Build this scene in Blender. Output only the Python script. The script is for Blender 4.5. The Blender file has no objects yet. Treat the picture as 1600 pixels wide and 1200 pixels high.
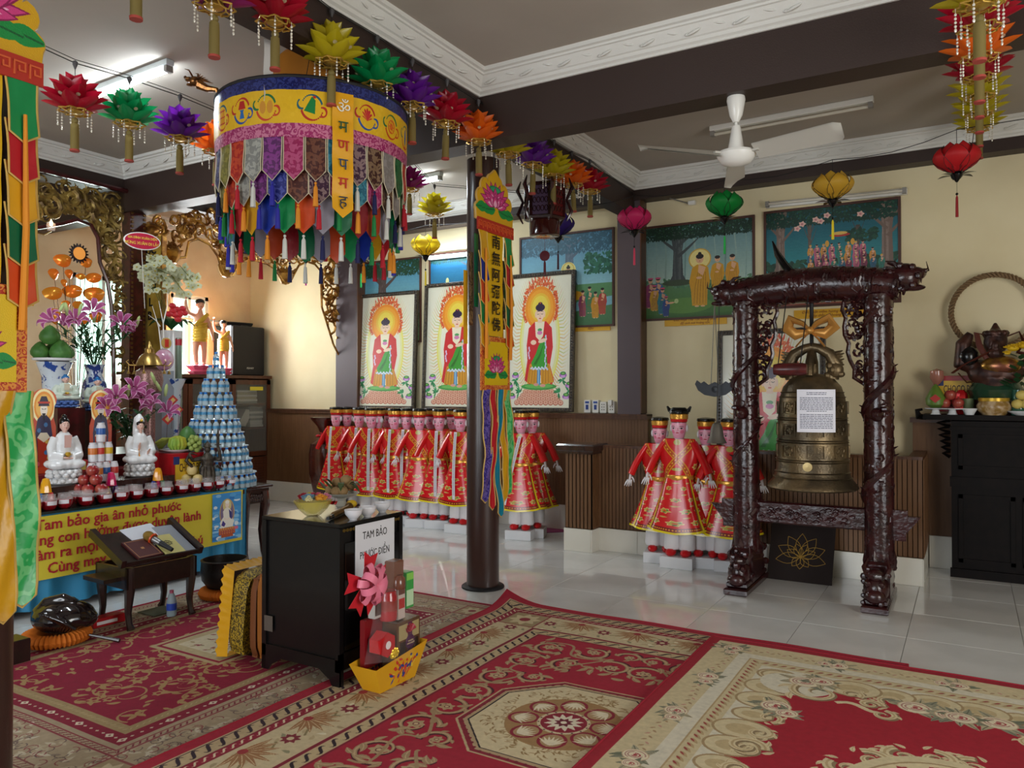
import bpy,math,random
import numpy as np
from mathutils import Matrix,Vector
random.seed(7)
PI=math.pi
SC=bpy.context.scene
COL=SC.collection
# --- camera
H=1.475; FPX=1207.0
PITCH=math.atan(13/FPX); YAW=math.atan(715/FPX*math.cos(PITCH))
FWD=np.array([-math.sin(YAW)*math.cos(PITCH),math.cos(YAW)*math.cos(PITCH),math.sin(PITCH)])
RGT=np.array([math.cos(YAW),math.sin(YAW),0.0]); UPV=np.cross(RGT,FWD)
CAMP=np.array([0,0,H])
cd=bpy.data.cameras.new('camera'); cam=bpy.data.objects.new('camera',cd); COL.objects.link(cam)
cam.location=CAMP; cam.rotation_euler=(PI/2+PITCH,0,YAW)
cd.sensor_width=36; cd.lens=FPX/1600*36; cd.clip_start=0.05; cd.clip_end=200
SC.camera=cam
# --- world, lights, exposure
SC.view_settings.view_transform='Standard'; SC.view_settings.look='None'
SC.view_settings.gamma=1.0; SC.view_settings.use_curve_mapping=False
SC.view_settings.exposure=0.52
w=bpy.data.worlds.new('sky'); SC.world=w; w.use_nodes=True
bg=w.node_tree.nodes['Background']; bg.inputs[0].default_value=(0.80,0.92,1.0,1); bg.inputs[1].default_value=1.6
def area(name,loc,tgt,sx,sy,power,col):
 l=bpy.data.lights.new(name,'AREA'); l.shape='RECTANGLE'; l.size=sx; l.size_y=sy; l.energy=power; l.color=col
 o=bpy.data.objects.new(name,l); COL.objects.link(o); o.location=loc
 o.rotation_euler=(Vector(tgt)-Vector(loc)).to_track_quat('-Z','Y').to_euler(); return o
# daylight through the front doorways (behind the camera), the right side doorway and the left windows
area('daylight_front',(-3.4,-3.3,1.7),(-3.9,4.0,1.5),4.2,2.3,120,(0.93,0.96,1.0))
area('daylight_side',(3.35,1.4,1.6),(-2.9,3.6,1.0),2.4,2.2,80,(1.0,0.95,0.88))
area('daylight_window',(-8.72,6.55,2.0),(-6.0,6.4,1.4),0.6,1.3,75,(0.96,0.98,1.0))
area('daylight_window_b',(-8.72,5.4,2.1),(-6.5,5.2,1.6),0.6,1.1,22,(0.9,1.0,0.98))
# --- pixel to world helpers
def ray(x,y): return FWD + RGT*(x-800)/FPX - UPV*(y-600)/FPX
def onZ(x,y,z=0.0): r=ray(x,y); return Vector(CAMP + r*(z-H)/r[2])
def onY(x,y,Y): r=ray(x,y); return Vector(CAMP + r*Y/r[1])
def onX(x,y,X): r=ray(x,y); return Vector(CAMP + r*X/r[0])
def atD(x,y,d): return Vector(CAMP + ray(x,y)*d)
# --- colour, materials
def lin(h):
 if isinstance(h,str): h=[int(h[i:i+2],16)/255 for i in (1,3,5)]
 return tuple(((c/12.92) if c <= 0.04045 else ((c+0.055)/1.055)**2.4) for c in h)
def rgb(h): return np.array([int(h[i:i+2],16)/255 for i in (1,3,5)])
MATS={}
def mat(name,col,rough=0.5,metal=0.0,bump=0.0,bscale=60.0,col2=None,vscale=6.0,trans=0.0,alpha=1.0,
  emis=None,estr=0.0,coat=0.0,ior=1.45,spec=0.5,thin=0.0,kind='noise',lo=0.4,hi=0.6):
 if name in MATS: return MATS[name]
 m=bpy.data.materials.new(name); m.use_nodes=True; MATS[name]=m
 nt=m.node_tree; b=nt.nodes['Principled BSDF']; L=nt.links
 b.inputs['Base Color'].default_value=(*lin(col),1); b.inputs['Roughness'].default_value=rough
 b.inputs['Metallic'].default_value=metal; b.inputs['IOR'].default_value=ior
 b.inputs['Specular IOR Level'].default_value=spec
 b.inputs['Transmission Weight'].default_value=trans; b.inputs['Alpha'].default_value=alpha
 b.inputs['Coat Weight'].default_value=coat; b.inputs['Coat Roughness'].default_value=0.08
 if emis: b.inputs['Emission Color'].default_value=(*lin(emis),1); b.inputs['Emission Strength'].default_value=estr
 tc=None
 if col2 or bump:
  tc=nt.nodes.new('ShaderNodeTexCoord')
 if col2:
  if kind=='wood':
   mp=nt.nodes.new('ShaderNodeMapping'); mp.inputs['Scale'].default_value=(1,1,0.12); L.new(tc.outputs['Object'],mp.inputs[0])
   n=nt.nodes.new('ShaderNodeTexNoise'); n.inputs['Scale'].default_value=vscale; n.inputs['Detail'].default_value=5; L.new(mp.outputs[0],n.inputs[0])
  elif kind=='brocade':
   n=nt.nodes.new('ShaderNodeTexVoronoi'); n.inputs['Scale'].default_value=vscale; n.feature='SMOOTH_F1'; L.new(tc.outputs['Object'],n.inputs[0])
   n2=nt.nodes.new('ShaderNodeTexNoise'); n2.inputs['Scale'].default_value=vscale*1.6; n2.inputs['Detail'].default_value=2; L.new(tc.outputs['Object'],n2.inputs[0])
   mx=nt.nodes.new('ShaderNodeMath'); mx.operation='ADD'; L.new(n.outputs[0],mx.inputs[0]); L.new(n2.outputs[0],mx.inputs[1])
   fr=nt.nodes.new('ShaderNodeMath'); fr.operation='PINGPONG'; fr.inputs[1].default_value=0.16; L.new(mx.outputs[0],fr.inputs[0]); n=fr; lo,hi=0.06,0.09
  else:
   n=nt.nodes.new('ShaderNodeTexNoise'); n.inputs['Scale'].default_value=vscale; n.inputs['Detail'].default_value=4; L.new(tc.outputs['Object'],n.inputs[0])
  r=nt.nodes.new('ShaderNodeValToRGB'); r.color_ramp.elements[0].position=lo; r.color_ramp.elements[1].position=hi
  r.color_ramp.elements[0].color=(*lin(col),1); r.color_ramp.elements[1].color=(*lin(col2),1)
  L.new(n.outputs[0],r.inputs[0]); L.new(r.outputs[0],b.inputs['Base Color'])
 if bump:
  n=nt.nodes.new('ShaderNodeTexNoise'); n.inputs['Scale'].default_value=bscale; n.inputs['Detail'].default_value=3; L.new(tc.outputs['Object'],n.inputs[0])
  bp=nt.nodes.new('ShaderNodeBump'); bp.inputs['Strength'].default_value=bump; bp.inputs['Distance'].default_value=0.01
  L.new(n.outputs[0],bp.inputs['Height']); L.new(bp.outputs[0],b.inputs['Normal'])
 if thin:   # thin cloth or plastic film: lets light through
  tr=nt.nodes.new('ShaderNodeBsdfTranslucent'); tr.inputs[0].default_value=(*lin(col),1)
  mxs=nt.nodes.new('ShaderNodeMixShader'); mxs.inputs[0].default_value=thin
  out=nt.nodes['Material Output']; L.new(b.outputs[0],mxs.inputs[1]); L.new(tr.outputs[0],mxs.inputs[2]); L.new(mxs.outputs[0],out.inputs[0])
 return m
# a canvas on which a pattern is drawn stroke by stroke in code, used as the colour of a printed or woven surface
class CV:
 def __init__(s,w,h,col,W=None,Hh=None):
  s.a=np.empty((h,w,3),np.float32); s.a[:]=rgb(col); s.w=w; s.h=h
  s.sx=w/(W or w); s.sy=h/(Hh or h)
 def poly(s,pts,col,al=1.0):
  p=np.asarray(pts,np.float64)*(s.sx,s.sy)
  x0=max(int(p[:,0].min()),0); x1=min(int(p[:,0].max())+2,s.w); y0=max(int(p[:,1].min()),0); y1=min(int(p[:,1].max())+2,s.h)
  if x1 <= x0 or y1 <= y0: return
  X=np.arange(x0,x1)+0.5; acc=np.zeros((y1-y0,x1-x0),bool)
  ys=np.arange(y0,y1)+0.5
  q=np.roll(p,-1,0)
  for (ax,ay),(bx,by) in zip(p,q):
   if ay==by: continue
   lo,hi=(ay,by) if ay < by else (by,ay)
   i0=max(int(math.ceil(lo-0.5))-y0,0); i1=min(int(math.ceil(hi-0.5))-y0,y1-y0)
   if i1 <= i0: continue
   xc=ax+(ys[i0:i1]-ay)*(bx-ax)/(by-ay)
   acc[i0:i1] ^= X[None,:] < xc[:,None]
  c=rgb(col) if isinstance(col,str) else col
  v=s.a[y0:y1,x0:x1]; v[acc]=v[acc]*(1-al)+c*al
 def ell(s,cx,cy,rx,ry,col,rot=0,n=28,al=1.0):
  c,d=math.cos(rot),math.sin(rot)
  s.poly([(cx+rx*math.cos(t)*c-ry*math.sin(t)*d,cy+rx*math.cos(t)*d+ry*math.sin(t)*c) for t in np.linspace(0,2*PI,n,endpoint=False)],col,al)
 def rect(s,x0,y0,x1,y1,col): s.poly([(x0,y0),(x1,y0),(x1,y1),(x0,y1)],col)
 def st(s,pts,wd,col,taper=False):
  p=np.asarray(pts,float); n=len(p)
  if n < 2: return
  d=np.gradient(p,axis=0); l=np.hypot(d[:,0],d[:,1])+1e-9; nx=np.stack([-d[:,1]/l,d[:,0]/l],1)
  ww=np.full(n,wd/2.0)
  if taper: ww=wd/2*np.clip(np.sin(np.linspace(0.15 if taper==1 else PI/2,PI,n)),0.08,1)
  A=p+nx*ww[:,None]; B=p-nx*ww[:,None]
  for i in range(n-1): s.poly([A[i],A[i+1],B[i+1],B[i]],col)
 def leaf(s,x,y,L,W,ang,col,vein=None,bend=0.0):
  P1=[]; P2=[]
  for t in np.linspace(0,1,9):
   a=ang+bend*t; u=L*t; v=W/2*math.sin(PI*t**0.8)
   px=x+u*math.cos(ang+bend*t/2); py=y+u*math.sin(ang+bend*t/2)
   P1.append((px-v*math.sin(a),py+v*math.cos(a))); P2.append((px+v*math.sin(a),py-v*math.cos(a)))
  s.poly(P1+P2[::-1],col)
  if vein: s.st([(x+L*t*math.cos(ang+bend*t/2),y+L*t*math.sin(ang+bend*t/2)) for t in np.linspace(0.1,0.9,6)],W*0.1,vein)
 def scroll(s,x,y,r,a0,turns,wd,col,sgn=1):
  t=np.linspace(0,1,int(18*turns)+6)
  s.st([(x+r*(1-0.85*u)*math.cos(a0+sgn*2*PI*turns*u),y+r*(1-0.85*u)*math.sin(a0+sgn*2*PI*turns*u)) for u in t],wd,col,taper=2)
 def flower(s,x,y,r,n,col,c2,rot=0.0):
  for k in range(n): s.leaf(x,y,r,r*4.2/n,rot+2*PI*k/n,col)
  s.ell(x,y,r*0.33,r*0.33,c2,n=12)
 def mirror_x(s): h=s.w//2; s.a[:,s.w-h:]=s.a[:,:h][:,::-1]
 def mirror_y(s): h=s.h//2; s.a[s.h-h:]=s.a[:h][::-1]
 def image(s,name):
  im=bpy.data.images.new(name,s.w,s.h); o=np.ones((s.h,s.w,4),np.float32); o[:,:,:3]=np.clip(s.a,0,1)
  im.pixels.foreach_set(o.ravel()); im.update(); return im
def cmat(name,cv,rough=0.6,metal=0.0,bump=0.0,bscale=300,coat=0.0,thin=0.0,wear=0.0,rep=False):
 m=mat(name,'#808080',rough=rough,metal=metal,bump=bump,bscale=bscale,coat=coat)
 nt=m.node_tree; b=nt.nodes['Principled BSDF']
 t=nt.nodes.new('ShaderNodeTexImage'); t.image=cv.image(name); t.extension='REPEAT' if rep else 'EXTEND'
 uv=nt.nodes.new('ShaderNodeUVMap'); nt.links.new(uv.outputs[0],t.inputs[0])
 src=t.outputs[0]
 if wear:
  n=nt.nodes.new('ShaderNodeTexNoise'); n.inputs['Scale'].default_value=40; n.inputs['Detail'].default_value=5
  tc=nt.nodes.new('ShaderNodeTexCoord'); nt.links.new(tc.outputs['Object'],n.inputs[0])
  hsv=nt.nodes.new('ShaderNodeHueSaturation'); mp=nt.nodes.new('ShaderNodeMapRange')
  mp.inputs[3].default_value=1-wear; mp.inputs[4].default_value=1+wear
  nt.links.new(n.outputs[0],mp.inputs[0]); nt.links.new(mp.outputs[0],hsv.inputs['Value']); nt.links.new(src,hsv.inputs['Color']); src=hsv.outputs[0]
 nt.links.new(src,b.inputs['Base Color'])
 if thin:
  tr=nt.nodes.new('ShaderNodeBsdfTranslucent'); nt.links.new(src,tr.inputs[0])
  mx=nt.nodes.new('ShaderNodeMixShader'); mx.inputs[0].default_value=thin
  nt.links.new(b.outputs[0],mx.inputs[1]); nt.links.new(tr.outputs[0],mx.inputs[2]); nt.links.new(mx.outputs[0],nt.nodes['Material Output'].inputs[0])
 return m
# --- mesh builder
def TM(loc=(0,0,0),rz=0.0,rx=0.0,ry=0.0,s=1.0):
 S=Matrix.Diagonal((*(s if hasattr(s,'__len__') else (s,s,s)),1))
 return Matrix.Translation(loc) @ Matrix.Rotation(rz,4,'Z') @ Matrix.Rotation(ry,4,'Y') @ Matrix.Rotation(rx,4,'X') @ S
class MB:
 def __init__(s): s.v=[]; s.f=[]; s.uv={}; s.m=Matrix(); s.k=0; s.fk=[]
 def add(s,vs,fs,uvs=None,m=None):
  b=len(s.v); mm=s.m @ m if m is not None else s.m
  s.v+=[tuple(mm @ Vector(v)) for v in vs]
  for i,f in enumerate(fs):
   if uvs: s.uv[len(s.f)]=uvs[i]
   s.f.append(tuple(b+k for k in f)); s.fk.append(s.k)
  return s
 def slot(s,k): s.k=k; return s
 def box(s,c,d,m=None,bev=0.0):
  x,y,z=d[0]/2,d[1]/2,d[2]/2; cx,cy,cz=c
  if bev:
   q=[(-1,-1),(1,-1),(1,1),(-1,1)]; V=[]
   for zz,ins in ((-z,bev),(-z+bev,0),(z-bev,0),(z,bev)):
    for a,b_ in q: V.append((cx+a*(x-ins),cy+b_*(y-ins),cz+zz))
   F=[(3,2,1,0),(12,13,14,15)]
   for L_ in range(3):
    for k in range(4): a=L_*4+k; b_=L_*4+(k+1) % 4; F.append((a,b_,b_+4,a+4))
   return s.add(V,F,None,m)
  V=[(cx+i*x,cy+j*y,cz+k*z) for k in (-1,1) for j in (-1,1) for i in (-1,1)]
  return s.add(V,[(0,2,3,1),(4,5,7,6),(0,1,5,4),(2,6,7,3),(0,4,6,2),(1,3,7,5)],None,m)
 def bx(s,a,b,m=None,bev=0.0): return s.box([(a[i]+b[i])/2 for i in range(3)],[abs(b[i]-a[i]) for i in range(3)],m,bev)
 def tube(s,pts,r,n=8,cap=True,m=None,close=False,flat=1.0):
  P=[Vector(p) for p in pts]; k=len(P); R=r if hasattr(r,'__len__') else [r]*k
  V=[]; up=None
  for i in range(k):
   t=(P[(i+1) % k]-P[i-1]) if close else (P[min(i+1,k-1)]-P[max(i-1,0)])
   t=t.normalized() if t.length > 1e-9 else Vector((0,0,1))
   if up is None: up=Vector((0,0,1)) if abs(t.z) < 0.9 else Vector((1,0,0))
   a=t.cross(up); a=a.normalized() if a.length > 1e-6 else t.orthogonal().normalized(); b_=a.cross(t).normalized(); up=b_
   for j in range(n):
    th=2*PI*j/n; V.append(P[i]+(a*math.cos(th)+b_*math.sin(th)*flat)*R[i])
  F=[]
  for i in range(k if close else k-1):
   for j in range(n):
    a0=i*n+j; a1=i*n+(j+1) % n; i2=((i+1) % k)*n; F.append((a0,a1,i2+(j+1) % n,i2+j))
  if cap and not close: F+=[tuple(range(n-1,-1,-1)),tuple((k-1)*n+j for j in range(n))]
  return s.add(V,F,None,m)
 def cyl(s,p,q,r,n=12,r2=None,m=None): return s.tube([p,q],[r,r if r2 is None else r2],n,True,m)
 def lathe(s,prof,n=20,c=(0,0,0),m=None,sx=1.0,sy=1.0,uv=False,seg=(0,2*PI),lob=0.0,nl=0):
  V=[]; full=abs(seg[1]-seg[0]-2*PI) < 1e-6; nn=n if full else n+1
  for (r,z) in prof:
   for j in range(nn):
    th=seg[0]+(seg[1]-seg[0])*j/n; rr=r*(1+lob*math.cos(nl*th)) if nl else r
    V.append((c[0]+rr*math.cos(th)*sx,c[1]+rr*math.sin(th)*sy,c[2]+z))
  F=[]; U=[]; K=len(prof)
  for i in range(K-1):
   for j in range(n):
    j2=(j+1) % nn if full else j+1
    F.append((i*nn+j,i*nn+j2,(i+1)*nn+j2,(i+1)*nn+j))
    U.append(((j/n,i/(K-1)),((j+1)/n,i/(K-1)),((j+1)/n,(i+1)/(K-1)),(j/n,(i+1)/(K-1))))
  if full and prof[0][0] > 1e-5: F.append(tuple(range(nn-1,-1,-1))); U.append([(0,0)]*nn)
  if full and prof[-1][0] > 1e-5: F.append(tuple((K-1)*nn+j for j in range(nn))); U.append([(0,1)]*nn)
  return s.add(V,F,U if uv else None,m)
 def sph(s,c,r,nu=12,nv=8,m=None):
  R=r if hasattr(r,'__len__') else (r,r,r)
  V=[(c[0],c[1],c[2]-R[2])]; F=[]
  for i in range(1,nv):
   ph=-PI/2+PI*i/nv
   for j in range(nu): th=2*PI*j/nu; V.append((c[0]+R[0]*math.cos(ph)*math.cos(th),c[1]+R[1]*math.cos(ph)*math.sin(th),c[2]+R[2]*math.sin(ph)))
  V.append((c[0],c[1],c[2]+R[2])); T=len(V)-1
  for j in range(nu): F.append((0,1+(j+1) % nu,1+j)); F.append((T,T-nu+j,T-nu+(j+1) % nu))
  for i in range(nv-2):
   for j in range(nu): a=1+i*nu+j; b_=1+i*nu+(j+1) % nu; F.append((a,b_,b_+nu,a+nu))
  return s.add(V,F,None,m)
 def grid(s,fn,nu,nv,m=None,uv=True):
  V=[fn(i/nu,j/nv) for j in range(nv+1) for i in range(nu+1)]; F=[]; U=[]
  for j in range(nv):
   for i in range(nu):
    a=j*(nu+1)+i; F.append((a,a+1,a+nu+2,a+nu+1)); U.append(((i/nu,j/nv),((i+1)/nu,j/nv),((i+1)/nu,(j+1)/nv),(i/nu,(j+1)/nv)))
  return s.add(V,F,U if uv else None,m)
 def prism(s,pts,z0,z1,m=None,uvb=None):
  n=len(pts); V=[(p[0],p[1],z0) for p in pts]+[(p[0],p[1],z1) for p in pts]
  F=[tuple(range(n-1,-1,-1)),tuple(range(n,2*n))]+[(i,(i+1) % n,n+(i+1) % n,n+i) for i in range(n)]
  U=None
  if uvb:
   x0,y0,x1,y1=uvb; u=lambda p: ((p[0]-x0)/(x1-x0),(p[1]-y0)/(y1-y0))
   U=[[u(pts[k]) for k in range(n-1,-1,-1)],[u(p) for p in pts]]+[[u(pts[i]),u(pts[(i+1) % n]),u(pts[(i+1) % n]),u(pts[i])] for i in range(n)]
  return s.add(V,F,U,m)
 def mesh(s,name,material,smooth=True,ang=40):
  me=bpy.data.meshes.new(name); me.from_pydata(s.v,[],s.f)
  if s.uv:
   ul=me.uv_layers.new(name='UVMap'); buf=np.zeros(len(me.loops)*2,np.float32); k=0
   for i,f in enumerate(s.f):
    u=s.uv.get(i)
    for q in range(len(f)):
     if u: buf[2*k:2*k+2]=u[q]
     k+=1
   ul.data.foreach_set('uv',buf)
  if isinstance(material,(list,tuple)): [me.materials.append(x) for x in material]
  elif material: me.materials.append(material)
  if any(s.fk): me.polygons.foreach_set('material_index',s.fk)
  if smooth: me.shade_smooth(); me.set_sharp_from_angle(angle=math.radians(ang))
  me.update(); return me
 def build(s,name,material,parent=None,world=False,smooth=True,ang=40,loc=None,rz=0.0):
  if world and parent is not None:
   inv=parent_world(parent).inverted(); s.v=[tuple(inv @ Vector(v)) for v in s.v]
  o=bpy.data.objects.new(name,s.mesh(name,material,smooth,ang)); COL.objects.link(o)
  if parent is not None: o.parent=parent
  if loc is not None: o.location=loc
  if rz: o.rotation_euler.z=rz
  return o
def parent_world(p):
 m=Matrix.LocRotScale(p.location,p.rotation_euler,p.scale)
 return parent_world(p.parent) @ m if p.parent else m
def thing(name,label,cat,loc=(0,0,0),rz=0.0,group=None,scale=1.0):
 o=bpy.data.objects.new(name,None); COL.objects.link(o); o.location=loc; o.rotation_euler=(0,0,rz); o.scale=(scale,)*3
 o.empty_display_size=0.05; o['label']=label; o['category']=cat
 if group: o['group']=group
 return o
def tag(o,label,cat,group=None,kind=None):
 o['label']=label; o['category']=cat
 if group: o['group']=group
 if kind: o['kind']=kind
 return o
def lab(o,l): o['label']=l; return o
def stuff(o): o['kind']='stuff'; return o
def struct(name,mb,m,**k):
 o=mb.build(name,m,**k); o['kind']='structure'; return o
def dup(root,loc=None,rz=None,label=None,group=None,scale=None,parent=None,rot=None):
 r=root.copy(); COL.objects.link(r)
 if parent is not None: r.parent=parent
 if loc is not None: r.location=loc
 if rz is not None: r.rotation_euler=(r.rotation_euler[0],r.rotation_euler[1],rz)
 if rot is not None: r.rotation_euler=rot
 if scale is not None: r.scale=(scale,)*3 if not hasattr(scale,'__len__') else scale
 if label: r['label']=label
 if group: r['group']=group
 for ch in KIDS(root):
  c=ch.copy(); COL.objects.link(c); c.parent=r
  for g in KIDS(ch): d=g.copy(); COL.objects.link(d); d.parent=c
 return r
def KIDS(o): return list(o.children)
def setmat(root,pairs):   # give copied parts their own colour while they share the mesh
 for c in KIDS(root):
  for key,m in pairs.items():
   if c.name.split('.')[0]==key:
    c.material_slots[0].link='OBJECT'; c.material_slots[0].material=m
SPEC={'Đ': ('D','bar'),'đ': ('d','bar'),'Ư': ('U','horn'),'ư': ('u','horn'),'Ơ': ('O','horn'),'ơ': ('o','horn'),'Ớ': ('Ó','horn'),'ớ': ('ó','horn'),'ờ': ('ò','horn'),'ở': ('ỏ','horn'),'ợ': ('ọ','horn'),'Ứ': ('Ú','horn'),'ừ': ('ù','horn'),'Ừ': ('Ù','horn')}
def _tm(s,size,ext,bold,align='LEFT',sh=0.0):
 c=bpy.data.curves.new('t','FONT'); c.body=s; c.size=size; c.extrude=ext; c.align_x=align; c.align_y='CENTER'; c.offset=bold; c.shear=sh; c.resolution_u=2
 tmp=bpy.data.objects.new('tmp',c); me=bpy.data.meshes.new_from_object(tmp); bpy.data.objects.remove(tmp); bpy.data.curves.remove(c); return me
def _xs(me): return [v.co.x for v in me.vertices] or [0]
def text(s,name,size,m,parent,M,ext=0.0005,align='CENTER',sx=1.0,bold=0.0,sh=0.0):
 """lettering as a mesh; horns and bars of the Vietnamese letters are added stroke by stroke"""
 plain=''.join(SPEC.get(ch,(ch,))[0] for ch in s); me=_tm(plain,size,ext,bold,'LEFT',sh)
 mb=MB(); off=(min(_xs(me))+max(_xs(me)))/2 if align=='CENTER' else 0
 mb.v=[(v.co.x-off,v.co.y,v.co.z) for v in me.vertices]; mb.f=[tuple(p.vertices) for p in me.polygons]; mb.fk=[0]*len(mb.f); bpy.data.meshes.remove(me)
 wd=size*.055+bold
 for i,ch in enumerate(s):
  if ch in SPEC:
   a=_tm(plain[:i+1],size,ext,bold,'LEFT',sh); x1=max(_xs(a))-off; b_=_tm(plain[i],size,ext,bold,'LEFT',sh); wch=max(_xs(b_))-min(_xs(b_)); bpy.data.meshes.remove(a); bpy.data.meshes.remove(b_); x0=x1-wch; z=ext*1.05
   up=ch.isupper(); ytop=size*(.36 if up else .20)
   if SPEC[ch][1]=='bar':
    if up: mb.bx((x0-size*.07,-size*.03,-z),(x0+size*.22,size*.03+wd*.5,z))
    else: mb.bx((x1-size*.27,size*.28,-z),(x1+size*.06,size*.28+wd*1.2,z))
   else: mb.bx((x1-size*.03,ytop-size*.05,-z),(x1+size*.07,ytop+size*.02,z)); mb.bx((x1+size*.03,ytop-size*.01,-z),(x1+size*.07+wd*.3,ytop+size*.11,z))
 o=mb.build(name,m,parent,smooth=False)
 if parent is not None: M=parent_world(parent).inverted() @ M
 o.matrix_local=M @ Matrix.Diagonal((sx,1,1,1))
 return o
def blob(mb,name,m,parent,vox=.005,smooth=4,world=False):
 """one continuous skin grown over overlapping volumes"""
 o=mb.build(name,m,parent,world=world); r=o.modifiers.new('skin','REMESH'); r.mode='VOXEL'; r.voxel_size=vox; r.use_smooth_shade=True
 s=o.modifiers.new('relax','SMOOTH'); s.iterations=smooth; s.factor=.5; return o
def frameM(o,ux,uy):   # matrix whose local X is ux, local Y is uy
 x=Vector(ux).normalized(); y=Vector(uy); y=(y-x*y.dot(x)).normalized(); z=x.cross(y)
 return Matrix(((x.x,y.x,z.x,o[0]),(x.y,y.y,z.y,o[1]),(x.z,y.z,z.z,o[2]),(0,0,0,1)))
ORD=['first','second','third','fourth','fifth','sixth','seventh','eighth','ninth','tenth','eleventh','twelfth','thirteenth','fourteenth','fifteenth','sixteenth','seventeenth','eighteenth','nineteenth','twentieth','twenty-first','twenty-second','twenty-third','twenty-fourth']
# --- common materials
m_tile=mat('glazed_white_tile','#d6d6d4',rough=0.06,col2='#e0e0de',vscale=2.5,coat=0.3)
m_grout=mat('grey_grout','#8d8b86',rough=0.8)
m_ceil=mat('ceiling_paint','#b3a99d',rough=0.9,col2='#aca296',vscale=1.2)
m_plaster=mat('white_plaster_cornice','#dcdad4',rough=0.7,bump=0.15,bscale=90)
m_beam=mat('dark_brown_beam_paint','#352621',rough=0.5,bump=0.1,bscale=120)
m_pillar=mat('grey_purple_pillar_paint','#5a4e53',rough=0.6)
m_wall=mat('cream_wall_paint','#e2d4ae',rough=0.75,col2='#dccda5',vscale=1.6,bump=0.1,bscale=15)
m_wallL=mat('peach_wall_paint','#ecd3ac',rough=0.8,col2='#e4c8a0',vscale=2.5,bump=0.2,bscale=12)
m_wain=mat('ribbed_brown_panel','#6f4d30',rough=0.5,col2='#66452a',vscale=30,kind='wood')
m_wood=mat('brown_wood_trim','#5f3d28',rough=0.35,col2='#4d2f1f',vscale=20,kind='wood')
m_dwood=mat('dark_lacquered_wood','#2e1a16',rough=0.22,col2='#3a201a',vscale=18,kind='wood',coat=0.4)
m_base=mat('white_wall_tile','#dcd8cd',rough=0.15)
m_black=mat('black_gloss','#0c0b0c',rough=0.2)
m_blackm=mat('black_matt','#17161a',rough=0.6)
m_wire=mat('black_wire','#151515',rough=0.6)
m_white=mat('white_enamel','#e4e2dc',rough=0.25)
m_gold=mat('gold_metal','#d9a441',rough=0.3,metal=0.9)
WY=7.55; LX=-8.8; CZ=3.68
# floor: grout bed with a tile of its own for every tile
fl=struct('floor',MB().bx((LX-.2,-3.4,-0.06),(3.5,9.2,-0.004)),m_grout,smooth=False)
tm=MB().box((0,0,-0.005),(0.5965,0.5965,0.010),bev=0.0008).mesh('tile',m_tile,smooth=False)
for i in range(-13,4):
 for j in range(-7,5):
  x=-0.335+0.6*i+0.3; y=5.22+0.6*j+0.3
  if x < LX-.1: continue
  # only the tiles that fall in or near the view
  d=x*FWD[0]+y*FWD[1]; e=x*RGT[0]+y*RGT[1]
  if d < 0.6 or abs(e)/d > 0.95: continue
  o=bpy.data.objects.new('tile',tm); COL.objects.link(o); o.parent=fl; o.location=(x,y,random.uniform(-.0003,.0003))
fr=MB().bx((LX-.2,-3.4,-0.01),(3.5,1.0,-0.0005))
# ceiling slab and walls
struct('ceiling',MB().bx((LX-.3,-3.5,CZ),(3.6,9.2,CZ+0.1)),m_ceil,smooth=False)
mb=MB().bx((LX-.2,WY,0),(3.5,WY+.1,CZ))
struct('wall_back',mb,m_wall,smooth=False)
def wall_open(a0,a1,z1,th0,th1,holes,axis):
 """wall along one axis with rectangular openings (s0,s1,z0,z1)"""
 mb=MB(); hs=sorted(holes); c=a0
 def seg(s0,s1,zz0,zz1):
  if s1-s0 < 1e-4 or zz1-zz0 < 1e-4: return
  if axis=='y': mb.bx((th0,s0,zz0),(th1,s1,zz1))
  else: mb.bx((s0,th0,zz0),(s1,th1,zz1))
 for (s0,s1,zz0,zz1) in hs:
  seg(c,s0,0,z1); seg(s0,s1,0,zz0); seg(s0,s1,zz1,z1); c=s1
 seg(c,a1,0,z1); return mb
WINL=[(5.02,5.78,1.35,2.85),(6.28,6.86,1.28,2.75)]
struct('wall_left',wall_open(-3.4,WY+.1,CZ,LX-.15,LX,WINL,'y'),m_wallL,smooth=False)
struct('wall_right',wall_open(-3.4,WY+.1,CZ,3.4,3.5,[(0.4,3.2,0,2.7)],'y'),m_wall,smooth=False)
struct('wall_front',wall_open(-9,3.5,CZ,-3.5,-3.4,[(-5.2,-0.1,0,2.9)],'x'),m_wall,smooth=False)
# left windows: frame, mullion, pane and a glowing panel added as the greenish daylight outside
m_glass=mat('window_glass','#dff2ee',rough=0.03,trans=1.0,ior=1.05,alpha=0.35)
m_wframe=mat('white_window_frame','#d8dbd6',rough=0.4)
m_out=mat('daylight_glow','#bfe8df',rough=0.9,emis='#c9f2ea',estr=1.6)
for n,(y0,y1,z0,z1) in enumerate(WINL):
 f=MB(); t=.05
 for a in ((y0,z0,y1,z0+t),(y0,z1-t,y1,z1),(y0,z0,y0+t,z1),(y1-t,z0,y1,z1),((y0+y1)/2-.02,z0,(y0+y1)/2+.02,z1)):
  f.bx((LX-.1,a[0],a[1]),(LX-.02,a[2],a[3]))
 wo=struct('window_%d' % (n+1),f,m_wframe,smooth=False)
 for y2,y3 in ((y0+t,(y0+y1)/2-.02),((y0+y1)/2+.02,y1-t)):
  MB().bx((LX-.065,y2,z0+t),(LX-.055,y3,z1-t)).build('pane',m_glass,wo)
o=MB().bx((LX-1.1,3.5,0),(LX-1.0,8.5,3.4)).build('daylight_panel',m_out,smooth=False)  # self-lit sheet added behind the windows in place of outdoor daylight
tag(o,'glowing pale green wall panel added outside the left windows as daylight','wall'); 
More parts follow.
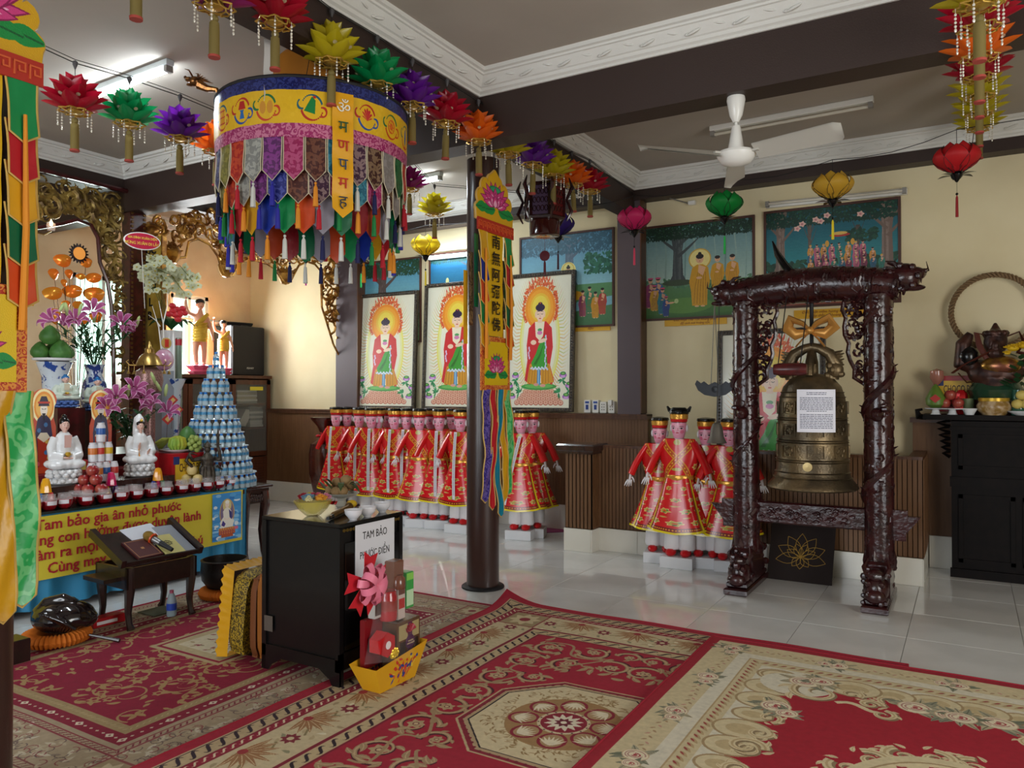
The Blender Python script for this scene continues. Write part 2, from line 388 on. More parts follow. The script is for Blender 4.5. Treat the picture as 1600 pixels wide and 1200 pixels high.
# ---- beams
BZ=3.22
struct('trim_1',MB().bx((LX,4.5,BZ),(3.4,4.7,CZ)),m_beam,smooth=False)                       # cross beam through the column
struct('trim_2',MB().bx((-3.11,-3.4,3.30),(-2.93,4.5,CZ)).bx((-3.11,4.7,3.30),(-2.93,7.4,CZ)),m_beam,smooth=False)
struct('trim_3',MB().bx((-7.25,-3.4,3.40),(-7.02,4.5,CZ)).bx((-7.25,4.7,3.40),(-7.02,7.4,CZ)),m_beam,smooth=False)
struct('trim_4',MB().bx((LX,7.38,3.43),(3.4,WY,CZ)),m_beam,smooth=False)
# ---- ornate cornice mouldings
def cornice(name,x0,y0,x1,y1):
 """runs round the inside of a ceiling bay; stepped profile plus leaf relief"""
 prof=[(0.0,-0.15),(0.012,-0.15),(0.012,-0.135),(0.03,-0.125),(0.034,-0.105),(0.046,-0.10),(0.085,-0.045),(0.097,-0.042),(0.10,-0.03),(0.118,-0.025),(0.12,0.0),(0,0)]
 mb=MB(); C=[(x0,y0),(x1,y0),(x1,y1),(x0,y1)]; n=len(prof); V=[]
 sg=[(1,1),(-1,1),(-1,-1),(1,-1)]
 for (cx,cy),(ax,ay) in zip(C,sg): V+=[(cx+ax*p,cy+ay*p,CZ+z) for p,z in prof]
 F=[]
 for k in range(4):
  for i in range(n-1): a=k*n+i; b=((k+1) % 4)*n+i; F.append((a,b,b+1,a+1))
 mb.add(V,F); o=struct(name,mb,m_plaster,smooth=False)
 rel=MB()
 for (ax,ay),(bx_,by_),nrm in ((C[0],C[1],(0,1)),(C[1],C[2],(-1,0)),(C[2],C[3],(0,-1)),(C[3],C[0],(1,0))):
  L=math.hypot(bx_-ax,by_-ay); k=int(L/0.14); dx,dy=(bx_-ax)/L,(by_-ay)/L
  for i in range(1,k):
   s=L*i/k; zz=-0.072+0.012*(1 if i % 2 else -1); off=0.066
   px,py=ax+dx*s+nrm[0]*off,ay+dy*s+nrm[1]*off
   dd=px*FWD[0]+py*FWD[1]
   if dd < 1.0: continue
   M=frameM((px,py,CZ+zz),(dx,dy,0.35*(1 if i % 2 else -1)),(-nrm[0]*.6,-nrm[1]*.6,0.8))
   rel.sph((0,0,0),(0.05,0.014,0.009),6,4,m=M); rel.sph((0.045,0.014,0),(0.016,0.014,0.010),5,4,m=M)
 stuff(rel.build('leaf_relief',m_plaster,o))
cornice('trim_5',-2.93,-3.3,3.4,4.5)
cornice('trim_6',-2.93,4.7,3.4,7.38)
cornice('trim_7',-7.02,-3.3,-3.11,4.5)
cornice('trim_8',-7.02,4.7,-3.11,7.38)
cornice('trim_9',LX,4.7,-7.25,7.38)
# ---- pillars on the back wall with capped wooden side
for n,(xa,xb) in enumerate(((-7.02,-6.66),(-3.12,-2.87))):
 o=struct('pillar_back' if n==0 else 'pillar_middle',MB().bx((xa,7.4,1.25),(xb,WY,3.43)),m_pillar,smooth=False)
 MB().bx((xb,7.395,1.26),(xb+.012,WY,3.43)).build('side_board',m_wood,o,smooth=False)
# ---- wainscot: ribbed panels, capping rail, tiled skirting
def wains(name,x0,x1,yf,z0,z1,mat_=None,step=0.0345,ends=()):
 mb=MB(); mb.bx((x0,yf,z0),(x1,yf+.03,z1)); n=int((x1-x0)/step)
 for i in range(n):
  x=x0+(i+.5)*(x1-x0)/n; mb.bx((x-.0155,yf-.0015,z0+.004),(x+.0135,yf+.002,z1-.004))
 return struct(name,mb,mat_ or m_wain,smooth=False)
def slab_row(par,x0,x1,yf,z1,step=0.4,th=.02):
 n=max(1,round((x1-x0)/step))
 for i in range(n):
  a=x0+(x1-x0)*i/n; b=x0+(x1-x0)*(i+1)/n
  MB().bx((a+.0015,yf,0.001),(b-.0015,yf+th,z1-.001),bev=.001).build('tile',m_base,par,smooth=False)
wb=wains('wainscot_back',LX,-2.80,7.42,.27,1.20)
MB().bx((LX,7.40,1.20),(-2.80,WY,1.245)).bx((LX,7.39,1.235),(-2.80,WY,1.252)).build('capping_rail',m_wood,wb,smooth=False)
bb=struct('baseboard_back',MB().bx((LX,7.43,0),(-2.9,7.45,.26)),m_grout,smooth=False); slab_row(bb,LX,-2.9,7.41,.27,.6)
wr=wains('wainscot_right',-.42,3.3,7.42,.27,1.22)
MB().bx((-.44,7.40,1.22),(3.3,WY,1.26)).build('capping_rail',m_wood,wr,smooth=False)
bb2=struct('baseboard_right',MB().bx((-.3,7.43,0),(3.3,7.45,.26)),m_grout,smooth=False); slab_row(bb2,-.3,3.3,7.41,.27,.6)
# low stair wall standing in front of the back wall
HY=6.66
hw=wains('wall_low',-3.0,-.31,HY,.21,.965)
MB().bx((-3.0,HY,0),(-.31,HY+.10,.96)).build('core',m_wain,hw,smooth=False)
MB().bx((-3.0,HY-.012,.958),(-.31,HY+.10,.982)).bx((-.41,HY+.10,.958),(-.31,7.4,.982)).build('capping_rail',m_wood,hw,smooth=False)
MB().bx((-.41,HY+.1,0),(-.31,7.41,.96)).build('return_wall',m_wain,hw,smooth=False)
mb=MB()
for i in range(17): y=HY+.05+i*.043; mb.bx((-.312,y,.21),(-.303,y+.026,.955))
mb.build('return_rib',m_wain,hw,smooth=False)
bs=struct('baseboard_low',MB().bx((-2.98,HY-.004,0),(-.31,HY,.2)),m_grout,smooth=False); slab_row(bs,-2.99,-.31,HY-.024,.21,.41)
bs2=struct('baseboard_return',MB().bx((-.31,HY-.02,0),(-.305,7.4,.205)),m_base,smooth=False)
# newel post of the low wall with a polished cap
np_=wains('newel_post',-3.27,-3.0,6.50,.21,.93)
MB().bx((-3.27,6.50,0),(-3.0,HY+.1,.93)).build('core',m_wain,np_,smooth=False)
mb=MB()
for i in range(5): y=6.52+i*.04; mb.bx((-3.001,y,.22),(-2.993,y+.022,.925))
mb.build('side_rib',m_wain,np_,smooth=False)
MB().bx((-3.33,6.43,.925),(-2.95,HY+.12,.995),bev=.014).bx((-3.31,6.45,.905),(-2.97,HY+.1,.925)).build('post_cap',m_dwood,np_)
slab_row(np_,-3.275,-3.0,6.478,.21,.28); MB().bx((-3.0,6.48,.001),(-2.985,HY,.209)).build('tile',m_base,np_,smooth=False)
# round column with flange
cc=onZ(754.5,917); CX0,CY0=cc.x,cc.y
co=struct('column',MB().lathe([(.123,0),(.123,3.24)],40,(CX0,CY0,0)),mat('brown_steel_paint','#3a2521',rough=0.3,bump=.12,bscale=250,coat=.2))
MB().lathe([(.162,0.001),(.162,.012),(.15,.02),(.12,.022)],36,(CX0,CY0,0)).build('flange',m_blackm,co)
co2=struct('column_near',MB().lathe([(.12,0),(.12,3.3)],36,(-3.06,1.40,0)),MATS['brown_steel_paint'])
MB().lathe([(.16,0.001),(.16,.012),(.12,.022)],36,(-3.06,1.40,0)).build('flange',m_blackm,co2)
# mauve mat beside the newel post
p=[onZ(818,821),onZ(834,834),onZ(889,831),onZ(889,818)]
tag(MB().prism([(q.x,q.y) for q in p],0.0,.008).build('floor_mat',mat('mauve_rubber','#8e2f5c',rough=.7,bump=.2,bscale=200),smooth=False),'small mauve mat on the white tiles beside the ribbed post','mat')
# --- rugs: each pattern is drawn stroke by stroke
RED='#a31d34'; TAN='#a68a66'; CRM='#cdbd9c'
def rug(name,label,cv,x0,y0,x1,y1,z,lift=None,nx=46,ny=60,edge='#97182c'):
 m=cmat(name+'_pile',cv,rough=0.95,bump=0.5,bscale=900,wear=0.22)
 def zf(x,y):
  h=z+0.0025*math.sin(x*7.3+y*3.1)*math.sin(y*5.7)
  for (lx,ly,r,a) in (lift or []):
   d=math.hypot(x-lx,y-ly)
   if d < r: h+=a*(1-d/r)**2
  return h
 mb=MB().grid(lambda u,v: (x0+(x1-x0)*u,y0+(y1-y0)*v,zf(x0+(x1-x0)*u,y0+(y1-y0)*v)),nx,ny)
 r=mb.build(name,m); tag(r,label,'rug')
 sk=MB(); P=[(x0+(x1-x0)*u,y0) for u in np.linspace(0,1,nx+1)]+[(x1,y0+(y1-y0)*v) for v in np.linspace(0,1,ny+1)][1:]+[(x1+(x0-x1)*u,y1) for u in np.linspace(0,1,nx+1)][1:]+[(x0,y1+(y0-y1)*v) for v in np.linspace(0,1,ny+1)][1:-1]
 pts=[Vector((a,b,zf(a,b)-.003)) for a,b in P]
 sk.tube(pts,.0065,6,close=True).build('edge_binding',mat('rug_binding',edge,rough=.9),r)
 return r
def frame_rect(c,x0,y0,x1,y1,w,col):
 c.rect(x0,y0,x1,y0+w,col); c.rect(x0,y1-w,x1,y1,col); c.rect(x0,y0,x0+w,y1,col); c.rect(x1-w,y0,x1,y1,col)
def wave(c,x0,y0,x1,y1,col,wd=.008,per=.075,amp=.022):
 L=math.hypot(x1-x0,y1-y0); dx,dy=(x1-x0)/L,(y1-y0)/L; n=int(L/per)
 for i in range(n):
  s=(i+.5)*L/n
  pts=[(x0+dx*(s+t*per/2)-dy*amp*math.sin(t*2.6),y0+dy*(s+t*per/2)+dx*amp*math.sin(t*2.6)) for t in np.linspace(-1,1,9)]
  c.st(pts,wd,col,taper=1)
def around(c,W,Hh,d,fn,*a,**k):
 fn(c,d,d,W-d,d,*a,**k); fn(c,W-d,d,W-d,Hh-d,*a,**k); fn(c,W-d,Hh-d,d,Hh-d,*a,**k); fn(c,d,Hh-d,d,d,*a,**k)
# -- middle rug: 2.5 x 3.2 m
W,Hh=2.5,3.2; c=CV(960,1228,RED,W,Hh)
c.rect(.065,.065,W-.065,Hh-.065,'#b9a17c'); around(c,W,Hh,.113,wave,'#31202a',.016,.07,.028)
frame_rect(c,.075,.075,W-.075,Hh-.075,.006,'#3a2029'); frame_rect(c,.155,.155,W-.155,Hh-.155,.006,'#3a2029')
c.rect(.16,.16,W-.16,Hh-.16,'#8f1f33'); around(c,W,Hh,.183,wave,'#d9c9a6',.010,.045,.012)
c.rect(.205,.205,W-.205,Hh-.205,'#7d2130'); c.rect(.212,.212,W-.212,Hh-.212,'#c7b590')
rs=random.Random(3)
def palm_band(c,x0,y0,x1,y1):
 L=math.hypot(x1-x0,y1-y0); dx,dy=(x1-x0)/L,(y1-y0)/L; a=math.atan2(dy,dx)+PI/2; n=int(L/.36)
 for i in range(int(L/.022)):
  s=rs.uniform(0,L); o=rs.uniform(-.11,.11); c.leaf(x0+dx*s-dy*o,y0+dy*s+dx*o,.045,.020,rs.uniform(0,6.3),rs.choice(['#a89470','#dcd2b4','#8f8a6a','#b7a27c']),bend=1.2)
 for i in range(n+1):
  s=i*L/n; px,py=x0+dx*s,y0+dy*s
  if 0 < i < n or True:
   for k in range(-4,5):
    c.leaf(px+dy*.09,py-dx*.09,.17-.006*abs(k),.030,a+k*.30,'#9c6f49','#d8c49c',bend=k*.1)
   c.ell(px+dy*.08,py-dx*.08,.022,.022,'#9a3236')
  s+=L/n/2
  if i < n: px,py=x0+dx*s,y0+dy*s; c.flower(px,py,.048,8,'#7e2a35','#cdbb93',.3); c.st([(px-dx*.1,py-dy*.1),(px-dx*.05-dy*.03,py-dy*.05+dx*.03)],.01,'#8a7b55'); c.st([(px+dx*.1,py+dy*.1),(px+dx*.05+dy*.03,py+dy*.05-dx*.03)],.01,'#8a7b55')
around(c,W,Hh,.335,palm_band)
for cx,cy in ((.335,.335),(W-.335,.335),(.335,Hh-.335),(W-.335,Hh-.335)):
 c.rect(cx-.125,cy-.125,cx+.125,cy+.125,'#a08a66'); c.flower(cx,cy,.11,8,'#c9b78f','#8e3039',.2); frame_rect(c,cx-.125,cy-.125,cx+.125,cy+.125,.01,'#8d3a3c')
c2=.46
c.rect(c2,c2,W-c2,Hh-c2,'#7f1c2e'); c.rect(c2+.022,c2+.022,W-c2-.022,Hh-c2-.022,'#c0aa82'); around(c,W,Hh,c2+.058,wave,'#2c1d24',.015,.075,.022)
F0=.565; c.rect(F0-.012,F0-.012,W-F0+.012,Hh-F0+.012,'#7f1c2e'); c.rect(F0,F0,W-F0,Hh-F0,RED)
CXm,CYm=W/2,Hh/2
def vine(c,cx,cy,R,a0,sgn,flow=True):
 for (dw,cc) in ((.032,'#4c1522'),(.024,TAN)):
  c.scroll(cx+.006*(dw > .03),cy-.006*(dw > .03),R,a0,1.25,dw,cc,sgn)
 c.scroll(cx,cy,R,a0,1.25,.010,'#bfa47d',sgn)
 for k in range(4):
  t=a0+sgn*k*1.5; rr=R*(1-.14*k); c.leaf(cx+rr*math.cos(t),cy+rr*math.sin(t),R*.55,R*.24,t+sgn*.9,TAN,'#c9b189',bend=sgn*.8)
 if flow: c.flower(cx,cy,R*.42,6,'#b79d76','#5c1f2b',a0); c.ell(cx,cy,R*.10,R*.10,'#c9b189')
for (u,v,R,a,sg) in ((.16,.17,.105,.5,1),(.42,.13,.10,2.5,-1),(.60,.30,.10,4.0,1),(.15,.43,.12,5.5,-1),(.36,.36,.10,1.0,1),(.13,.70,.11,.2,1),(.30,.62,.08,3.5,-1),(.14,.92,.10,1.8,-1),(.62,.10,.075,3.0,1),(.34,.84,.06,3,1)):
 vine(c,F0+u,F0+v,R,a,sg)
rv=random.Random(11)
for i in range(34):
 u=rv.uniform(.04,.66); v=rv.uniform(.04,1.02)
 if math.hypot((u-.68)/.50,(v-1.03)/.48) > 1: c.leaf(F0+u,F0+v,.085,.034,rv.uniform(0,6.3),TAN,'#c9b189',bend=rv.choice([-1,1]))
for s0,s1 in (((.10,.10),(.50,.22)),((.5,.22),(.3,.5)),((.1,.3),(.22,.6)),((.22,.6),(.08,1.0))):
 ax,ay=F0+s0[0],F0+s0[1]; bx_,by_=F0+s1[0],F0+s1[1]
 c.st([(ax+(bx_-ax)*t+.05*math.sin(t*6.3),ay+(by_-ay)*t-.05*math.sin(t*6.3)) for t in np.linspace(0,1,20)],.016,TAN)
def octo(c,f,col):
 k=[(.44,.20),(.215,.44),(-.215,.44),(-.44,.20),(-.44,-.20),(-.215,-.44),(.215,-.44),(.44,-.20)]
 c.poly([(CXm+a*f,CYm+b*f) for a,b in k],col)
octo(c,1.0,'#c0aa82'); octo(c,.975,'#8b2335'); octo(c,.93,'#b59c78')
for k in range(64): t=k*2*PI/64; rr=.415/max(abs(math.cos(t)),abs(math.sin(t)),(abs(math.cos(t))+abs(math.sin(t)))/1.46); c.ell(CXm+rr*math.cos(t),CYm+rr*math.sin(t),.009,.009,'#7a2030',n=8)
octo(c,.885,'#251c22'); octo(c,.87,'#d3c39d')
for k in range(420):
 t=rv.uniform(0,6.28); r=rv.uniform(.2,.36); c.leaf(CXm+r*math.cos(t),CYm+r*math.sin(t),.034,.009,rv.uniform(0,6.28),rv.choice(['#a58b63','#96794f','#b99f78']),bend=1.5)
c.ell(CXm,CYm,.262,.262,'#a07c50',n=48)
for k in range(8):
 t=k*PI/4+.2; px,py=CXm+.185*math.cos(t),CYm+.185*math.sin(t); c.ell(px,py,.072,.064,'#8a2234',t); c.ell(px,py,.058,.05,'#a98a63',t)
 for q in range(-3,4): c.leaf(px+.045*math.cos(t),py+.045*math.sin(t),.085,.014,t+PI+q*.27,'#e0d5b8')
c.ell(CXm,CYm,.118,.118,'#cdbd98',n=36); c.ell(CXm,CYm,.103,.103,'#8a1f32',n=36)
for k in range(16): c.ell(CXm+.111*math.cos(k*PI/8),CYm+.111*math.sin(k*PI/8),.005,.005,'#4a2530',n=6)
c.flower(CXm,CYm,.09,12,'#ddd3bb','#8a1f32'); c.flower(CXm,CYm,.045,8,'#6d2030','#ddd3bb')
# mirror the lower left quarter of the field into the other three, medallion stays
fx0,fx1=int(F0*c.sx),int(CXm*c.sx); fy0,fy1=int(F0*c.sy),int(CYm*c.sy)
A=c.a; yy,xx=np.mgrid[0:A.shape[0],0:A.shape[1]]
q=A[fy0:fy1,fx0:fx1].copy(); wq=fx1-fx0; hq=fy1-fy0
def put(sub,ys,xs):
 X=(np.arange(xs,xs+wq)+.5)/c.sx-CXm; Y=(np.arange(ys,ys+hq)+.5)/c.sy-CYm
 aX,aY=np.abs(X)[None,:],np.abs(Y)[:,None]
 inside=(aX < .45) & (aY < .45) & (aX/.45*1.0+aY/.45 < 1.47)
 v=A[ys:ys+hq,xs:xs+wq]; v[~inside]=sub[~inside]
put(q[:,::-1],fy0,fx1); put(q[::-1],fy1,fx0); put(q[::-1,::-1],fy1,fx1)
rug('oriental_rug','red rug with an octagon medallion and palmette border in the middle of the floor',c,-2.79,1.45,-0.29,4.64,.024,[(-2.79,4.64,.30,.075)],ny=70)
# -- right rug: cream border with roses, crimson field
W,Hh=2.5,3.3; c=CV(960,1267,'#9d1a2c',W,Hh); CXm,CYm=W/2,Hh/2
CR='#cfbf98'; CR2='#d9d2bd'; SH='#b79d74'; GN='#8a8a74'; PK='#c39480'
c.rect(.06,.06,W-.06,Hh-.06,CR)
c.rect(.215,.215,W-.215,Hh-.215,CR2); c.rect(.29,.29,W-.29,Hh-.29,CR); frame_rect(c,.285,.285,W-.285,Hh-.285,.006,SH)
c.rect(.365,.365,W-.365,Hh-.365,CR2); c.rect(.47,.47,W-.47,Hh-.47,'#a5182c')
def rope(c,x0,y0,x1,y1):
 L=math.hypot(x1-x0,y1-y0); dx,dy=(x1-x0)/L,(y1-y0)/L
 for i in range(int(L/.045)):
  s=i*.045; px,py=x0+dx*s,y0+dy*s; c.leaf(px-dx*.02+dy*.02,py-dy*.02-dx*.02,.06,.022,math.atan2(dy,dx)+.75,SH); c.leaf(px-dx*.016+dy*.02,py-dy*.016-dx*.02,.035,.010,math.atan2(dy,dx)+.75,'#9b3a3c')
around(c,W,Hh,.327,rope)
def vinel(c,x0,y0,x1,y1):
 L=math.hypot(x1-x0,y1-y0); dx,dy=(x1-x0)/L,(y1-y0)/L
 for i in range(int(L/.03)):
  s=i*.03; o=.02*math.sin(s*9); px,py=x0+dx*s-dy*o,y0+dy*s+dx*o; c.leaf(px,py,.03,.012,math.atan2(dy,dx)+(.8 if i % 2 else -.8),'#a98b68' if i % 3 else PK)
around(c,W,Hh,.165,vinel)
rr_=random.Random(5)
def rose(c,x,y,R,g=True):
 if g:
  for k in range(9): c.leaf(x,y,R*rr_.uniform(1.5,2.1),R*.62,rr_.uniform(0,6.3),rr_.choice([GN,'#757a63','#a8a287','#b5a888']),'#5f6050',bend=.4)
 c.ell(x,y,R,R*.9,'#c8a887'); c.ell(x,y,R*.93,R*.83,'#e2d7b9')
 for k in range(3): c.st([(x+R*(.75-.2*k)*math.cos(t),y+R*(.65-.2*k)*math.sin(t)) for t in np.linspace(k*2,k*2+4.2,12)],R*.10,'#b5877a' if k != 2 else '#a5343c')
 c.ell(x,y,R*.15,R*.15,'#a5343c')
def roses(c,x0,y0,x1,y1):
 L=math.hypot(x1-x0,y1-y0); n=max(2,int(L/.47))
 for i in range(n+1):
  s=i*L/n; px=x0+(x1-x0)*s/L; py=y0+(y1-y0)*s/L; rose(c,px,py,.055); rose(c,px+.08*(y1 != y0)*0+.075*(x1-x0)/L+.01,py+.075*(y1-y0)/L,.038)
around(c,W,Hh,.165,roses)
def volute(c,x,y,R,a0,sg,wd=.034):
 c.scroll(x+.008,y-.008,R,a0,1.3,wd*1.35,'#8f7a5a',sg); c.scroll(x,y,R,a0,1.3,wd,'#d9c9a2',sg); c.scroll(x,y,R,a0,1.3,wd*.3,'#bfa67c',sg)
 for k in range(3):
  t=a0+sg*(k*.9-.5); c.leaf(x+R*math.cos(t),y+R*math.sin(t),R*.75,R*.30,t+sg*.7,'#d9c9a2','#b3986c',bend=sg)
# scalloped frame around the field: lobes, volutes and bouquets
F=.47
def lobes(c,x0,y0,x1,y1,inx,iny):
 L=math.hypot(x1-x0,y1-y0); n=int(L/.17)
 for i in range(n+1):
  s=i*L/n; px=x0+(x1-x0)*s/L; py=y0+(y1-y0)*s/L; R=.075+.045*abs(math.sin(i*1.1)); c.ell(px+inx*.0,py+iny*.0,R+.012,R*.8+.012,'#a98f68'); c.ell(px,py,R,R*.8,'#d5c69f'); c.ell(px,py,R*.6,R*.45,'#c2ad83')
  volute(c,px+inx*.07,py+iny*.07,.055,i*1.7,1 if i % 2 else -1,.024)
lobes(c,F,F,W-F,F,0,1); lobes(c,W-F,F,W-F,Hh-F,-1,0); lobes(c,W-F,Hh-F,F,Hh-F,0,-1); lobes(c,F,Hh-F,F,F,1,0)
for sx,sy in ((1,1),(-1,1),(1,-1),(-1,-1)):
 X=lambda u: CXm+sx*(u-CXm); Y=lambda v: CYm+sy*(v-CYm)
 c.ell(X(F+.10),Y(Hh-F-.08),.17,.15,'#d9d2bd'); volute(c,X(F+.20),Y(Hh-F-.13),.12,2.4 if sx > 0 else .7,sx*sy); rose(c,X(F+.13),Y(Hh-F-.02),.075); rose(c,X(F+.20),Y(Hh-F+.03),.06)
 rose(c,X(F+.07),Y(Hh-F-.40),.07); rose(c,X(F+.13),Y(Hh-F-.46),.05); volute(c,X(F+.44),Y(Hh-F-.16),.05,0 if sx > 0 else 3,sx)
 c.st([(X(F+.30+t*.18),Y(Hh-F-.22+.03*math.sin(t*5))) for t in np.linspace(0,1,9)],.03,'#d9c9a2'); volute(c,X(F+.5),Y(Hh-F-.26),.055,1.5,-sx*sy,.026)
 rose(c,X(F+.62),Y(Hh-F-.10),.075); rose(c,X(F+.76),Y(Hh-F-.12),.065); volute(c,X(F+.05),Y(CYm+.30),.08,0,sx*sy)
# centre medallion
for k in range(22):
 t=k*2*PI/22; volute(c,CXm+.42*math.cos(t),CYm+.58*math.sin(t),.075,t,1 if k % 2 else -1,.036)
c.ell(CXm,CYm,.42,.58,'#d5c69f',n=60); c.ell(CXm,CYm,.375,.53,'#a98f68',n=60); c.ell(CXm,CYm,.365,.52,'#d9c9a2',n=60)
for k in range(18): t=k*2*PI/18; c.flower(CXm+.33*math.cos(t),CYm+.47*math.sin(t),.03,5,'#a5343c','#d9c9a2')
c.ell(CXm,CYm,.28,.42,'#b79d74',n=50); c.ell(CXm,CYm,.27,.41,'#dcd6c2',n=50)
for k in range(14): t=k*2*PI/14; rose(c,CXm+.15*math.cos(t),CYm+.24*math.sin(t),.045)
rug('floral_rug','cream bordered crimson rug with carved roses and scrolls, nearest right',c,-1.31,1.25,1.19,4.53,.043,None,ny=50)
# -- left rug
W,Hh=2.25,2.95; c=CV(860,1128,'#8e1c34',W,Hh); CXm,CYm=W/2,Hh/2
B1='#a8957a'; c.rect(.03,.03,W-.03,Hh-.03,B1); frame_rect(c,.05,.05,W-.05,Hh-.05,.008,'#7d4a45')
around(c,W,Hh,.075,wave,'#7a3a3c',.006,.03,.012); frame_rect(c,.09,.09,W-.09,Hh-.09,.006,'#7d4a45')
def orn(c,x0,y0,x1,y1):
 L=math.hypot(x1-x0,y1-y0); dx,dy=(x1-x0)/L,(y1-y0)/L
 for i in range(int(L/.016)):
  s=rr_.uniform(0,L); o=rr_.uniform(-.085,.085); px,py=x0+dx*s-dy*o,y0+dy*s+dx*o; a=rr_.uniform(0,6.3)
  c.leaf(px,py,.06,.022,a,rr_.choice(['#c6bba4','#bdb097','#b5a589','#8b7a68'])); c.st([(px+.025*math.cos(t+a),py+.025*math.sin(t+a)) for t in np.linspace(0,3.5,8)],.005,rr_.choice(['#6d5a55','#8c4a48']))
around(c,W,Hh,.195,orn)
frame_rect(c,.29,.29,W-.29,Hh-.29,.012,'#8c3a42'); around(c,W,Hh,.315,wave,'#7a2c38',.008,.032,.010); frame_rect(c,.33,.33,W-.33,Hh-.33,.008,'#8c3a42')
for cx,cy in ((.195,.195),(W-.195,.195),(.195,Hh-.195),(W-.195,Hh-.195)):
 c.rect(cx-.1,cy-.1,cx+.1,cy+.1,'#9d8868'); frame_rect(c,cx-.1,cy-.1,cx+.1,cy+.1,.012,'#8c4a48'); c.flower(cx,cy,.085,8,'#bfae8c','#8c4a48')
c.rect(.365,.365,W-.365,Hh-.365,'#861a33')
def dia(c,x0,y0,x1,y1):
 L=math.hypot(x1-x0,y1-y0); dx,dy=(x1-x0)/L,(y1-y0)/L; n=int(L/.045)
 for i in range(n+1):
  s=i*L/n; big=i % 5==0; a=.020 if big else .008; px,py=x0+dx*s,y0+dy*s
  c.poly([(px-dx*a*1.3,py-dy*a*1.3),(px-dy*a,py+dx*a),(px+dx*a*1.3,py+dy*a*1.3),(px+dy*a,py-dx*a)],'#cbbba2' if not big else '#d8cbb3')
  if big: c.ell(px,py,.006,.006,'#7d1f33',n=6)
around(c,W,Hh,.405,dia)
c.rect(.445,.445,W-.445,Hh-.445,'#a18a62'); around(c,W,Hh,.475,wave,'#b8a37a',.006,.03,.006)
F=.505; c.rect(F,F,W-F,Hh-F,'#8a1433')
rv=random.Random(21); T2='#a58558'
for i in range(85):
 u=rv.uniform(F+.04,W-F-.04); v=rv.uniform(F+.04,Hh-F-.04); R=rv.uniform(.05,.13); sg=rv.choice([-1,1]); a=rv.uniform(0,6.3)
 c.scroll(u,v,min(R,u-F,v-F,W-F-u,Hh-F-v),a,1.0,.012,T2,sg)
 for k in range(4): t=a+k*1.3; c.leaf(u+R*.8*math.cos(t) if F+.1 < u < W-F-.1 else u,v+R*.8*math.sin(t) if F+.1 < v < Hh-F-.1 else v,.065,.028,t+sg,T2,bend=sg)
for i in range(130):
 u=rv.uniform(F+.04,W-F-.04); v=rv.uniform(F+.04,Hh-F-.04)
 if i % 3==0: c.flower(u,v,.035,6,T2,'#8a1433',rv.uniform(0,1))
 else: c.leaf(u,v,.05,.022,rv.uniform(0,6.3),T2,bend=rv.choice([-1,1]))
mx0,my0=W-2.25+.90,1.20
for (k,cc) in ((0,'#b09c74'),(.03,'#8a1433'),(.05,'#b5a37d'),(.11,'#cabd9f')):
 c.rect(mx0+k-.05,my0+k,mx0+.55-k,my0+.62-k,cc)
for i in range(60): c.leaf(mx0+rv.uniform(.1,.38),my0+rv.uniform(.14,.48),.04,.016,rv.uniform(0,6.3),rv.choice(['#8a7a5c','#8d3c44','#a08a66']))
rug('long_rug','beige bordered dark red rug under the black box and lectern',c,-4.94,1.58,-2.69,4.54,.005,None,nx=30,ny=30)
# --- plastic lotus lanterns on the black cords
PLC={'red': '#b5122e','yellow': '#c9b820','green': '#0e9a58','purple': '#6a1c96','orange': '#f0711c','magenta': '#9a1c6c'}
mp_={k: mat('lotus_plastic_'+k,v,rough=.28,thin=.45,coat=.3) for k,v in PLC.items()}
m_dot=mat('silver_print','#d8cfae',rough=.3,metal=.6)
m_filig=mat('gold_filigree','#c9a24a',rough=.35,metal=.7)
m_bead=mat('crystal_bead','#efeadd',rough=.08,metal=.3,spec=1)
m_tas=mat('gauze_tassel','#9c8a50',rough=.6,thin=.45)
m_tasend=mat('tassel_end','#a8453a',rough=.8)
def petal_mesh(L,W,up,out,dots,name='petal'):
 """leaf shaped sheet that rises from the ring, tip curls out"""
 mb=MB()
 def f(u,v):
  w=W*1.25*math.sin(PI*min(1,.16+.84*v))**.62 if v < 1 else 0
  a=up+(out-up)*v; r=.02+L*(math.cos(up)*v+(math.cos(out)-math.cos(up))*v*v/2); z=L*(math.sin(up)*v+(math.sin(out)-math.sin(up))*v*v/2)
  s=(u-.5)*2; return (r-abs(s)*abs(s)*w*.35,s*w*.5,z+abs(s)*w*.12)
 mb.grid(f,4,7,uv=False)
 if dots:
  p=f(.5,.55); q=f(.5,.62); mb.slot(1)
  M=frameM((p[0]+.004*math.sin(up),p[1],p[2]-.004*math.cos(up)),(0,1,0),(q[0]-p[0],0,q[2]-p[2])); mb.lathe([(.0,.003),(.012,.002),(.012,0)],8,m=M)
 return mb.mesh(name,[mp_['red'],m_dot])
PM=[petal_mesh(.175,.085,1.45,1.1,True),petal_mesh(.17,.09,1.05,.85,True),petal_mesh(.165,.085,.62,.55,True),petal_mesh(.15,.075,.28,.42,False)]
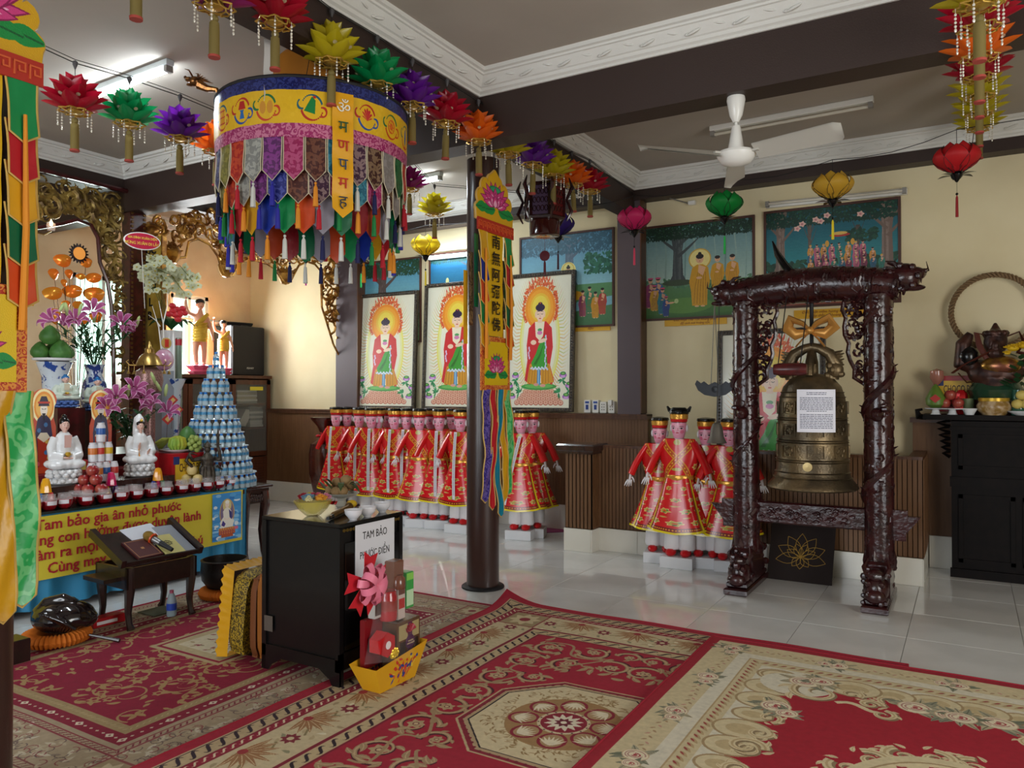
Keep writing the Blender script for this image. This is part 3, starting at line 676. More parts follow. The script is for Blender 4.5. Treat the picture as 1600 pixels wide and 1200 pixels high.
def lotus_lantern(label,tube=True):
 t=thing('lotus_lantern',label,'lantern')
 for ring,(n,r0,z0) in enumerate(((5,.0,.03),(7,.012,.02),(8,.02,.008),(7,.03,.0))):
  for k in range(n):
   o=bpy.data.objects.new('petal',PM[ring]); COL.objects.link(o); o.parent=t; a=2*PI*(k+.5*(ring % 2))/n+ring*.2
   o.location=(r0*math.cos(a),r0*math.sin(a),z0); o.rotation_euler=(0,0,a)
 mb=MB(); mb.tube([(.082*math.cos(a)*(1+.12*math.cos(8*a)),.082*math.sin(a)*(1+.12*math.cos(8*a)),-.008) for a in np.linspace(0,2*PI,33)[:-1]],.0045,5,close=True)
 mb.tube([(.05*math.cos(a),.05*math.sin(a),-.014) for a in np.linspace(0,2*PI,17)[:-1]],.004,5,close=True)
 for k in range(8): a=k*PI/4; mb.tube([(.045*math.cos(a),.045*math.sin(a),-.015),(.066*math.cos(a+.25),.066*math.sin(a+.25),-.02),(.09*math.cos(a),.09*math.sin(a),-.006)],.004,4)
 mb.lathe([(.0,-.02),(.03,-.018),(.045,-.006),(.04,.01),(0,.012)],12)
 mb.build('gold_ring',m_filig,t)
 bs=MB().cyl((0,0,0),(0,0,-.02),.001,4)
 for k in range(5): bs.sph((0,0,-.026-.016*k),(.0055,.0055,.0065 if k < 4 else .010),6,4)
 bm_=bs.mesh('bead_string',m_bead)
 for k in range(6):
  o=bpy.data.objects.new('bead_string',bm_); COL.objects.link(o); o.parent=t; a=k*PI/3+.3; o.location=(.088*math.cos(a),.088*math.sin(a),-.01)
 MB().cyl((0,0,.02),(0,0,.262),.0022,5).build('hanging_cord',m_wire,t)
 MB().lathe([(.004,.235),(.014,.262),(.014,.278),(.004,.285)],8).build('cord_clamp',mat('grey_socket','#4c4a4c',rough=.5),t)
 if tube:
  b=MB().cyl((0,0,-.02),(0,0,-.05),.0015,4).sph((0,0,-.062),.019,8,6).tube([(0,0,-.08),(0,0,-.12),(0,0,-.235)],[.021,.023,.023],12,cap=False).build('tassel_tube',m_tas,t)
  MB().lathe([(.026,-.238),(.027,-.228),(.025,-.228)],10).build('tassel_hem',m_tasend,b)
 return t
LP=lotus_lantern('x'); first=[True]
def hang_lotus(label,col,loc,rz=0.0,s=1.0,tilt=0,tube=True):
 t=LP if first[0] else dup(LP); first[0]=False
 t.location=loc; t.rotation_euler=(tilt,0,rz); t.scale=(s,)*3; t['label']=label; t['group']='plastic lotus lanterns'
 setmat(t,{'petal': mp_[col]})
 if not tube:
  for c in KIDS(t):
   if c.name.startswith('tassel_tube'): [bpy.data.objects.remove(g) for g in KIDS(c)]; bpy.data.objects.remove(c)
 return t
def cord(label,pts,r=.0035,name='black_cord',cat='cord',m=None,dbl=0.0):
 mb=MB().tube(pts,r,5)
 if dbl: mb.tube([Vector(p)+Vector((0,0,dbl)) for p in pts],r*.7,5)
 return tag(mb.build(name,m or m_wire),label,cat)
main=[(430,22,'red'),(518,84,'yellow'),(590,120,'green'),(644,152,'purple'),(697,180,'red'),(748,208,'orange'),(794,228,'yellow'),(833,244,'purple'),(865,261,'yellow'),(895,276,'orange'),(922,286,'red')]
XS=-2.90; clips=[]
clips.append(onX(150,-260,XS))
for i,(x,y) in enumerate(((213,-60),(335,8))):
 p=onX(x,y,XS); clips.append(p+Vector((0,0,.27))); hang_lotus('%s plastic lotus lantern cut by the top edge, %s hanging tube' % (('purple','leftmost') if i==0 else ('magenta','brown')),('purple','magenta')[i],p,i)
seen={}
for i,(x,y,c) in enumerate(main):
 p=onX(x,y+12,XS); clips.append(p+Vector((0,0,.27)))
 l={0: 'large red plastic lotus lantern over the white ribbon at the top',1: 'yellow plastic lotus lantern above the round canopy top',2: 'green plastic lotus lantern over the canopy\'s right rim',3: 'purple plastic lotus lantern between green and red ones on the beam cord',
         4: 'red plastic lotus lantern left of the orange one near the column',5: 'orange plastic lotus lantern in front of the column top',6: 'yellow plastic lotus lantern just right of the column top',7: 'purple plastic lotus lantern between two yellow ones on the beam cord',
         8: 'small yellow plastic lotus lantern in front of the hexagonal wooden lantern',9: 'small orange plastic lotus lantern second from the far end of the beam cord',10: 'small red plastic lotus lantern last at the far end of the beam cord'}[i]
 hang_lotus(l,c,p,i*1.3,1.0,.04*math.sin(i*3))
clips.append(Vector((-2.90,7.36,3.46)))
cord('double black cord strung below the beam carrying the long row of plastic lotus lanterns',clips,.0032,dbl=.012)
XL=-4.4; cl=[onX(0,45,XL)]
for i,(x,y,c) in enumerate(((117,172,'red'),(202,192,'green'),(281,215,'purple'),(338,236,'orange'))):
 p=onX(x,y,XL); cl.append(p+Vector((0,0,.27)))
 hang_lotus(['dark red plastic lotus lantern under the glowing ceiling tube, leftmost of its cord','green plastic lotus lantern between the dark red and purple ones at upper left','purple plastic lotus lantern near the ceiling corner at upper left','orange plastic lotus lantern half hidden behind the left edge of the canopy'][i],c,p,i*.9)
p=onX(640,295,XL); cl.append(p+Vector((0,0,.27))); hang_lotus('small magenta plastic lotus lantern below the far lit tube beside the canopy','magenta',p,.4)
p=onX(679,334,XL); cl.append(p+Vector((0,0,.27))); hang_lotus('small pale yellow plastic lotus lantern between canopy and column, under the far tube','yellow',p,1.4)
cl.append(Vector((-3.4,7.1,3.45)))
cord('thin double black cord at the upper left carrying plastic lotus lanterns',cl,.0032,dbl=.02)
# right cord, running straight away from the viewer
cr=[Vector((.03,1.2,3.42))]; n=0
for (y,d,c,l) in ((6,3.15,'yellow','yellow plastic lotus lantern topmost of the upper right bunch'),(42,3.55,'red','red plastic lotus lantern with white beads in the upper right bunch'),(88,3.9,'orange','orange plastic lotus lantern in the upper right bunch'),(120,4.4,'red','dark red plastic lotus lantern under the orange one at upper right'),(150,4.9,'yellow','yellow plastic lotus lantern directly under the dark red one at upper right'),(177,5.4,'yellow','yellow plastic lotus lantern second lowest in the upper right bunch'),(200,5.9,'yellow','yellow plastic lotus lantern lowest in the upper right bunch')):
 p=atD(1530,y,d); cr.append(p+Vector((0,0,.27))); hang_lotus(l,c,p,n*.7,1.0); n+=1
cr.append(Vector((.03,7.3,3.5)))
cord('black cord at the upper right carrying the bunched plastic lotus lanterns',cr,.003)
# --- fabric lotus lanterns
FC={'pink': '#dc2c70','green': '#12963f','gold': '#e8bc40','red': '#dc2a30','purple': '#3c2484','yellow': '#e8cf28','bright_green': '#0fae52','rose': '#d24aa0'}
def fabric_petal(L,W,lean,bulge,name):
 mb=MB(); P=[]
 def f(u,v):
  s=(u-.5)*2; w=W*(math.sin(PI*v**.75)**.75 if 0 < v < 1 else 0)
  return (.018+lean*L*math.sin(v*2.2)+bulge*math.sin(PI*v)*(1-s*s*.7),s*w*.5,L*v)
 mb.grid(f,6,8,uv=False); mb.slot(1)
 mb.tube([f(0,v) for v in np.linspace(.02,1,8)]+[f(1,v) for v in np.linspace(1,.02,8)][1:],.0018,4)
 return mb.mesh(name,[MATS.get('fab') or mat('fab','#c92060',rough=.5,thin=.4),m_wire])
FPo,FPi=fabric_petal(.17,.15,.62,.03,'petal'),fabric_petal(.205,.15,.34,.03,'petal')
def fabric_lotus():
 t=thing('fabric_lantern','x','lantern')
 for k in range(6):
  for ring in (0,1):
   o=bpy.data.objects.new('petal',(FPi,FPo)[ring]); COL.objects.link(o); o.parent=t; o.rotation_euler=(0,0,k*PI/3+ring*PI/6+.35); o.location=(0,0,.01 if ring else .0)
 sm=MB()
 def f(u,v): s=(u-.5)*2; w=.05*math.sin(PI*min(1,v*.95+.05)); return (.01+.115*v,s*w*.5,-.012+.012*math.sin(v*3))
 sm.grid(f,2,5,uv=False); me=sm.mesh('sepal',m_black)
 for k in range(6): o=bpy.data.objects.new('sepal',me); COL.objects.link(o); o.parent=t; o.rotation_euler=(0,0,k*PI/3)
 MB().lathe([(.006,-.055),(.016,-.04),(.034,-.018),(.040,.0),(.02,.01)],10).build('calyx',m_black,t)
 MB().cyl((0,0,-.05),(0,0,-.13),.0015,4).sph((0,0,-.135),.009,8,6).build('drop_cord',m_black,t)
 MB().tube([(0,0,-.145),(0,0,-.16),(0,0,-.29)],[.003,.008,.010],7).build('tassel',MATS['fab'],t)
 MB().cyl((0,0,.02),(0,0,.30),.002,5).build('hanging_cord',m_wire,t)
 return t
FL=fabric_lotus(); ff=[True]; hk=[]
for i,(x,y,c,l,Y,tc) in enumerate(((478,404,'rose','rose pink fabric lotus lantern half hidden by the canopy streamers',6.3,None),(564,405,'bright_green','bright green fabric lotus lantern in front of the leftmost mural',6.3,None),(665,400,'yellow','bright yellow fabric lotus lantern left of the column',6.4,None),(872,370,'purple','dark purple fabric lotus lantern beside the hexagonal wooden lantern',6.4,'#401025'),
  (991,361,'pink','hot pink fabric lotus lantern in front of the grey wall pillar',6.5,'#d4405e'),(1132,340,'green','dark green fabric lotus lantern under the ceiling fan',6.45,'#23b04a'),(1301,313,'gold','golden fabric lotus lantern in front of the reclining figure mural',6.4,'#e8d02a'),(1495,272,'red','scarlet fabric lotus lantern under the upper right bunch',6.3,'#8f1d20'))):
 t=FL if i==0 else dup(FL); p=onY(x,y,Y); t.location=p; t.rotation_euler.z=i*.55; t['label']=l; t['group']='fabric lotus lanterns'; s=1.05; t.scale=(s,)*3
 mm=mat('fabric_'+c,FC[c],rough=.5,thin=.45); mt=mat('tassel_'+c,tc or FC[c],rough=.7); setmat(t,{'petal': mm,'tassel': mt}); hk.append(p+Vector((0,0,.315)))
def sag(P):
 R=[]
 for a,b in zip(P,P[1:]): R+=[a+(b-a)*t-Vector((0,0,.05*math.sin(PI*t))) for t in (0,.25,.5,.75)]
 return R+[P[-1]]
cord('thin black cord across the room carrying the fabric lotus lanterns',sag([Vector((-6.9,6.2,3.40))]+hk+[Vector((3.3,6.1,3.45))]),.003)
# --- ceiling fan
q=onZ(1150,152,3.22); hub=Vector((q.x,q.y,0)); hub.z=onY(1150,250,q.y).z
t=thing('ceiling_fan','white three bladed ceiling fan hanging beside the big dark beam','fan',hub); t.scale=(.82,.82,1)
top=3.22-hub.z
MB().lathe([(.0,top),(.062,top),(.066,top-.02),(.045,top-.11),(.02,top-.15)],20).build('ceiling_cup',m_white,t)
MB().cyl((0,0,.09),(0,0,top-.1),.011,10).build('down_rod',m_white,t)
MB().lathe([(.028,.20),(.032,.19),(.05,.10),(.06,.06)],20).build('rod_cover',m_white,t)
MB().lathe([(.06,.062),(.13,.045),(.138,.03),(.13,.01),(.10,-.02),(.04,-.035),(0,-.037)],28).build('motor_housing',m_white,t)
zt=MB()
def bl(u,v): r=.15+.62*u; w=(.055+.02*u)*(1 if u < .93 else math.sqrt(max(0,1-((u-.93)/.075)**2))); return (r,(v-.5)*2*w,.03+(.5-v)*.06)
zt.grid(bl,18,3,uv=False); zt.grid(lambda u,v: (bl(u,v)[0],bl(u,v)[1],bl(u,v)[2]-.006),18,3,uv=False)
zt.box((.135,0,.03),(.10,.05,.012)); bmh=zt.mesh('blade',mat('fan_blade_paint','#bcb8ae',rough=.4))
pl=onZ(1003,229,hub.z+.03); pr=onZ(1335,213,hub.z+.03); FL_=((pl-hub).to_2d().length+(pr-hub).to_2d().length)/2
a0=math.atan2(pl.y-hub.y,pl.x-hub.x)
for a in (a0,a0+2*PI/3,a0-2*PI/3):
 o=bpy.data.objects.new('blade',bmh); COL.objects.link(o); o.parent=t; o.rotation_euler=(0,0,a); o.scale=(FL_/.77/.82,1.1,1)
# --- fluorescent lamps
m_lamp=mat('lit_tube','#ffffff',emis='#e8f6ff',estr=45.0); m_off=mat('unlit_tube','#cfc8b8',rough=.2)
def tube_lamp(label,a,b,lit,off=(0,0,-1),w=.045,bare=False):
 a,b=Vector(a),Vector(b); L=(b-a).length; o=Vector(off); s=(b-a).normalized(); sd=s.cross(o)
 t=thing('tube_lamp',label,'lamp',a); M=frameM((0,0,0),s,sd)  # local z = s x sd
 z=s.cross(sd); sg=1 if z.dot(o) > 0 else -1
 MB().bx((0,-w*.6,0),(L,w*.6,sg*.045),m=M,bev=.006).build('housing',m_white if not lit else mat('lamp_body','#cfd6d8',rough=.5),t)
 for e in (0.02,L-.02): MB().bx((e-.016,-w*.55,sg*.045),(e+.016,w*.55,sg*.085),m=M).build('end_holder',mat('holder','#8f8b85',rough=.5),t)
 MB().cyl((.035,0,sg*.072),(L-.035,0,sg*.072),.013 if not bare else .016,12,m=M).build('glass_tube',m_lamp if lit else m_off,t)
 if lit:
  l=bpy.data.lights.new('tube_glow','AREA'); l.shape='RECTANGLE'; l.size=L-.1; l.size_y=.05; l.energy=14*lit; l.color=(.82,.93,1.0)
  lo=bpy.data.objects.new('tube_glow',l); COL.objects.link(lo); c=(a+b)/2+o*.11
  R=frameM((0,0,0),s,sd if (s.cross(sd)).dot(-o) > 0 else -sd); lo.matrix_world=Matrix.Translation(c) @ R
 return t
tube_lamp('lit fluorescent tube on the ceiling at upper left',onZ(112,150,CZ-.0),onZ(266,92,CZ),1.0)
tube_lamp('lit fluorescent tube on the far ceiling seen between canopy and column',onZ(612,283,CZ),onZ(690,268,CZ),.8)
tube_lamp('unlit long ceiling tube lamp beside the ceiling fan',onZ(1110,198,CZ),onZ(1365,150,CZ),0)
tube_lamp('unlit tube lamp on the wall above the reclining figure mural',onY(1198,322,WY),onY(1418,300,WY),0,(0,-1,0))
tube_lamp('lit wall tube lamp above the night sky mural left of the column',onY(672,404,WY),onY(752,396,WY),.25,(0,-1,0))
tube_lamp('unlit tube lamp on the peach wall under the gilded carving',(LX,6.2,2.42),(LX,7.0,2.42),0,(1,0,0))
# lamp socket on the back wall
t=thing('lamp_socket','small lamp socket with loose wires high on the back wall','socket',onY(1083,318,WY))
MB().box((0,-.03,0),(.07,.05,.04),bev=.005).build('socket_body',m_white,t); MB().tube([(-.04,-.03,0),(-.12,-.05,.03),(-.25,-.06,.08)],.006,6).build('cable',mat('grey_cable','#77736b',rough=.6),t)
# --- hexagonal carved wooden lantern
p=onY(851,318,5.7); t=thing('hexagonal_lantern','hexagonal carved dark wooden lantern with dragon brackets right of the column','lantern',p,.25)
m_rose=mat('rosewood_gloss','#3a1618',rough=.2,col2='#241012',vscale=14,coat=.4); m_redp=mat('red_lantern_panel','#6d1a1a',rough=.3,thin=.3)
R=.175
MB().lathe([(R*.6,.165),(R,.15),(R*1.03,.13),(R*.98,.12)],6).build('upper_frame',m_rose,t,smooth=False); MB().lathe([(R*.98,-.12),(R*1.03,-.13),(R*.9,-.145),(R*.72,-.15)],6).build('lower_frame',m_rose,t,smooth=False)
for k in range(6):
 a0,a1=k*PI/3,(k+1)*PI/3; P0=Vector((R*.96*math.cos(a0),R*.96*math.sin(a0),0)); P1=Vector((R*.96*math.cos(a1),R*.96*math.sin(a1),0)); M=frameM((P0+P1)/2,P1-P0,(0,0,1))
 MB().box((0,0,-.003),(R*.9,.24,.004),m=M).build('panel',m_redp if k % 2 else mat('mauve_panel','#4d3a56',rough=.4),t)
 fr_=MB()
 for sx_ in (-1,1): fr_.box((sx_*R*.43,0,.003),(.018,.26,.014),m=M)
 for i in range(4):
  for j in range(3): fr_.tube([((i-1.5)*.033+.014*math.cos(b),(j-1)*.07+.024*math.sin(b),.003) for b in np.linspace(0,2*PI,9)[:-1]],.003,4,close=True,m=M)
 fr_.build('fretwork',m_rose,t)
 c=Vector((R*1.08*math.cos(a0),R*1.08*math.sin(a0),0)); MB().tube([c+Vector((0,0,-.16)),c*1.22+Vector((0,0,-.08)),c+Vector((0,0,.02)),c*1.25+Vector((0,0,.12)),c*1.1+Vector((0,0,.20))],[.006,.016,.012,.018,.004],6).build('bracket',m_rose,t)
MB().lathe([(.125,-.15),(.128,-.16),(.128,-.27),(.12,-.275)],20).build('lower_drum',mat('brown_glass','#3a1512',rough=.12,coat=.5),t)
MB().lathe([(0,-.268),(.118,-.272)],20).build('diffuser',mat('frosted','#a59d92',rough=.5),t)
MB().cyl((0,0,.16),(0,0,CZ-p.z),.004,6).build('hanging_cord',m_wire,t)
MB().cyl((0,0,-.27),(0,0,-.42),.0015,4).lathe([(0,-.005),(.03,-.002),(.045,.0),(.03,.002),(0,.005)],12,m=TM((0,0,-.44),rx=PI/2)).tube([(0,0,-.48),(0,0,-.50),(0,0,-.60)],[.003,.01,.012],7).build('pendant',mat('dark_red_pendant','#5a1220',rough=.5),t)
p0=p
# --- satin materials
def satin(name,c,c2=None,vs=30): return mat(name,c,rough=.36,bump=.35,bscale=14,col2=c2,vscale=vs*.6,kind='brocade',coat=.15)
BRO=[('pink','#941b56','#b1577d'),('navy','#121748','#53557f'),('olive','#88803f','#6d682f'),('red','#9e1c19','#ba4023'),('silver','#9e9e96','#7e7e7a'),('violet','#521756','#7b327d'),('magenta','#8d154d','#ab4670'),('maroon','#411917','#673c2d'),('teal','#0b5d76','#358497'),('plum','#371031','#856c6d'),('brown','#3b1c19','#7a6048'),('grey','#8f8886','#7f7875'),('green','#124b27','#276338'),('royal','#171f6f','#444b99'),('scarlet','#ab251c','#c04434')]
bro={k: satin('brocade_'+k,a,b) for k,a,b in BRO}
PLAIN={'red': '#c01f2c','yellow': '#d8a01c','blue': '#12309a','green': '#0f8a4a','orange': '#d04a1c','grey': '#948f9c','crimson': '#8a1420','emerald': '#0b6a44','rust': '#a83a18','black': '#14141c','skyblue': '#6ab0d8'}
pla={k: mat('satin_'+k,v,rough=.34,bump=.5,bscale=11,coat=.1,thin=.15) for k,v in PLAIN.items()}
m_pipe=mat('gold_piping','#c9a458',rough=.5); m_pipew=mat('cream_piping','#c9bda0',rough=.6)
# --- canopy
cp=atD(490,177,4.62); R=.55; CANZ=cp.z
t=thing('round_canopy','big round hanging canopy of brocade strips, tassels and a yellow embroidered band','canopy',cp)
face=math.atan2(-cp.y,-cp.x)   # direction from the canopy to the viewer
def ang(x): return face+math.asin(max(-1,min(1,(x-490)/146.0)))
c=CV(3600,160,'#dcae1c',360,.155*2)
for i in range(500): c.ell(rr_.uniform(0,360),rr_.uniform(0,.31),rr_.uniform(.3,1.2),.02,rr_.choice(['#d6a818','#e2b828']),al=.5)
def sym(c,d,kind):
 U=6.2; S=lambda u,v: (d+u*U*1.0,.155+v*.125)
 def rb(P,w,col): 
  p=np.array([S(*q) for q in P]); n=len(p)
  for i in range(n-1):
   (ax,ay),(bx_,by_)=p[i],p[i+1]; ww=w*U*1.25; hh=w*.155
   c.poly([(ax-ww/2,ay-hh/2),(ax+ww/2,ay+hh/2),(bx_+ww/2,by_+hh/2),(bx_-ww/2,by_-hh/2)],col); c.ell(bx_,by_,ww*.5,hh*.5,col,n=8)
 cur=lambda a0,a1,r,cx=0,cy=0: [(cx+r*math.cos(a),cy+r*math.sin(a)*1.0) for a in np.linspace(a0,a1,14)]
 cols=[('#1f5a6a','#b02a22'),('#b02a22','#1f4a9a'),('#1d6a3a','#c23a1c')][kind % 3]
 rb(cur(.3,2.6,.9,.0,.0),.10,cols[0]); rb(cur(3.4,5.9,.95,0,0),.11,cols[1]); rb(cur(2,5,.35,-.9,.2),.11,cols[0]); rb(cur(-2,1.8,.35,.9,-.3),.11,cols[1])
 if kind % 7==0:
  for a in (-.3,0,.3):
   rb([(a,-.6),(a,.6)],.07,'#b02a22'); rb([(-.5,a*1.6),(.5,a*1.6)],.07,'#b02a22')
 elif kind % 7==1: c.poly([S(-.45,.1),S(.45,.1),S(.25,.7),S(-.25,.7)],'#b3201c'); c.poly([S(-.3,-.6),S(.3,-.6),S(.15,-.1),S(.3,.05),S(-.3,.05),S(-.15,-.1)],'#1f63a8')
 elif kind % 7==2: c.ell(*S(-.35,0),.3*U,.06,'#c98a2a',n=16); c.ell(*S(.35,0),.3*U,.06,'#c98a2a',n=16)
 elif kind % 7==3: c.poly([S(-.7,-.3),S(.0,.8),S(.3,.5),S(.25,-.5)],'#127a3c'); c.ell(*S(.2,.75),.14*U,.014,'#b3201c',n=10)
 elif kind % 7==4: [c.poly([S(0,-.3),S(.5*math.cos(a)-.12,.55*math.sin(a)),S(.62*math.cos(a),.7*math.sin(a)),S(.5*math.cos(a)+.12,.5*math.sin(a))],'#c01c2c') for a in np.linspace(0,PI,7)]
 elif kind % 7==5:
  rb(cur(0,6.4,.5),.10,'#d2571c'); rb(cur(0,6.4,.2),.1,'#d2571c')
  for a in np.linspace(0,PI,5)[:-1]: rb([(-.5*math.cos(a),-.5*math.sin(a)),(.5*math.cos(a),.5*math.sin(a))],.06,'#d2571c')
 else: c.ell(*S(0,0),.22*U,.085,'#1c4f9c',n=16); c.poly([S(-.2,-.9),S(.2,-.9),S(0,-.6)],'#b3201c')
degs=[math.degrees(math.asin((x-490)/146.0)) for x in (362,392,426,488,565,603,628)]
for k,dg in enumerate(degs): sym(c,(dg+180) % 360,k)
for k in range(7): sym(c,(100+k*27+180) % 360,k)
mband=cmat('embroidered_yellow_satin',c,rough=.38,bump=.3,bscale=14)
A0=face-PI
def ring(name,r0,r1,z0,z1,m,par,uv=False,n=64,rip=0.0):
 mb=MB().grid(lambda u,v: ((r0+(r1-r0)*v+rip*math.sin(u*2*PI*23))*math.cos(A0+u*2*PI),(r0+(r1-r0)*v+rip*math.sin(u*2*PI*23))*math.sin(A0+u*2*PI),z0+(z1-z0)*v),n,2,uv=uv)
 return mb.build(name,m,par)
ring('blue_valance',R+.006,R+.002,-.075,.0,satin('brocade_valance','#10164e','#2c3674',40),t)
ring('symbol_band',R+.003,R+.006,-.252,-.074,mband,t,uv=True,n=96,rip=.002)
ring('pink_valance',R,R+.004,-.322,-.250,satin('brocade_rose','#96205c','#c2708e',40),t)
MB().tube([(R*math.cos(a),R*math.sin(a),.0) for a in np.linspace(0,2*PI,49)[:-1]],.010,6,close=True).build('top_hoop',m_blackm,t)
MB().lathe([(.0,.40),(.03,.385),(.08,.35),(.15,.32),(.21,.30),(.245,.26),(.25,.12),(.27,.0)],32,lob=.04,nl=8).build('orange_dome',mat('orange_cloth','#b5711c',rough=.6,thin=.2),t)
MB().lathe([(.30,.0),(R,.0)],48).build('top_cloth',mat('dark_top_cloth','#3a2a22',rough=.8),t)
for k in range(4): a=k*PI/2+.7; MB().cyl((R*.9*math.cos(a),R*.9*math.sin(a),.0),(.03*math.cos(a),.03*math.sin(a),min(.44,CZ-cp.z)),.002,4).build('hanging_cord',m_wire,t)
def strip_mesh(w,L,name,pipe=True,tip=.055,wav=.0):
 mb=MB(); n=10
 def f(u,v):
  x=(u-.5)*w; z=-L*v; e=tip*(1-abs(u-.5)*2)
  return (x,wav*math.sin(v*9+u*4)*v+.004*math.sin(u*7+v*5),z-e*v)
 mb.grid(f,4,n,uv=False)
 if pipe: mb.slot(1); mb.tube([f(0,v) for v in np.linspace(0,1,5)]+[f(.5,1)]+[f(1,v) for v in np.linspace(1,0,5)],.0028,4)
 return mb.mesh(name,[bro['pink'],m_pipew])
def strip_tassel(col,L=.095):
 return MB().sph((0,0,-.012),.008,6,5).tube([(0,0,-.02),(0,0,-.035),(0,0,-.04-L)],[.004,.011,.015],7).mesh('tassel',mat('thread_'+col,{'white': '#cfcfc8','red': '#b3182a','orange': '#dd8a24','blue': '#2a2a9a','green': '#187a3c','navy': '#14184a'}[col],rough=.7))
TS={k: strip_tassel(k) for k in ('white','red','orange','blue','green','navy')}
NS=30; SMA,SMB,SMC=strip_mesh(.105,.18,'strip'),strip_mesh(.112,.33,'strip'),strip_mesh(.118,.48,'strip',False,.06,.006)
sa=['pink','navy','olive','red','silver','violet','magenta','maroon','teal','plum','brown','grey','green','scarlet']
sb=['navy','olive','red','silver','violet','royal','maroon','plum','magenta','teal','pink','brown','grey','green']
scn=['skyblue','green','red','yellow','blue','green','orange','grey','emerald','crimson','rust','grey','emerald','black']
ta=['red','navy','orange','red','white','blue','red','orange','white','white','navy','white','navy','red']
tb=['blue','green','red','orange','blue','blue','orange','red','green','orange','green','white','navy','white']
for k in range(NS):
 a=face-PI*.46+2*PI*(k)/NS; i=k % 14
 for (me,r,z,m,dz,tas,off) in ((SMA,R-.004,-.315,bro[sa[i]],-.18-.055,ta[i],0),(SMB,R-.03,-.28,bro[sb[i]],-.33-.055,tb[i],.35),(SMC,R-.07,-.28,pla[scn[i]],-.48-.06,ta[(i+3) % 14] if k % 2 else tb[(i+5) % 14],.8)):
  aa=a+off*2*PI/NS*.5; o=bpy.data.objects.new('strip',me); COL.objects.link(o); o.parent=t
  o.location=(r*math.cos(aa),r*math.sin(aa),z); o.rotation_euler=(0,0,aa+PI/2); o.material_slots[0].link='OBJECT'; o.material_slots[0].material=m
  if not (me is SMA and k % 2==0 and k % 3==0):
   ts=bpy.data.objects.new('tassel',TS[tas]); COL.objects.link(ts); ts.parent=o; ts.location=(0,.003,dz)
# the yellow mantra streamer on the canopy's front
a=ang(529); M=frameM(((R+.012)*math.cos(a),(R+.012)*math.sin(a),0),(-math.sin(a),math.cos(a),0),(0,0,1))
st_=MB().grid(lambda u,v: ((u-.5)*.115,-.07-.62*v-.05*v*(1-abs(2*u-1)),.006+.004*math.sin(v*20)),4,16,m=M,uv=False).build('mantra_streamer',mat('mantra_satin','#dfa010',rough=.35,bump=.3,bscale=14),t)
for k,(g,cc) in enumerate(zip('ॐमणपमह',('#e8e4d0','#114a2c','#b3201c','#1c3a5a','#b3201c','#1c2a3a'))):
 text(g,'seed_syllable',.088,mat('stitch_'+cc[1:],cc,rough=.6),st_,parent_world(t) @ M @ Matrix.Translation((0,-.155-.10*k,.016)),ext=.001,bold=.0)
MB().grid(lambda u,v: ((u-.5)*.05,-.05-.0*u+.25-.33*v,-.02+.01*math.sin(v*9)),2,8,m=frameM(((R)*math.cos(ang(430)),R*math.sin(ang(430)),0),(-math.sin(a),math.cos(a),0),(0,0,1)),uv=False).build('white_ribbon',mat('white_ribbon_cloth','#cfcac4',rough=.6,thin=.2),t)
# gilded dragon head on an arm at the canopy's left
a=ang(350); q=Vector(((R+.0)*math.cos(a),R*math.sin(a),.0)); dv=Vector((RGT[0]*-1,RGT[1]*-1,0))
m_dg=mat('antique_gold','#9a6a3a',rough=.28,metal=.85,col2='#5c3a22',vscale=40)
dr=MB().tube([q+dv*-.02+Vector((0,0,-.02)),q+dv*.0+Vector((0,0,.03)),q+dv*.05+Vector((0,0,.035)),q+dv*.10+Vector((0,0,.06))],[.010,.014,.02,.028],8)
hd=q+dv*.12+Vector((0,0,.075)); dr.sph(hd,(.035,.035,.028),10,7).sph(hd+dv*.035+Vector((0,0,.012)),(.024,.024,.014),8,6).sph(hd+dv*.03+Vector((0,0,-.018)),(.02,.02,.008),8,6).sph(hd+dv*.055+Vector((0,0,.024)),.010,6,5)
for k in range(6): dr.tube([hd+dv*-.01+Vector((0,0,.015)),hd+dv*(-.03-.01*k)+Vector((.006*k,0,.045-.012*k))],[.008,.001],5)
for s_ in (-1,1): dr.tube([hd+Vector((0,.015*s_,.02)),hd+dv*.01+Vector((0,.03*s_,.055)),hd+dv*.03+Vector((0,.035*s_,.06))],[.006,.004,.001],5)
dr.build('dragon_head',m_dg,t)
# --- long name banners
def lotus_print(bgc,W=256,Hh=256,scy=1.0):
 c=CV(W,Hh,bgc,2,2)
 for k,(a,L) in enumerate(((-1.1,.6),(1.1,.6),(-.35,.65),(.35,.65),(0,.6))): c.leaf(1+.4*a,.55,L*.9,.36,-PI/2+PI+(PI/2-PI)+0 if False else (.0 if a > 0 else PI)+(-.15 if a > 0 else .15),'#0f8a3e','#0a5a2c')
 def pet(x,y,L,W_,an): c.leaf(x,y,L,W_,an,'#8a1450'); c.leaf(x+.02*math.cos(an),y+.02*math.sin(an),L*.9,W_*.8,an,'#cf3c80'); c.leaf(x+.02*math.cos(an),y+.02*math.sin(an),L*.62,W_*.55,an,'#efb0cc')
 for an in np.linspace(PI*.08,PI*.92,9): pet(1,.72,.78,.26,an)
 c.ell(1,1.22,.30,.12,'#0f7a4a'); c.ell(1,1.22,.24,.08,'#2a9a64')
 for an in np.linspace(PI*.02,PI*.98,7): pet(1,.70,.60,.28,an)
 for an in (PI*.3,PI*.5,PI*.7): pet(1,.62,.52,.26,an)
 pet(1,.60,.42,.3,PI/2); return c
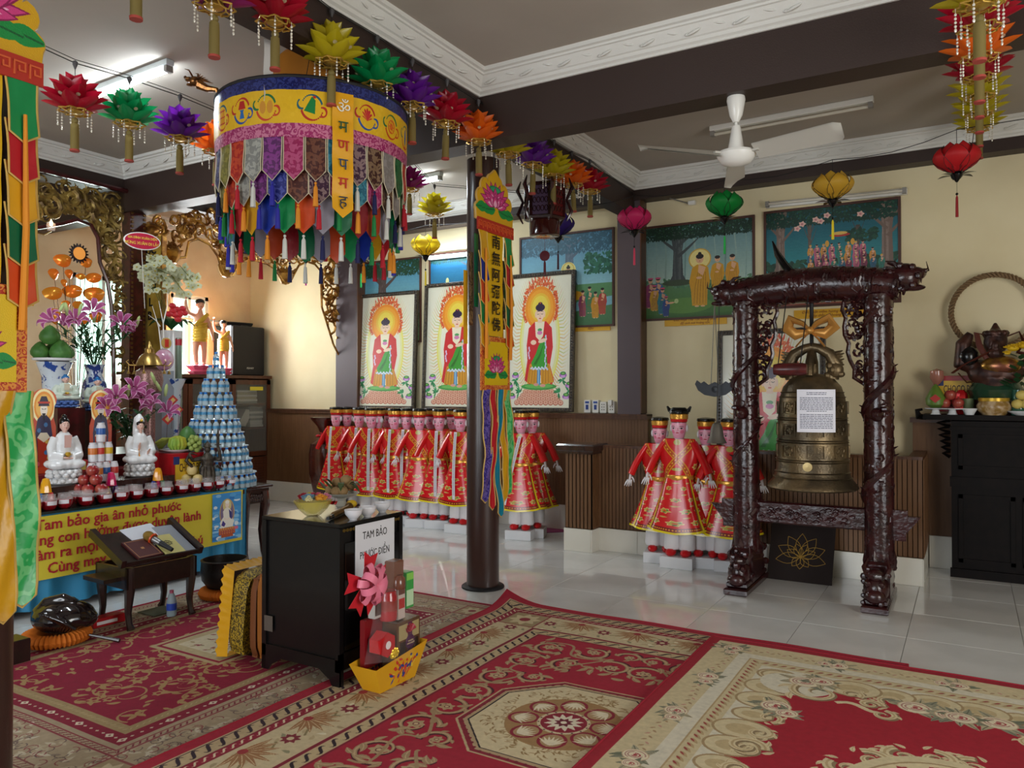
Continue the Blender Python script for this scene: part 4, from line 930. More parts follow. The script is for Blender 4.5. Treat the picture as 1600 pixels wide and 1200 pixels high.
def head_poly():
 P=[(-.235,0),(.235,0)]
 for (cx,cy,r,a0,a1) in ((.205,.075,.04,-.6,1.5),(.17,.16,.055,-.9,1.3),(.115,.235,.06,-.6,1.6),(.045,.285,.05,-.3,1.4)): P+=[(cx+r*math.cos(a),cy+r*math.sin(a)) for a in np.linspace(a0,a1,6)]
 P.append((0,.375)); return P+[(-x,y) for x,y in P[2:-1][::-1]]
m_head=cmat('banner_head_print',lotus_print('#d2a012'),rough=.45,bump=.2); m_sq=cmat('banner_square_print',lotus_print('#ddb80e'),rough=.45,bump=.2)
m_yel=mat('banner_yellow_satin','#dcae14',rough=.32,bump=.6,bscale=10); m_rg=satin('red_gold_brocade','#b3301a','#dc8c34',60); m_ink=mat('calligraphy_ink','#14110f',rough=.6)
def banner(label):
 t=thing('name_banner',label,'banner',group='long name banners')
 Mv=TM(rx=PI/2)      # local xy plane stood up, facing -y
 MB().prism(head_poly(),-.012,.012,m=TM((0,0,0),rx=PI/2),uvb=(-.26,-.02,.26,.40)).build('head_board',m_head,t)
 P=head_poly(); MB().tube([(x,0,y) for x,y in P],.008,5,close=True).build('head_piping',m_pipe,t)
 MB().box((0,-.016,-.035),(.47,.012,.085)).build('fret_band',mat('fret_red','#b02a18',rough=.5),t)
 fb=MB()
 for k in range(9):
  x=-.21+k*.052
  for a,b in (((x-.018,-.06),(x-.018,-.015)),((x-.018,-.015),(x+.018,-.015)),((x+.018,-.015),(x+.018,-.045)),((x+.018,-.045),(x-.002,-.045)),((x-.002,-.045),(x-.002,-.03))): fb.bx((min(a[0],b[0])-.003,-.026,min(a[1],b[1])-.003),(max(a[0],b[0])+.003,-.02,max(a[1],b[1])+.003))
 stuff(fb.build('fret_pattern',mat('fret_gold','#cf5a2c',rough=.5),t))
 c=MB().grid(lambda u,v: (-.105+.21*u,-.008+.003*math.sin(v*23+u*3),-.07-.72*v),8,30,uv=False).build('calligraphy_strip',m_yel,t)
 for k,g in enumerate('南無阿彌陀佛'): text(g,'character',.102,m_ink,c,parent_world(t) @ Matrix.Translation((0,-.020,-.14-.115*k)) @ Matrix.Rotation(PI/2,4,'X'),ext=.001,bold=.0005,sx=1.1)
 for s_ in (-1,1):
  cols=['green','red','yellow','emerald','orange'] if s_ > 0 else ['yellow','blue','orange','green','yellow']
  for k in range(5):
   o=MB(); w=.105; L=.19
   f=lambda u,v: (s_*.165+(u-.5)*w*(1-.1*v),-.014-.006*math.sin(u*3+v*4)-.022*v,-.075-.145*k-L*v-.03*v*(1-abs(2*u-1)))
   o.grid(f,4,8,uv=False); o.slot(1).tube([f(0,v) for v in np.linspace(0,1,5)]+[f(.5,1)]+[f(1,v) for v in np.linspace(1,0,5)],.004,5)
   o.build('side_flap',[pla[cols[k]] if k % 2 else satin('flap_'+cols[k],PLAIN[cols[k]],None),m_pipe],t)
  MB().tube([(s_*.165,-.04,-.20),(s_*.168,-.045,-.6),(s_*.16,-.04,-.95)],[.006,.011,.013],7).build('side_tassel',mat('thread_orange','#dd8a24',rough=.7),t)
  for k in range(3): MB().grid(lambda u,v: (s_*(.195+.02*k)+(u-.5)*.05,.02+.03*k,-.1-.25*k*.5-.5*v),2,6,uv=False).build('back_streamer',(pla['emerald'],bro['brown'],pla['yellow'])[k],t)
 MB().box((0,-.012,-.98),(.375,.012,.37)).build('square_border',m_rg,t)
 MB().prism([(-.15,-.15),(.15,-.15),(.15,.15),(-.15,.15)],0,.004,m=TM((0,-.019,-.98),rx=PI/2),uvb=(-.16,-.16,.16,.16)).build('lotus_panel',m_sq,t)
 for k,(x,w,L,cc) in enumerate(((-.12,.095,.74,'navy'),(-.04,.075,.80,'red'),(.035,.075,.86,'teal'),(.105,.075,.76,'yellow'),(.175,.09,.72,'green'))):
  mb=MB(); f=lambda u,v: (x+(u-.5)*w+.012*math.sin(v*5+k),-.02+.012*math.sin(v*7+k*2)+.006*math.sin(u*6+v*19),-1.16-L*v-.035*v*(1-abs(2*u-1)))
  mb.grid(f,5,34,uv=False); mb.slot(1).tube([f(0,v) for v in np.linspace(0,1,14)]+[f(.5,1)]+[f(1,v) for v in np.linspace(1,0,14)],.0045,5)
  m={'navy': satin('streamer_purple','#2c2078','#6a5aa8',40),'red': pla['red'],'teal': mat('satin_teal','#0d7a96',rough=.34,bump=.5,bscale=11),'yellow': pla['yellow'],'green': satin('streamer_green','#2aa858','#6cc47c',16)}[cc]
  mb.build('streamer',[m,m_pipe],t)
 MB().tube([(0,0,.37),(0,0,.46),(.0,0,.50)],.004,6).build('hanging_loop',m_wire,t)
 return t
b1=banner('long yellow name banner with lotus board hanging right of the brown column')
b1.location=(-2.86,4.58,2.655); b1.rotation_euler=(0,0,PI/2)
b2=dup(b1,(-2.86,1.275,2.64),label='nearest long yellow name banner, cut by the left edge of the photograph')
for o in KIDS(b2): pass
# --- murals painted on the back wall
def noisefill(c,x0,y0,x1,y1,cols,n,r,rs,el=.6):
 for i in range(n): c.ell(rs.uniform(x0,x1),rs.uniform(y0,y1),rs.uniform(.4,1)*r,rs.uniform(.4,1)*r*el,rs.choice(cols),rs.uniform(0,3),n=9)
def treep(c,x,y,w,h,col,hi,rs,br=4):
 c.poly([(x-w*.9,y),(x-w*.5,y+h*.15),(x-w*.4,y+h*.6),(x-w*.7,y+h),(x+w*.7,y+h),(x+w*.4,y+h*.6),(x+w*.5,y+h*.15),(x+w*.9,y)],col)
 for k in range(8): s=x+(rs.random()-.5)*w*.7; c.st([(s,y+h*.05),(s+rs.uniform(-.1,.1)*w,y+h*.5),(s+rs.uniform(-.3,.3)*w,y+h*.95)],w*.05,hi)
 for k in range(br):
  d=-1 if k % 2 else 1; yy=y+h*(.5+.1*k); c.st([(x,yy),(x+d*w*1.1,yy+h*.18),(x+d*w*2.2,yy+h*.38+k*2)],w*.32,col,taper=2)
def canopyp(c,W,Hh,y0,rs,dk,lt,n=420):
 noisefill(c,0,y0,W,Hh+6,[dk],n,13,rs); noisefill(c,0,y0+6,W,Hh+6,[lt,dk,dk],n,7,rs)
 for i in range(int(W/3)): x=i*3; c.leaf(x,y0+rs.uniform(0,12),rs.uniform(8,16),5,-PI/2+rs.uniform(-.5,.5),dk)
def monk(c,x,y,h,robe='#c99420',skin='#d9a883',halo=None,stand=True,hair='#241c1a',sh='#9a6c14'):
 if halo: c.ell(x,y+h*.86,h*.19,h*.19,'#c9a040',n=24); c.ell(x,y+h*.86,h*.17,h*.17,halo,n=24)
 c.poly([(x-h*.13,y+h*.02),(x-h*.15,y+h*.3),(x-h*.18,y+h*.45),(x-h*.13,y+h*.70),(x-h*.05,y+h*.76),(x+h*.05,y+h*.76),(x+h*.14,y+h*.70),(x+h*.17,y+h*.45),(x+h*.13,y+h*.3),(x+h*.12,y+h*.02)],robe)
 for k in range(5): c.st([(x-h*.10+k*h*.05,y+h*.05),(x-h*.08+k*h*.045,y+h*.35),(x-h*.03+k*h*.03,y+h*.62)],h*.010,sh)
 c.poly([(x-h*.02,y+h*.76),(x+h*.10,y+h*.70),(x+h*.05,y+h*.55),(x-h*.03,y+h*.62)],skin)
 c.ell(x,y+h*.86,h*.065,h*.082,skin,n=18); c.ell(x,y+h*.905,h*.066,h*.045,hair,n=14)
 if halo: c.ell(x,y+h*.955,h*.03,h*.028,hair,n=10)
 c.ell(x-h*.025,y+h*.86,h*.008,h*.004,'#2a1c18',n=6); c.ell(x+h*.025,y+h*.86,h*.008,h*.004,'#2a1c18',n=6); c.ell(x,y+h*.82,h*.013,h*.005,'#a83c32',n=6)
 c.ell(x-h*.01,y+h*.52,h*.05,h*.025,skin,n=10); c.ell(x-h*.05,y+h*.01,h*.04,h*.015,skin,n=8); c.ell(x+h*.05,y+h*.01,h*.04,h*.015,skin,n=8)
def grad(c,y0,y1,a,b):
 n=24
 for k in range(n): t=k/(n-1); c.rect(0,y0+(y1-y0)*k/n,c.w/c.sx,y0+(y1-y0)*(k+1)/n+1,rgb(a)*(1-t)+rgb(b)*t)
def mural(label,P,cv,fcol='#4a2a20',caption=None):
 """P: four pixel corners on the back wall: top left, top right, bottom right, bottom left"""
 q=[onY(x,y,WY-.012) for x,y in P]; x0=(q[0].x+q[3].x)/2; x1=(q[1].x+q[2].x)/2; z1=(q[0].z+q[1].z)/2; z0=(q[2].z+q[3].z)/2
 t=thing('mural',label,'mural',((x0+x1)/2,WY-.001,z0)); w=x1-x0; h=z1-z0
 MB().grid(lambda u,v: ((u-.5)*w,-.012,h*v),1,1).build('painting',cmat('mural_paint_%d' % len(MATS),cv,rough=.45,bump=.15,bscale=60,wear=.12),t)
 f=MB(); b=.022
 for a in ((-w/2-b,-b,w/2+b,0),(-w/2-b,h,w/2+b,h+b),(-w/2-b,0,-w/2,h),(w/2,0,w/2+b,h)): f.bx((a[0],-.024,a[1]),(a[2],0,a[3]))
 f.build('border',mat('mural_border',fcol,rough=.5),t,smooth=False); return t
rs=random.Random(4)
def m_night():
 c=CV(420,380,'#2f8fb0'); grad(c,0,380,'#5ab0c0','#155a86'); c.ell(150,270,14,14,'#d9d79a'); noisefill(c,0,0,420,110,['#3f7a4a','#5a8f52','#2e6648'],200,16,rs)
 c.st([(420,300),(350,320),(250,350),(150,372)],12,'#4a5560',taper=2); canopyp(c,420,380,350,rs,'#123f3a','#1f5a4a',200); return c
def m_tree(side):
 c=CV(440,400,'#5a9fb5'); grad(c,90,400,'#8fc0c0','#3f83a8'); grad(c,0,130,'#6a8f58','#9ab79a'); noisefill(c,0,60,440,130,['#4f8a60','#76a878'],120,18,rs)
 treep(c,190,130,62,260,'#4a3836','#5c4a46',rs); canopyp(c,440,400,330,rs,'#15402c','#22583a',420); return c
def m_teach():
 c=CV(520,470,'#7fa3a0'); grad(c,170,470,'#9fb8ac','#5a8088'); grad(c,0,180,'#3f6a2e','#557f55')
 for i in range(11): x=20+i*47; c.st([(x,180),(x+4,320),(x+rs.uniform(-10,10),460)],rs.uniform(3,8),rs.choice(['#7d9a94','#6b8a86','#8aa49c']))
 noisefill(c,0,150,520,195,['#3f6a4c','#5a8465','#4c7555'],140,14,rs); treep(c,175,175,52,270,'#3f4648','#545c5c',rs); c.ell(175,178,75,16,'#3a4a34')
 canopyp(c,520,470,405,rs,'#122f22','#214c33',520); grad(c,0,20,'#2f5a26','#3f6a2e'); c.ell(210,60,130,40,'#6d9a3f',al=.5)
 monk(c,280,50,280,halo='#e4d488'); monk(c,362,120,190); monk(c,430,125,185,'#c98f22')
 for i,(x,y,h,cc) in enumerate(((40,55,165,'#8a3a62'),(78,60,160,'#3a5f9a'),(60,40,140,'#c99a2a'),(100,20,145,'#2a7a8a'),(118,8,110,'#2c4a8a'))):
  monk(c,x,y,h,cc,'#cf9f80',hair='#2a1a18',sh='#33234a'); c.ell(x,y+h*.93,h*.09,h*.03,'#c9547a')
 c.leaf(120,75,45,10,.1,'#d9a883'); c.ell(168,85,10,12,'#cfd9a0',al=.7)
 for i in range(30): c.leaf(rs.uniform(460,520),rs.uniform(60,150),16,7,rs.uniform(0,6),'#2f5f3a')
 return c
def m_recline():
 c=CV(520,470,'#1f6a78'); grad(c,150,470,'#2c8a8e','#0f4a5c'); grad(c,0,170,'#1c3a22','#183a30'); noisefill(c,0,110,520,220,['#14402e','#1c4f38','#0f3426'],240,22,rs)
 treep(c,60,150,40,320,'#6f5c52','#87746a',rs); treep(c,480,140,45,330,'#6f5c52','#87746a',rs,3); treep(c,180,160,14,250,'#5a5048','#6a5e54',rs); treep(c,370,170,12,200,'#4a4038','#5c5048',rs)
 canopyp(c,520,470,395,rs,'#10352a','#1c4f3a',460); noisefill(c,330,290,440,350,['#12382c','#1b4a38'],110,14,rs)
 for (x,y) in ((150,400),(205,415),(225,405),(250,430),(380,420),(130,380)): c.flower(x,y,16,5,'#d9b0a4','#c07a80')
 for r in range(3):
  for i in range(8+r):
   x=180+i*30+rs.uniform(-4,4)+r*3; y=150+(2-r)*36; cc=rs.choice(['#7a2f4a','#2a5f7a','#b8607a','#2f7a6a','#c98a3a']); monk(c,x,y,75,cc,'#d3a58a',hair=rs.choice(['#2a1a18','#c9a040','#33221f']),sh='#3a2434')
 c.ell(300,330,40,9,'#a8322a'); c.ell(300,338,30,8,'#d9b25a')
 for x in (250,350): c.ell(x,292,8,16,'#d09a3a')
 c.poly([(90,70),(430,60),(520,40),(520,0),(60,0)],'#8a4a3a'); c.ell(165,118,44,40,'#d9c060'); c.ell(165,118,36,33,'#e9dc94')
 c.poly([(175,60),(200,135),(290,140),(400,108),(470,80),(500,50),(180,40)],'#d19e1c'); [c.st([(220+k*30,130-k*5),(260+k*30,90),(330+k*25,60)],3,'#a8780f') for k in range(6)]
 c.ell(158,112,24,20,'#dba888'); c.ell(142,120,18,20,'#1f1814'); c.leaf(180,100,60,16,-.6,'#dba888'); c.leaf(460,85,60,18,-.4,'#2f7a4a')
 for i in range(40): c.flower(rs.uniform(20,110),rs.uniform(60,150),6,5,'#b8607a','#d9c07a')
 return c
def m_sit():
 c=CV(480,430,'#6aa5c5'); grad(c,180,430,'#8fc4d0','#4a83a8'); grad(c,0,190,'#3f6e46','#5a9060'); c.poly([(0,230),(60,270),(120,240),(190,280),(260,235),(260,190),(0,190)],'#7fa6b8'); c.poly([(240,60),(480,90),(480,130),(300,110)],'#7ab0c0')
 treep(c,260,190,50,240,'#53687c','#647a8e',rs); canopyp(c,480,430,345,rs,'#355f74','#44748a',420); noisefill(c,340,240,480,330,['#1f5a48','#2f7058'],120,16,rs)
 c.ell(255,260,40,40,'#e4dc8a'); monk(c,255,130,160,'#c99420',halo='#e4dc8a'); c.ell(255,140,80,26,'#c99420')
 for x,y,cc in ((330,40,'#8a3a62'),(365,55,'#2a7a5a'),(395,30,'#c9902a'),(430,45,'#a83a3a')): monk(c,x,y,130,cc)
 return c
mural('forest mural with standing figure in gold robes, monks and a kneeling group',((1003,357),(1176,342),(1176,487),(1005,502)),m_teach())
mural('dark green mural of a reclining golden figure with a crowd behind',((1197,331),(1403,315),(1404,462),(1198,486)),m_recline())
mural('blue toned mural of a seated figure by a lake, right of the column',((815,380),(956,353),(958,504),(815,515)),m_sit())
mural('mural with a night sky and moon, left of the column',((673,401),(748,391),(748,540),(673,545)),m_night())
mural('leftmost mural, with a thick tree trunk behind the framed print',((555,415),(655,403),(657,528),(555,540)),m_tree(0))
def caption(label,P,lines):
 q=[onY(x,y,WY) for x,y in P]; w=q[1].x-q[0].x; z1=(q[0].z+q[1].z)/2; h=z1-q[2].z
 t=thing('caption_board',label,'sign',(q[0].x+w/2,WY-.001,z1)); MB().bx((-w/2,-.010,-h),(w/2,0,0)).build('board',mat('yellow_board','#d8a322',rough=.5),t)
 for k,l in enumerate(lines): text(l,'lettering',h*.42,mat('red_brown_lettering','#7a2a16',rough=.6),t,parent_world(t) @ Matrix.Translation((0,-.011,-h*(.28+.42*k))) @ Matrix.Rotation(PI/2,4,'X'),sh=.3)
caption('yellow caption board under the forest mural',((1039,500),(1136,491),(1136,506)),['Đức Phật Thế Tôn hoằng pháp','độ sinh nơi hoàng tộc'])
caption('yellow caption board under the reclining figure mural, behind the bell beam',((1241,487),(1350,478),(1350,494)),['Đức Phật niệm hương tưởng sự','nhập diệt tại hoàng tộc'])
caption('yellow caption board peeping out under the blue mural',((894,505),(954,500),(954,516)),['Đức Phật thành','đạo'])
# --- framed prints of a standing figure
def print_cv(bgc='#e4e2cf'):
 c=CV(400,620,bgc); cx=200
 for k in range(90):
  t=-PI*.35+k/89*PI*1.7; ex,ey=105,215; x,y=cx+ex*math.cos(t),270+ey*math.sin(t)
  if t > PI*1.35: continue
  L=60; s=1 if math.cos(t) > 0 else -1
  c.st([(x,y),(x+L*.5*math.cos(t),y+L*.5*math.sin(t)-6),(x+L*math.cos(t),y+L*math.sin(t)+14)],3.2,rs.choice(['#d9a83c','#c98a3a','#a8b83c','#e0c24a']),taper=2)
 c.ell(cx,265,112,205,'#e3dc6c',n=50); c.ell(cx,265,104,195,'#dfe0a0',n=50); c.ell(cx,268,92,180,'#e4e2cf',n=50)
 for i in range(260):
  t=rs.uniform(-.6,PI+.6); r=82+rs.uniform(0,30)*max(.3,math.sin(t)); c.leaf(cx+r*math.cos(t),400+r*1.05*math.sin(t),15,6,t+rs.uniform(-.6,.6),rs.choice(['#d8582c','#e07038','#c8461f']),bend=rs.choice([-1,1]))
 for k in range(9): c.leaf(cx+(k-4)*15,495+8*(4-abs(k-4)),38-4*abs(k-4),7,PI/2+(4-k)*.08,'#d0502a')
 c.ell(cx,555,6,9,'#c8461f'); c.ell(cx,400,84,88,'#e88a1c',n=40); c.ell(cx,400,72,76,'#eda02c',n=40); c.ell(cx,402,56,58,'#e8bc3a',n=40); c.ell(cx,404,44,46,'#e9d24e',n=40)
 # lotus base
 for r in range(4):
  n=7+r; yy=62-r*14
  for k in range(n): x=cx+(k-(n-1)/2)*(24+r); c.ell(x,yy,15,11,'#b8604c'); c.ell(x,yy+1,12,8.5,'#e0b49c'); c.ell(x,yy+1,6,4,'#cf8a74')
 c.ell(cx,84,98,14,'#3f9a48'); c.ell(cx,86,80,9,'#6ab85a')
 # robes
 c.poly([(cx-30,345),(cx-62,320),(cx-72,250),(cx-66,190),(cx-80,110),(cx-50,92),(cx-20,130),(cx+20,130),(cx+70,90),(cx+84,108),(cx+60,170),(cx+74,240),(cx+66,318),(cx+34,345)],'#c9202a')
 c.poly([(cx-52,175),(cx-66,100),(cx-10,88),(cx-4,180)],'#cf9226'); c.poly([(cx+6,180),(cx+14,88),(cx+82,102),(cx+56,175)],'#cf9226')
 for k in range(8): c.st([(cx-48+k*14,168),(cx-58+k*16,98)],2,'#8a5a14')
 c.rect(cx-10,90,cx+8,170,'#4a8ac0'); c.rect(cx-4,90,cx,170,'#a8d0e0')
 c.poly([(cx-4,250),(cx+34,290),(cx+40,220),(cx+46,165),(cx+10,150),(cx-36,158),(cx-44,180),(cx-20,215)],'#2f9a2f')
 for k in range(6): c.st([(cx+24-k*3,262-k*8),(cx+8-k*5,210-k*4),(cx-16-k*3,172)],2,'#1a6a20')
 for k in range(16): x=cx-44+k*6; c.ell(x,157+4*math.sin(k*2),5,4,'#c9d4ee')
 for k in range(12): c.ell(cx+34+3*math.sin(k*2),285-k*11,4,6,'#c0c8e8'); c.ell(cx-58+3*math.sin(k*2),240-k*10,4,6,'#d4bce0') if k < 5 else None
 c.poly([(cx-28,345),(cx+26,345),(cx+18,285),(cx,268),(cx-22,285)],'#e9dfc4'); c.ell(cx,312,12,6,'#4a9a5a'); c.ell(cx,300,14,8,'#cf7ab0')
 c.ell(cx-34,262,16,10,'#e9c9b0'); c.ell(cx+16,268,24,8,'#e9c9b0',.2)
 c.ell(cx-14,92,14,6,'#d89a90'); c.ell(cx+22,88,16,6,'#d89a90')
 c.rect(cx-12,340,cx+12,362,'#e9c9b0'); c.ell(cx,378,24,30,'#edcdb4',n=26); c.ell(cx-25,374,4,13,'#e9c4a8'); c.ell(cx+25,374,4,13,'#e9c4a8')
 c.ell(cx,402,26,15,'#28183c'); c.ell(cx,416,12,8,'#28183c'); c.ell(cx,420,4,3,'#c8461f')
 for s in (-1,1): c.st([(cx+s*4,385),(cx+s*10,388),(cx+s*18,384)],1.6,'#3a2a28'); c.st([(cx+s*5,377),(cx+s*11,374),(cx+s*17,377)],1.8,'#3a2a28')
 c.st([(cx+1,382),(cx-1,368),(cx+4,365)],1.4,'#b8806a'); c.ell(cx,358,6,2.4,'#c0403a')
 for sx_ in (-1,1):
  for (dx,dy) in ((130,110),(160,66),(110,60)):
   for k in range(8): c.leaf(cx+sx_*dx,dy,rs.uniform(18,34),8,rs.uniform(0,6.3),rs.choice(['#1f7a4a','#2f9a5c']),bend=.8)
  for (dx,dy) in ((132,128),(166,88),(150,44)):
   c.ell(cx+sx_*dx,dy,20,10,'#a86ac0'); c.ell(cx+sx_*dx,dy-4,12,6,'#d0a0dc'); c.ell(cx+sx_*dx,dy+8,15,7,'#2a7a3a'); c.ell(cx+sx_*dx,dy+8,9,4,'#7ac05a')
 return c
m_print=cmat('figure_print',print_cv(),rough=.3,coat=.4)
m_pf=mat('dark_carved_frame','#1d1714',rough=.35,col2='#4a3f30',vscale=60,coat=.2)
def framed(label,x0,x1,z0,z1,Y,uv=(0,0,1,1),group='framed prints of the standing figure',tilt=-.045):
 w=x1-x0; h=z1-z0; t=thing('framed_print',label,'picture',((x0+x1)/2,Y,z0),0,group); t.rotation_euler=(tilt,0,0)
 b=.045
 for nm,(a,b_,c_,d) in (('frame_side',(-w/2,0,-w/2+b,h)),('frame_side',(w/2-b,0,w/2,h)),('frame_rail',(-w/2+b,0,w/2-b,b)),('frame_rail',(-w/2+b,h-b,w/2-b,h))):
  mb=MB().bx((a,-.025,b_),(c_,.012,d),bev=.006); n=int(max(c_-a,d-b_)/.03)
  for k in range(n):
   u=(k+.5)/n; px,pz=(((a+c_)/2,b_+(d-b_)*u) if d-b_ > c_-a else (a+(c_-a)*u,(b_+d)/2)); mb.sph((px,-.027,pz),(.012,.006,.012),5,4)
  mb.build(nm,m_pf,t)
 pm=MB().grid(lambda u,v: (-w/2+b+(w-2*b)*u,-.006,b+(h-2*b)*v),1,1); pm.uv[0]=((.075,.0),(.925,.0),(.925,.85),(.075,.85)); pm.build('print',m_print,t)
 MB().grid(lambda u,v: (-w/2+b+(w-2*b)*u,-.012,b+(h-2*b)*v),1,1,uv=False).build('glass',mat('picture_glass','#ffffff',rough=.03,alpha=.012),t)
 return t
FY=7.44
X=lambda px,py: onY(px,py,FY).x
framed('framed print of standing red robed figure, leftmost, overlapping the tree mural',X(551,600),X(649,600),1.262,2.72,FY)
framed('framed print of standing red robed figure, half hidden by the brown column',X(660,600),X(765,600),1.262,2.78,FY)
framed('framed print of standing red robed figure right of the yellow banner',X(789,600),X(896,600),1.262,2.80,FY)
f4=framed('framed print of standing red robed figure behind the bronze bell',onY(1121,600,7.3).x,onY(1290,600,7.3).x,.42,2.06,7.26)
tag(MB().bx((f4.location.x-.5,7.1,.0),(f4.location.x+.5,7.4,.42)).build('low_plinth',m_wood,smooth=False),'plain wooden plinth hidden behind the low ribbed wall','plinth')
# --- sockets on the capping rail
for k,(x,y0,y1,kind) in enumerate(((912,628,650,'b'),(925,628,650,'b'),(937,632,651,'s'),(950,631,651,'s'))):
 p=onY(x,y1,7.40); h=(y1-y0)*.0066; t=thing('circuit_breaker' if kind=='b' else 'wall_socket',['leftmost white circuit breaker box on the wall ledge','second white circuit breaker box on the wall ledge','white wall socket right of the two breaker boxes','white wall socket with a plug, next to the grey pillar'][k],'switch' if kind=='b' else 'socket',(p.x,7.545,1.256))
 MB().bx((-.035,-.06,0),(.035,0,h*.95),bev=.006).build('cover',m_white,t)
 if kind=='b': MB().bx((-.014,-.066,h*.25),(.014,-.058,h*.6)).build('rocker',mat('blue_rocker','#27408a',rough=.4),t); MB().bx((-.022,-.064,h*.7),(.022,-.059,h*.85)).build('marking',mat('blue_print','#2f4f9a',rough=.5),t)
 else:
  s_=MB()
  for i in range(3): [s_.bx((dx-.004,-.063,h*(.25+.22*i)),(dx+.004,-.059,h*(.33+.22*i))) for dx in (-.012,.012)]
  stuff(s_.build('pin_slots',m_blackm,t))
  if k==3: MB().bx((-.02,-.10,h*.6),(.02,-.06,h*1.05),bev=.005).build('plug',m_white,t)
# --- carved gilded screens beside the altar
def inside(p,P):
 x,y=p; r=False; n=len(P)
 for i in range(n):
  (ax,ay),(bx_,by_)=P[i],P[i-1]
  if (ay > y) != (by_ > y) and x < (bx_-ax)*(y-ay)/(by_-ay)+ax: r=not r
 return r
def carving(name,px,Xp,m,n,seed,Rm=.10,rr=.013,edge=True):
 P=[(onX(x,y,Xp).y,onX(x,y,Xp).z) for x,y in px]; R=random.Random(seed); mb=MB()
 ys=[p[0] for p in P]; zs=[p[1] for p in P]
 F=lambda a,b,d=0: (Xp+d,a,b)
 k=0; tries=0
 while k < n and tries < n*30:
  tries+=1; a=R.uniform(min(ys),max(ys)); b=R.uniform(min(zs),max(zs)); L=R.uniform(.5,1)*Rm; th=R.uniform(0,6.3); sg=R.choice([-1,1])
  pts=[(a+L*(1-.7*u)*math.cos(th+sg*u*4.6),b+L*(1-.7*u)*math.sin(th+sg*u*4.6)) for u in np.linspace(0,1,9)]
  if not all(inside(p,P) for p in pts): continue
  k+=1; d0=R.uniform(-.02,.02); mb.tube([F(p[0],p[1],d0+.01*math.sin(i)) for i,p in enumerate(pts)],[rr*(1.25-.09*i) for i in range(9)],5)
  if k % 3==0:
   q=pts[4]; mb.sph(F(q[0],q[1],d0+.015),(.012,.03,.02),6,4)
   for j in range(3): w_=th+j*.7; mb.tube([F(q[0],q[1],d0),F(q[0]+.03*math.cos(w_),q[1]+.03*math.sin(w_),d0+.02),F(q[0]+.055*math.cos(w_+.4),q[1]+.055*math.sin(w_+.4),d0+.01)],[.010,.009,.002],4)
 return mb,P
m_carveA=mat('shaded_gilt','#9a8040',rough=.42,metal=.45,col2='#5c4420',vscale=14)  # same gilt, shade of the left screen put into a darker olive colour
m_carveB=mat('bright_gilt','#c08c3c',rough=.34,metal=.6,col2='#7a4a1c',vscale=12)
m_redw=mat('dark_red_lacquer','#4a1216',rough=.3,coat=.4,col2='#35100f',vscale=20)
XA=-7.0
def edge_tube(pxs,Xp,r,m,nm,par,dx=0.0): 
 return MB().tube([onX(x,y,Xp)+Vector((dx,0,0)) for x,y in pxs],r,7).build(nm,m,par,world=True)
t=thing('carved_screen','shade-toned gilt openwork dragon screen with a dark red border, left of the corner post','screen',onX(200,600,XA))
mb,P=carving('x',((-40,250),(70,273),(198,305),(198,620),(176,620),(173,520),(168,450),(154,415),(152,375),(140,350),(120,343),(100,347),(60,352),(-40,350)),XA,m_carveA,120,5,.125,.013)
stuff(mb.build('carving',m_carveA,t,world=True))
mb,P=carving('x',((60,285),(190,315),(190,600),(178,600),(172,450),(158,410),(150,360),(120,335),(60,342)),XA,m_carveA,20,9,.17,.024); mb.build('dragon_coils',m_carveA,t,world=True)
edge_tube(((-40,358),(60,356),(95,350),(118,344),(140,352),(151,372),(154,410),(166,440),(172,478),(175,540),(176,640)),XA,.018,m_redw,'inner_border',t,.02)
edge_tube(((-40,244),(70,268),(200,300)),XA,.022,m_redw,'top_border',t,.02)
post=thing('carved_post','dark red lacquered corner post beside the gold lettered board','post',(XA,4.58,0))
y0_,y1_=onX(199,600,XA).y,onX(224,600,XA).y
mb=MB().bx((XA-.10,y0_,0),(XA+.03,y1_,3.40)); mb.build('post_body',m_redw,post,world=True,smooth=False)
mb=MB()
for k in range(60): z=.9+k*.042; mb.box((XA+.035,y0_+.02,z),(.014,.02,.022)); mb.box((XA+.035,y1_-.02,z),(.014,.02,.022))
stuff(mb.build('beading',mat('dull_gilt','#6b4a20',rough=.4,metal=.5),post,world=True,smooth=False))
sB=((228,332),(345,326),(440,352),(534,380),(534,545),(531,562),(519,538),(509,505),(501,480),(500,446),(503,428),(490,413),(478,409),(465,415),(458,428),(452,440),(445,443),(438,437),(428,421),(415,412),(398,407),(380,408),(370,414),(362,430),(354,432),(346,426),(338,400),(325,382),(307,373),(293,378),(288,402),(262,405),(240,398),(230,380))
t=thing('gilded_screen','bright gilded openwork screen with scalloped arches behind the canopy','screen',onX(534,600,XA))
mb,P=carving('x',sB,XA,m_carveB,230,12,.12,.013); stuff(mb.build('carving',m_carveB,t,world=True))
e=sB[4:]; MB().tube([onX(x,y,XA)+Vector((.02,0,0)) for x,y in e],.014,6).build('scalloped_edge',m_carveB,t,world=True)
MB().tube([onX(534,y,XA)+Vector((.02,0,0)) for y in (384,460,548)],.016,6).build('side_rail',m_carveB,t,world=True)
for x,y in ((354,420),(446,432),(268,398)):
 p=onX(x,y,XA); mb=MB().lathe([(0,-.10),(.05,-.085),(.085,-.03),(.10,.03),(.07,.08)],12,p,lob=.12,nl=8)
 for k in range(6): a=k*PI/3; mb.tube([p+Vector((.03,0,.02)),p+Vector((.06,.09*math.cos(a),.05+.06*math.sin(a)))],[.02,.006],5)
 mb.build('pendant',m_carveB,t,world=True)
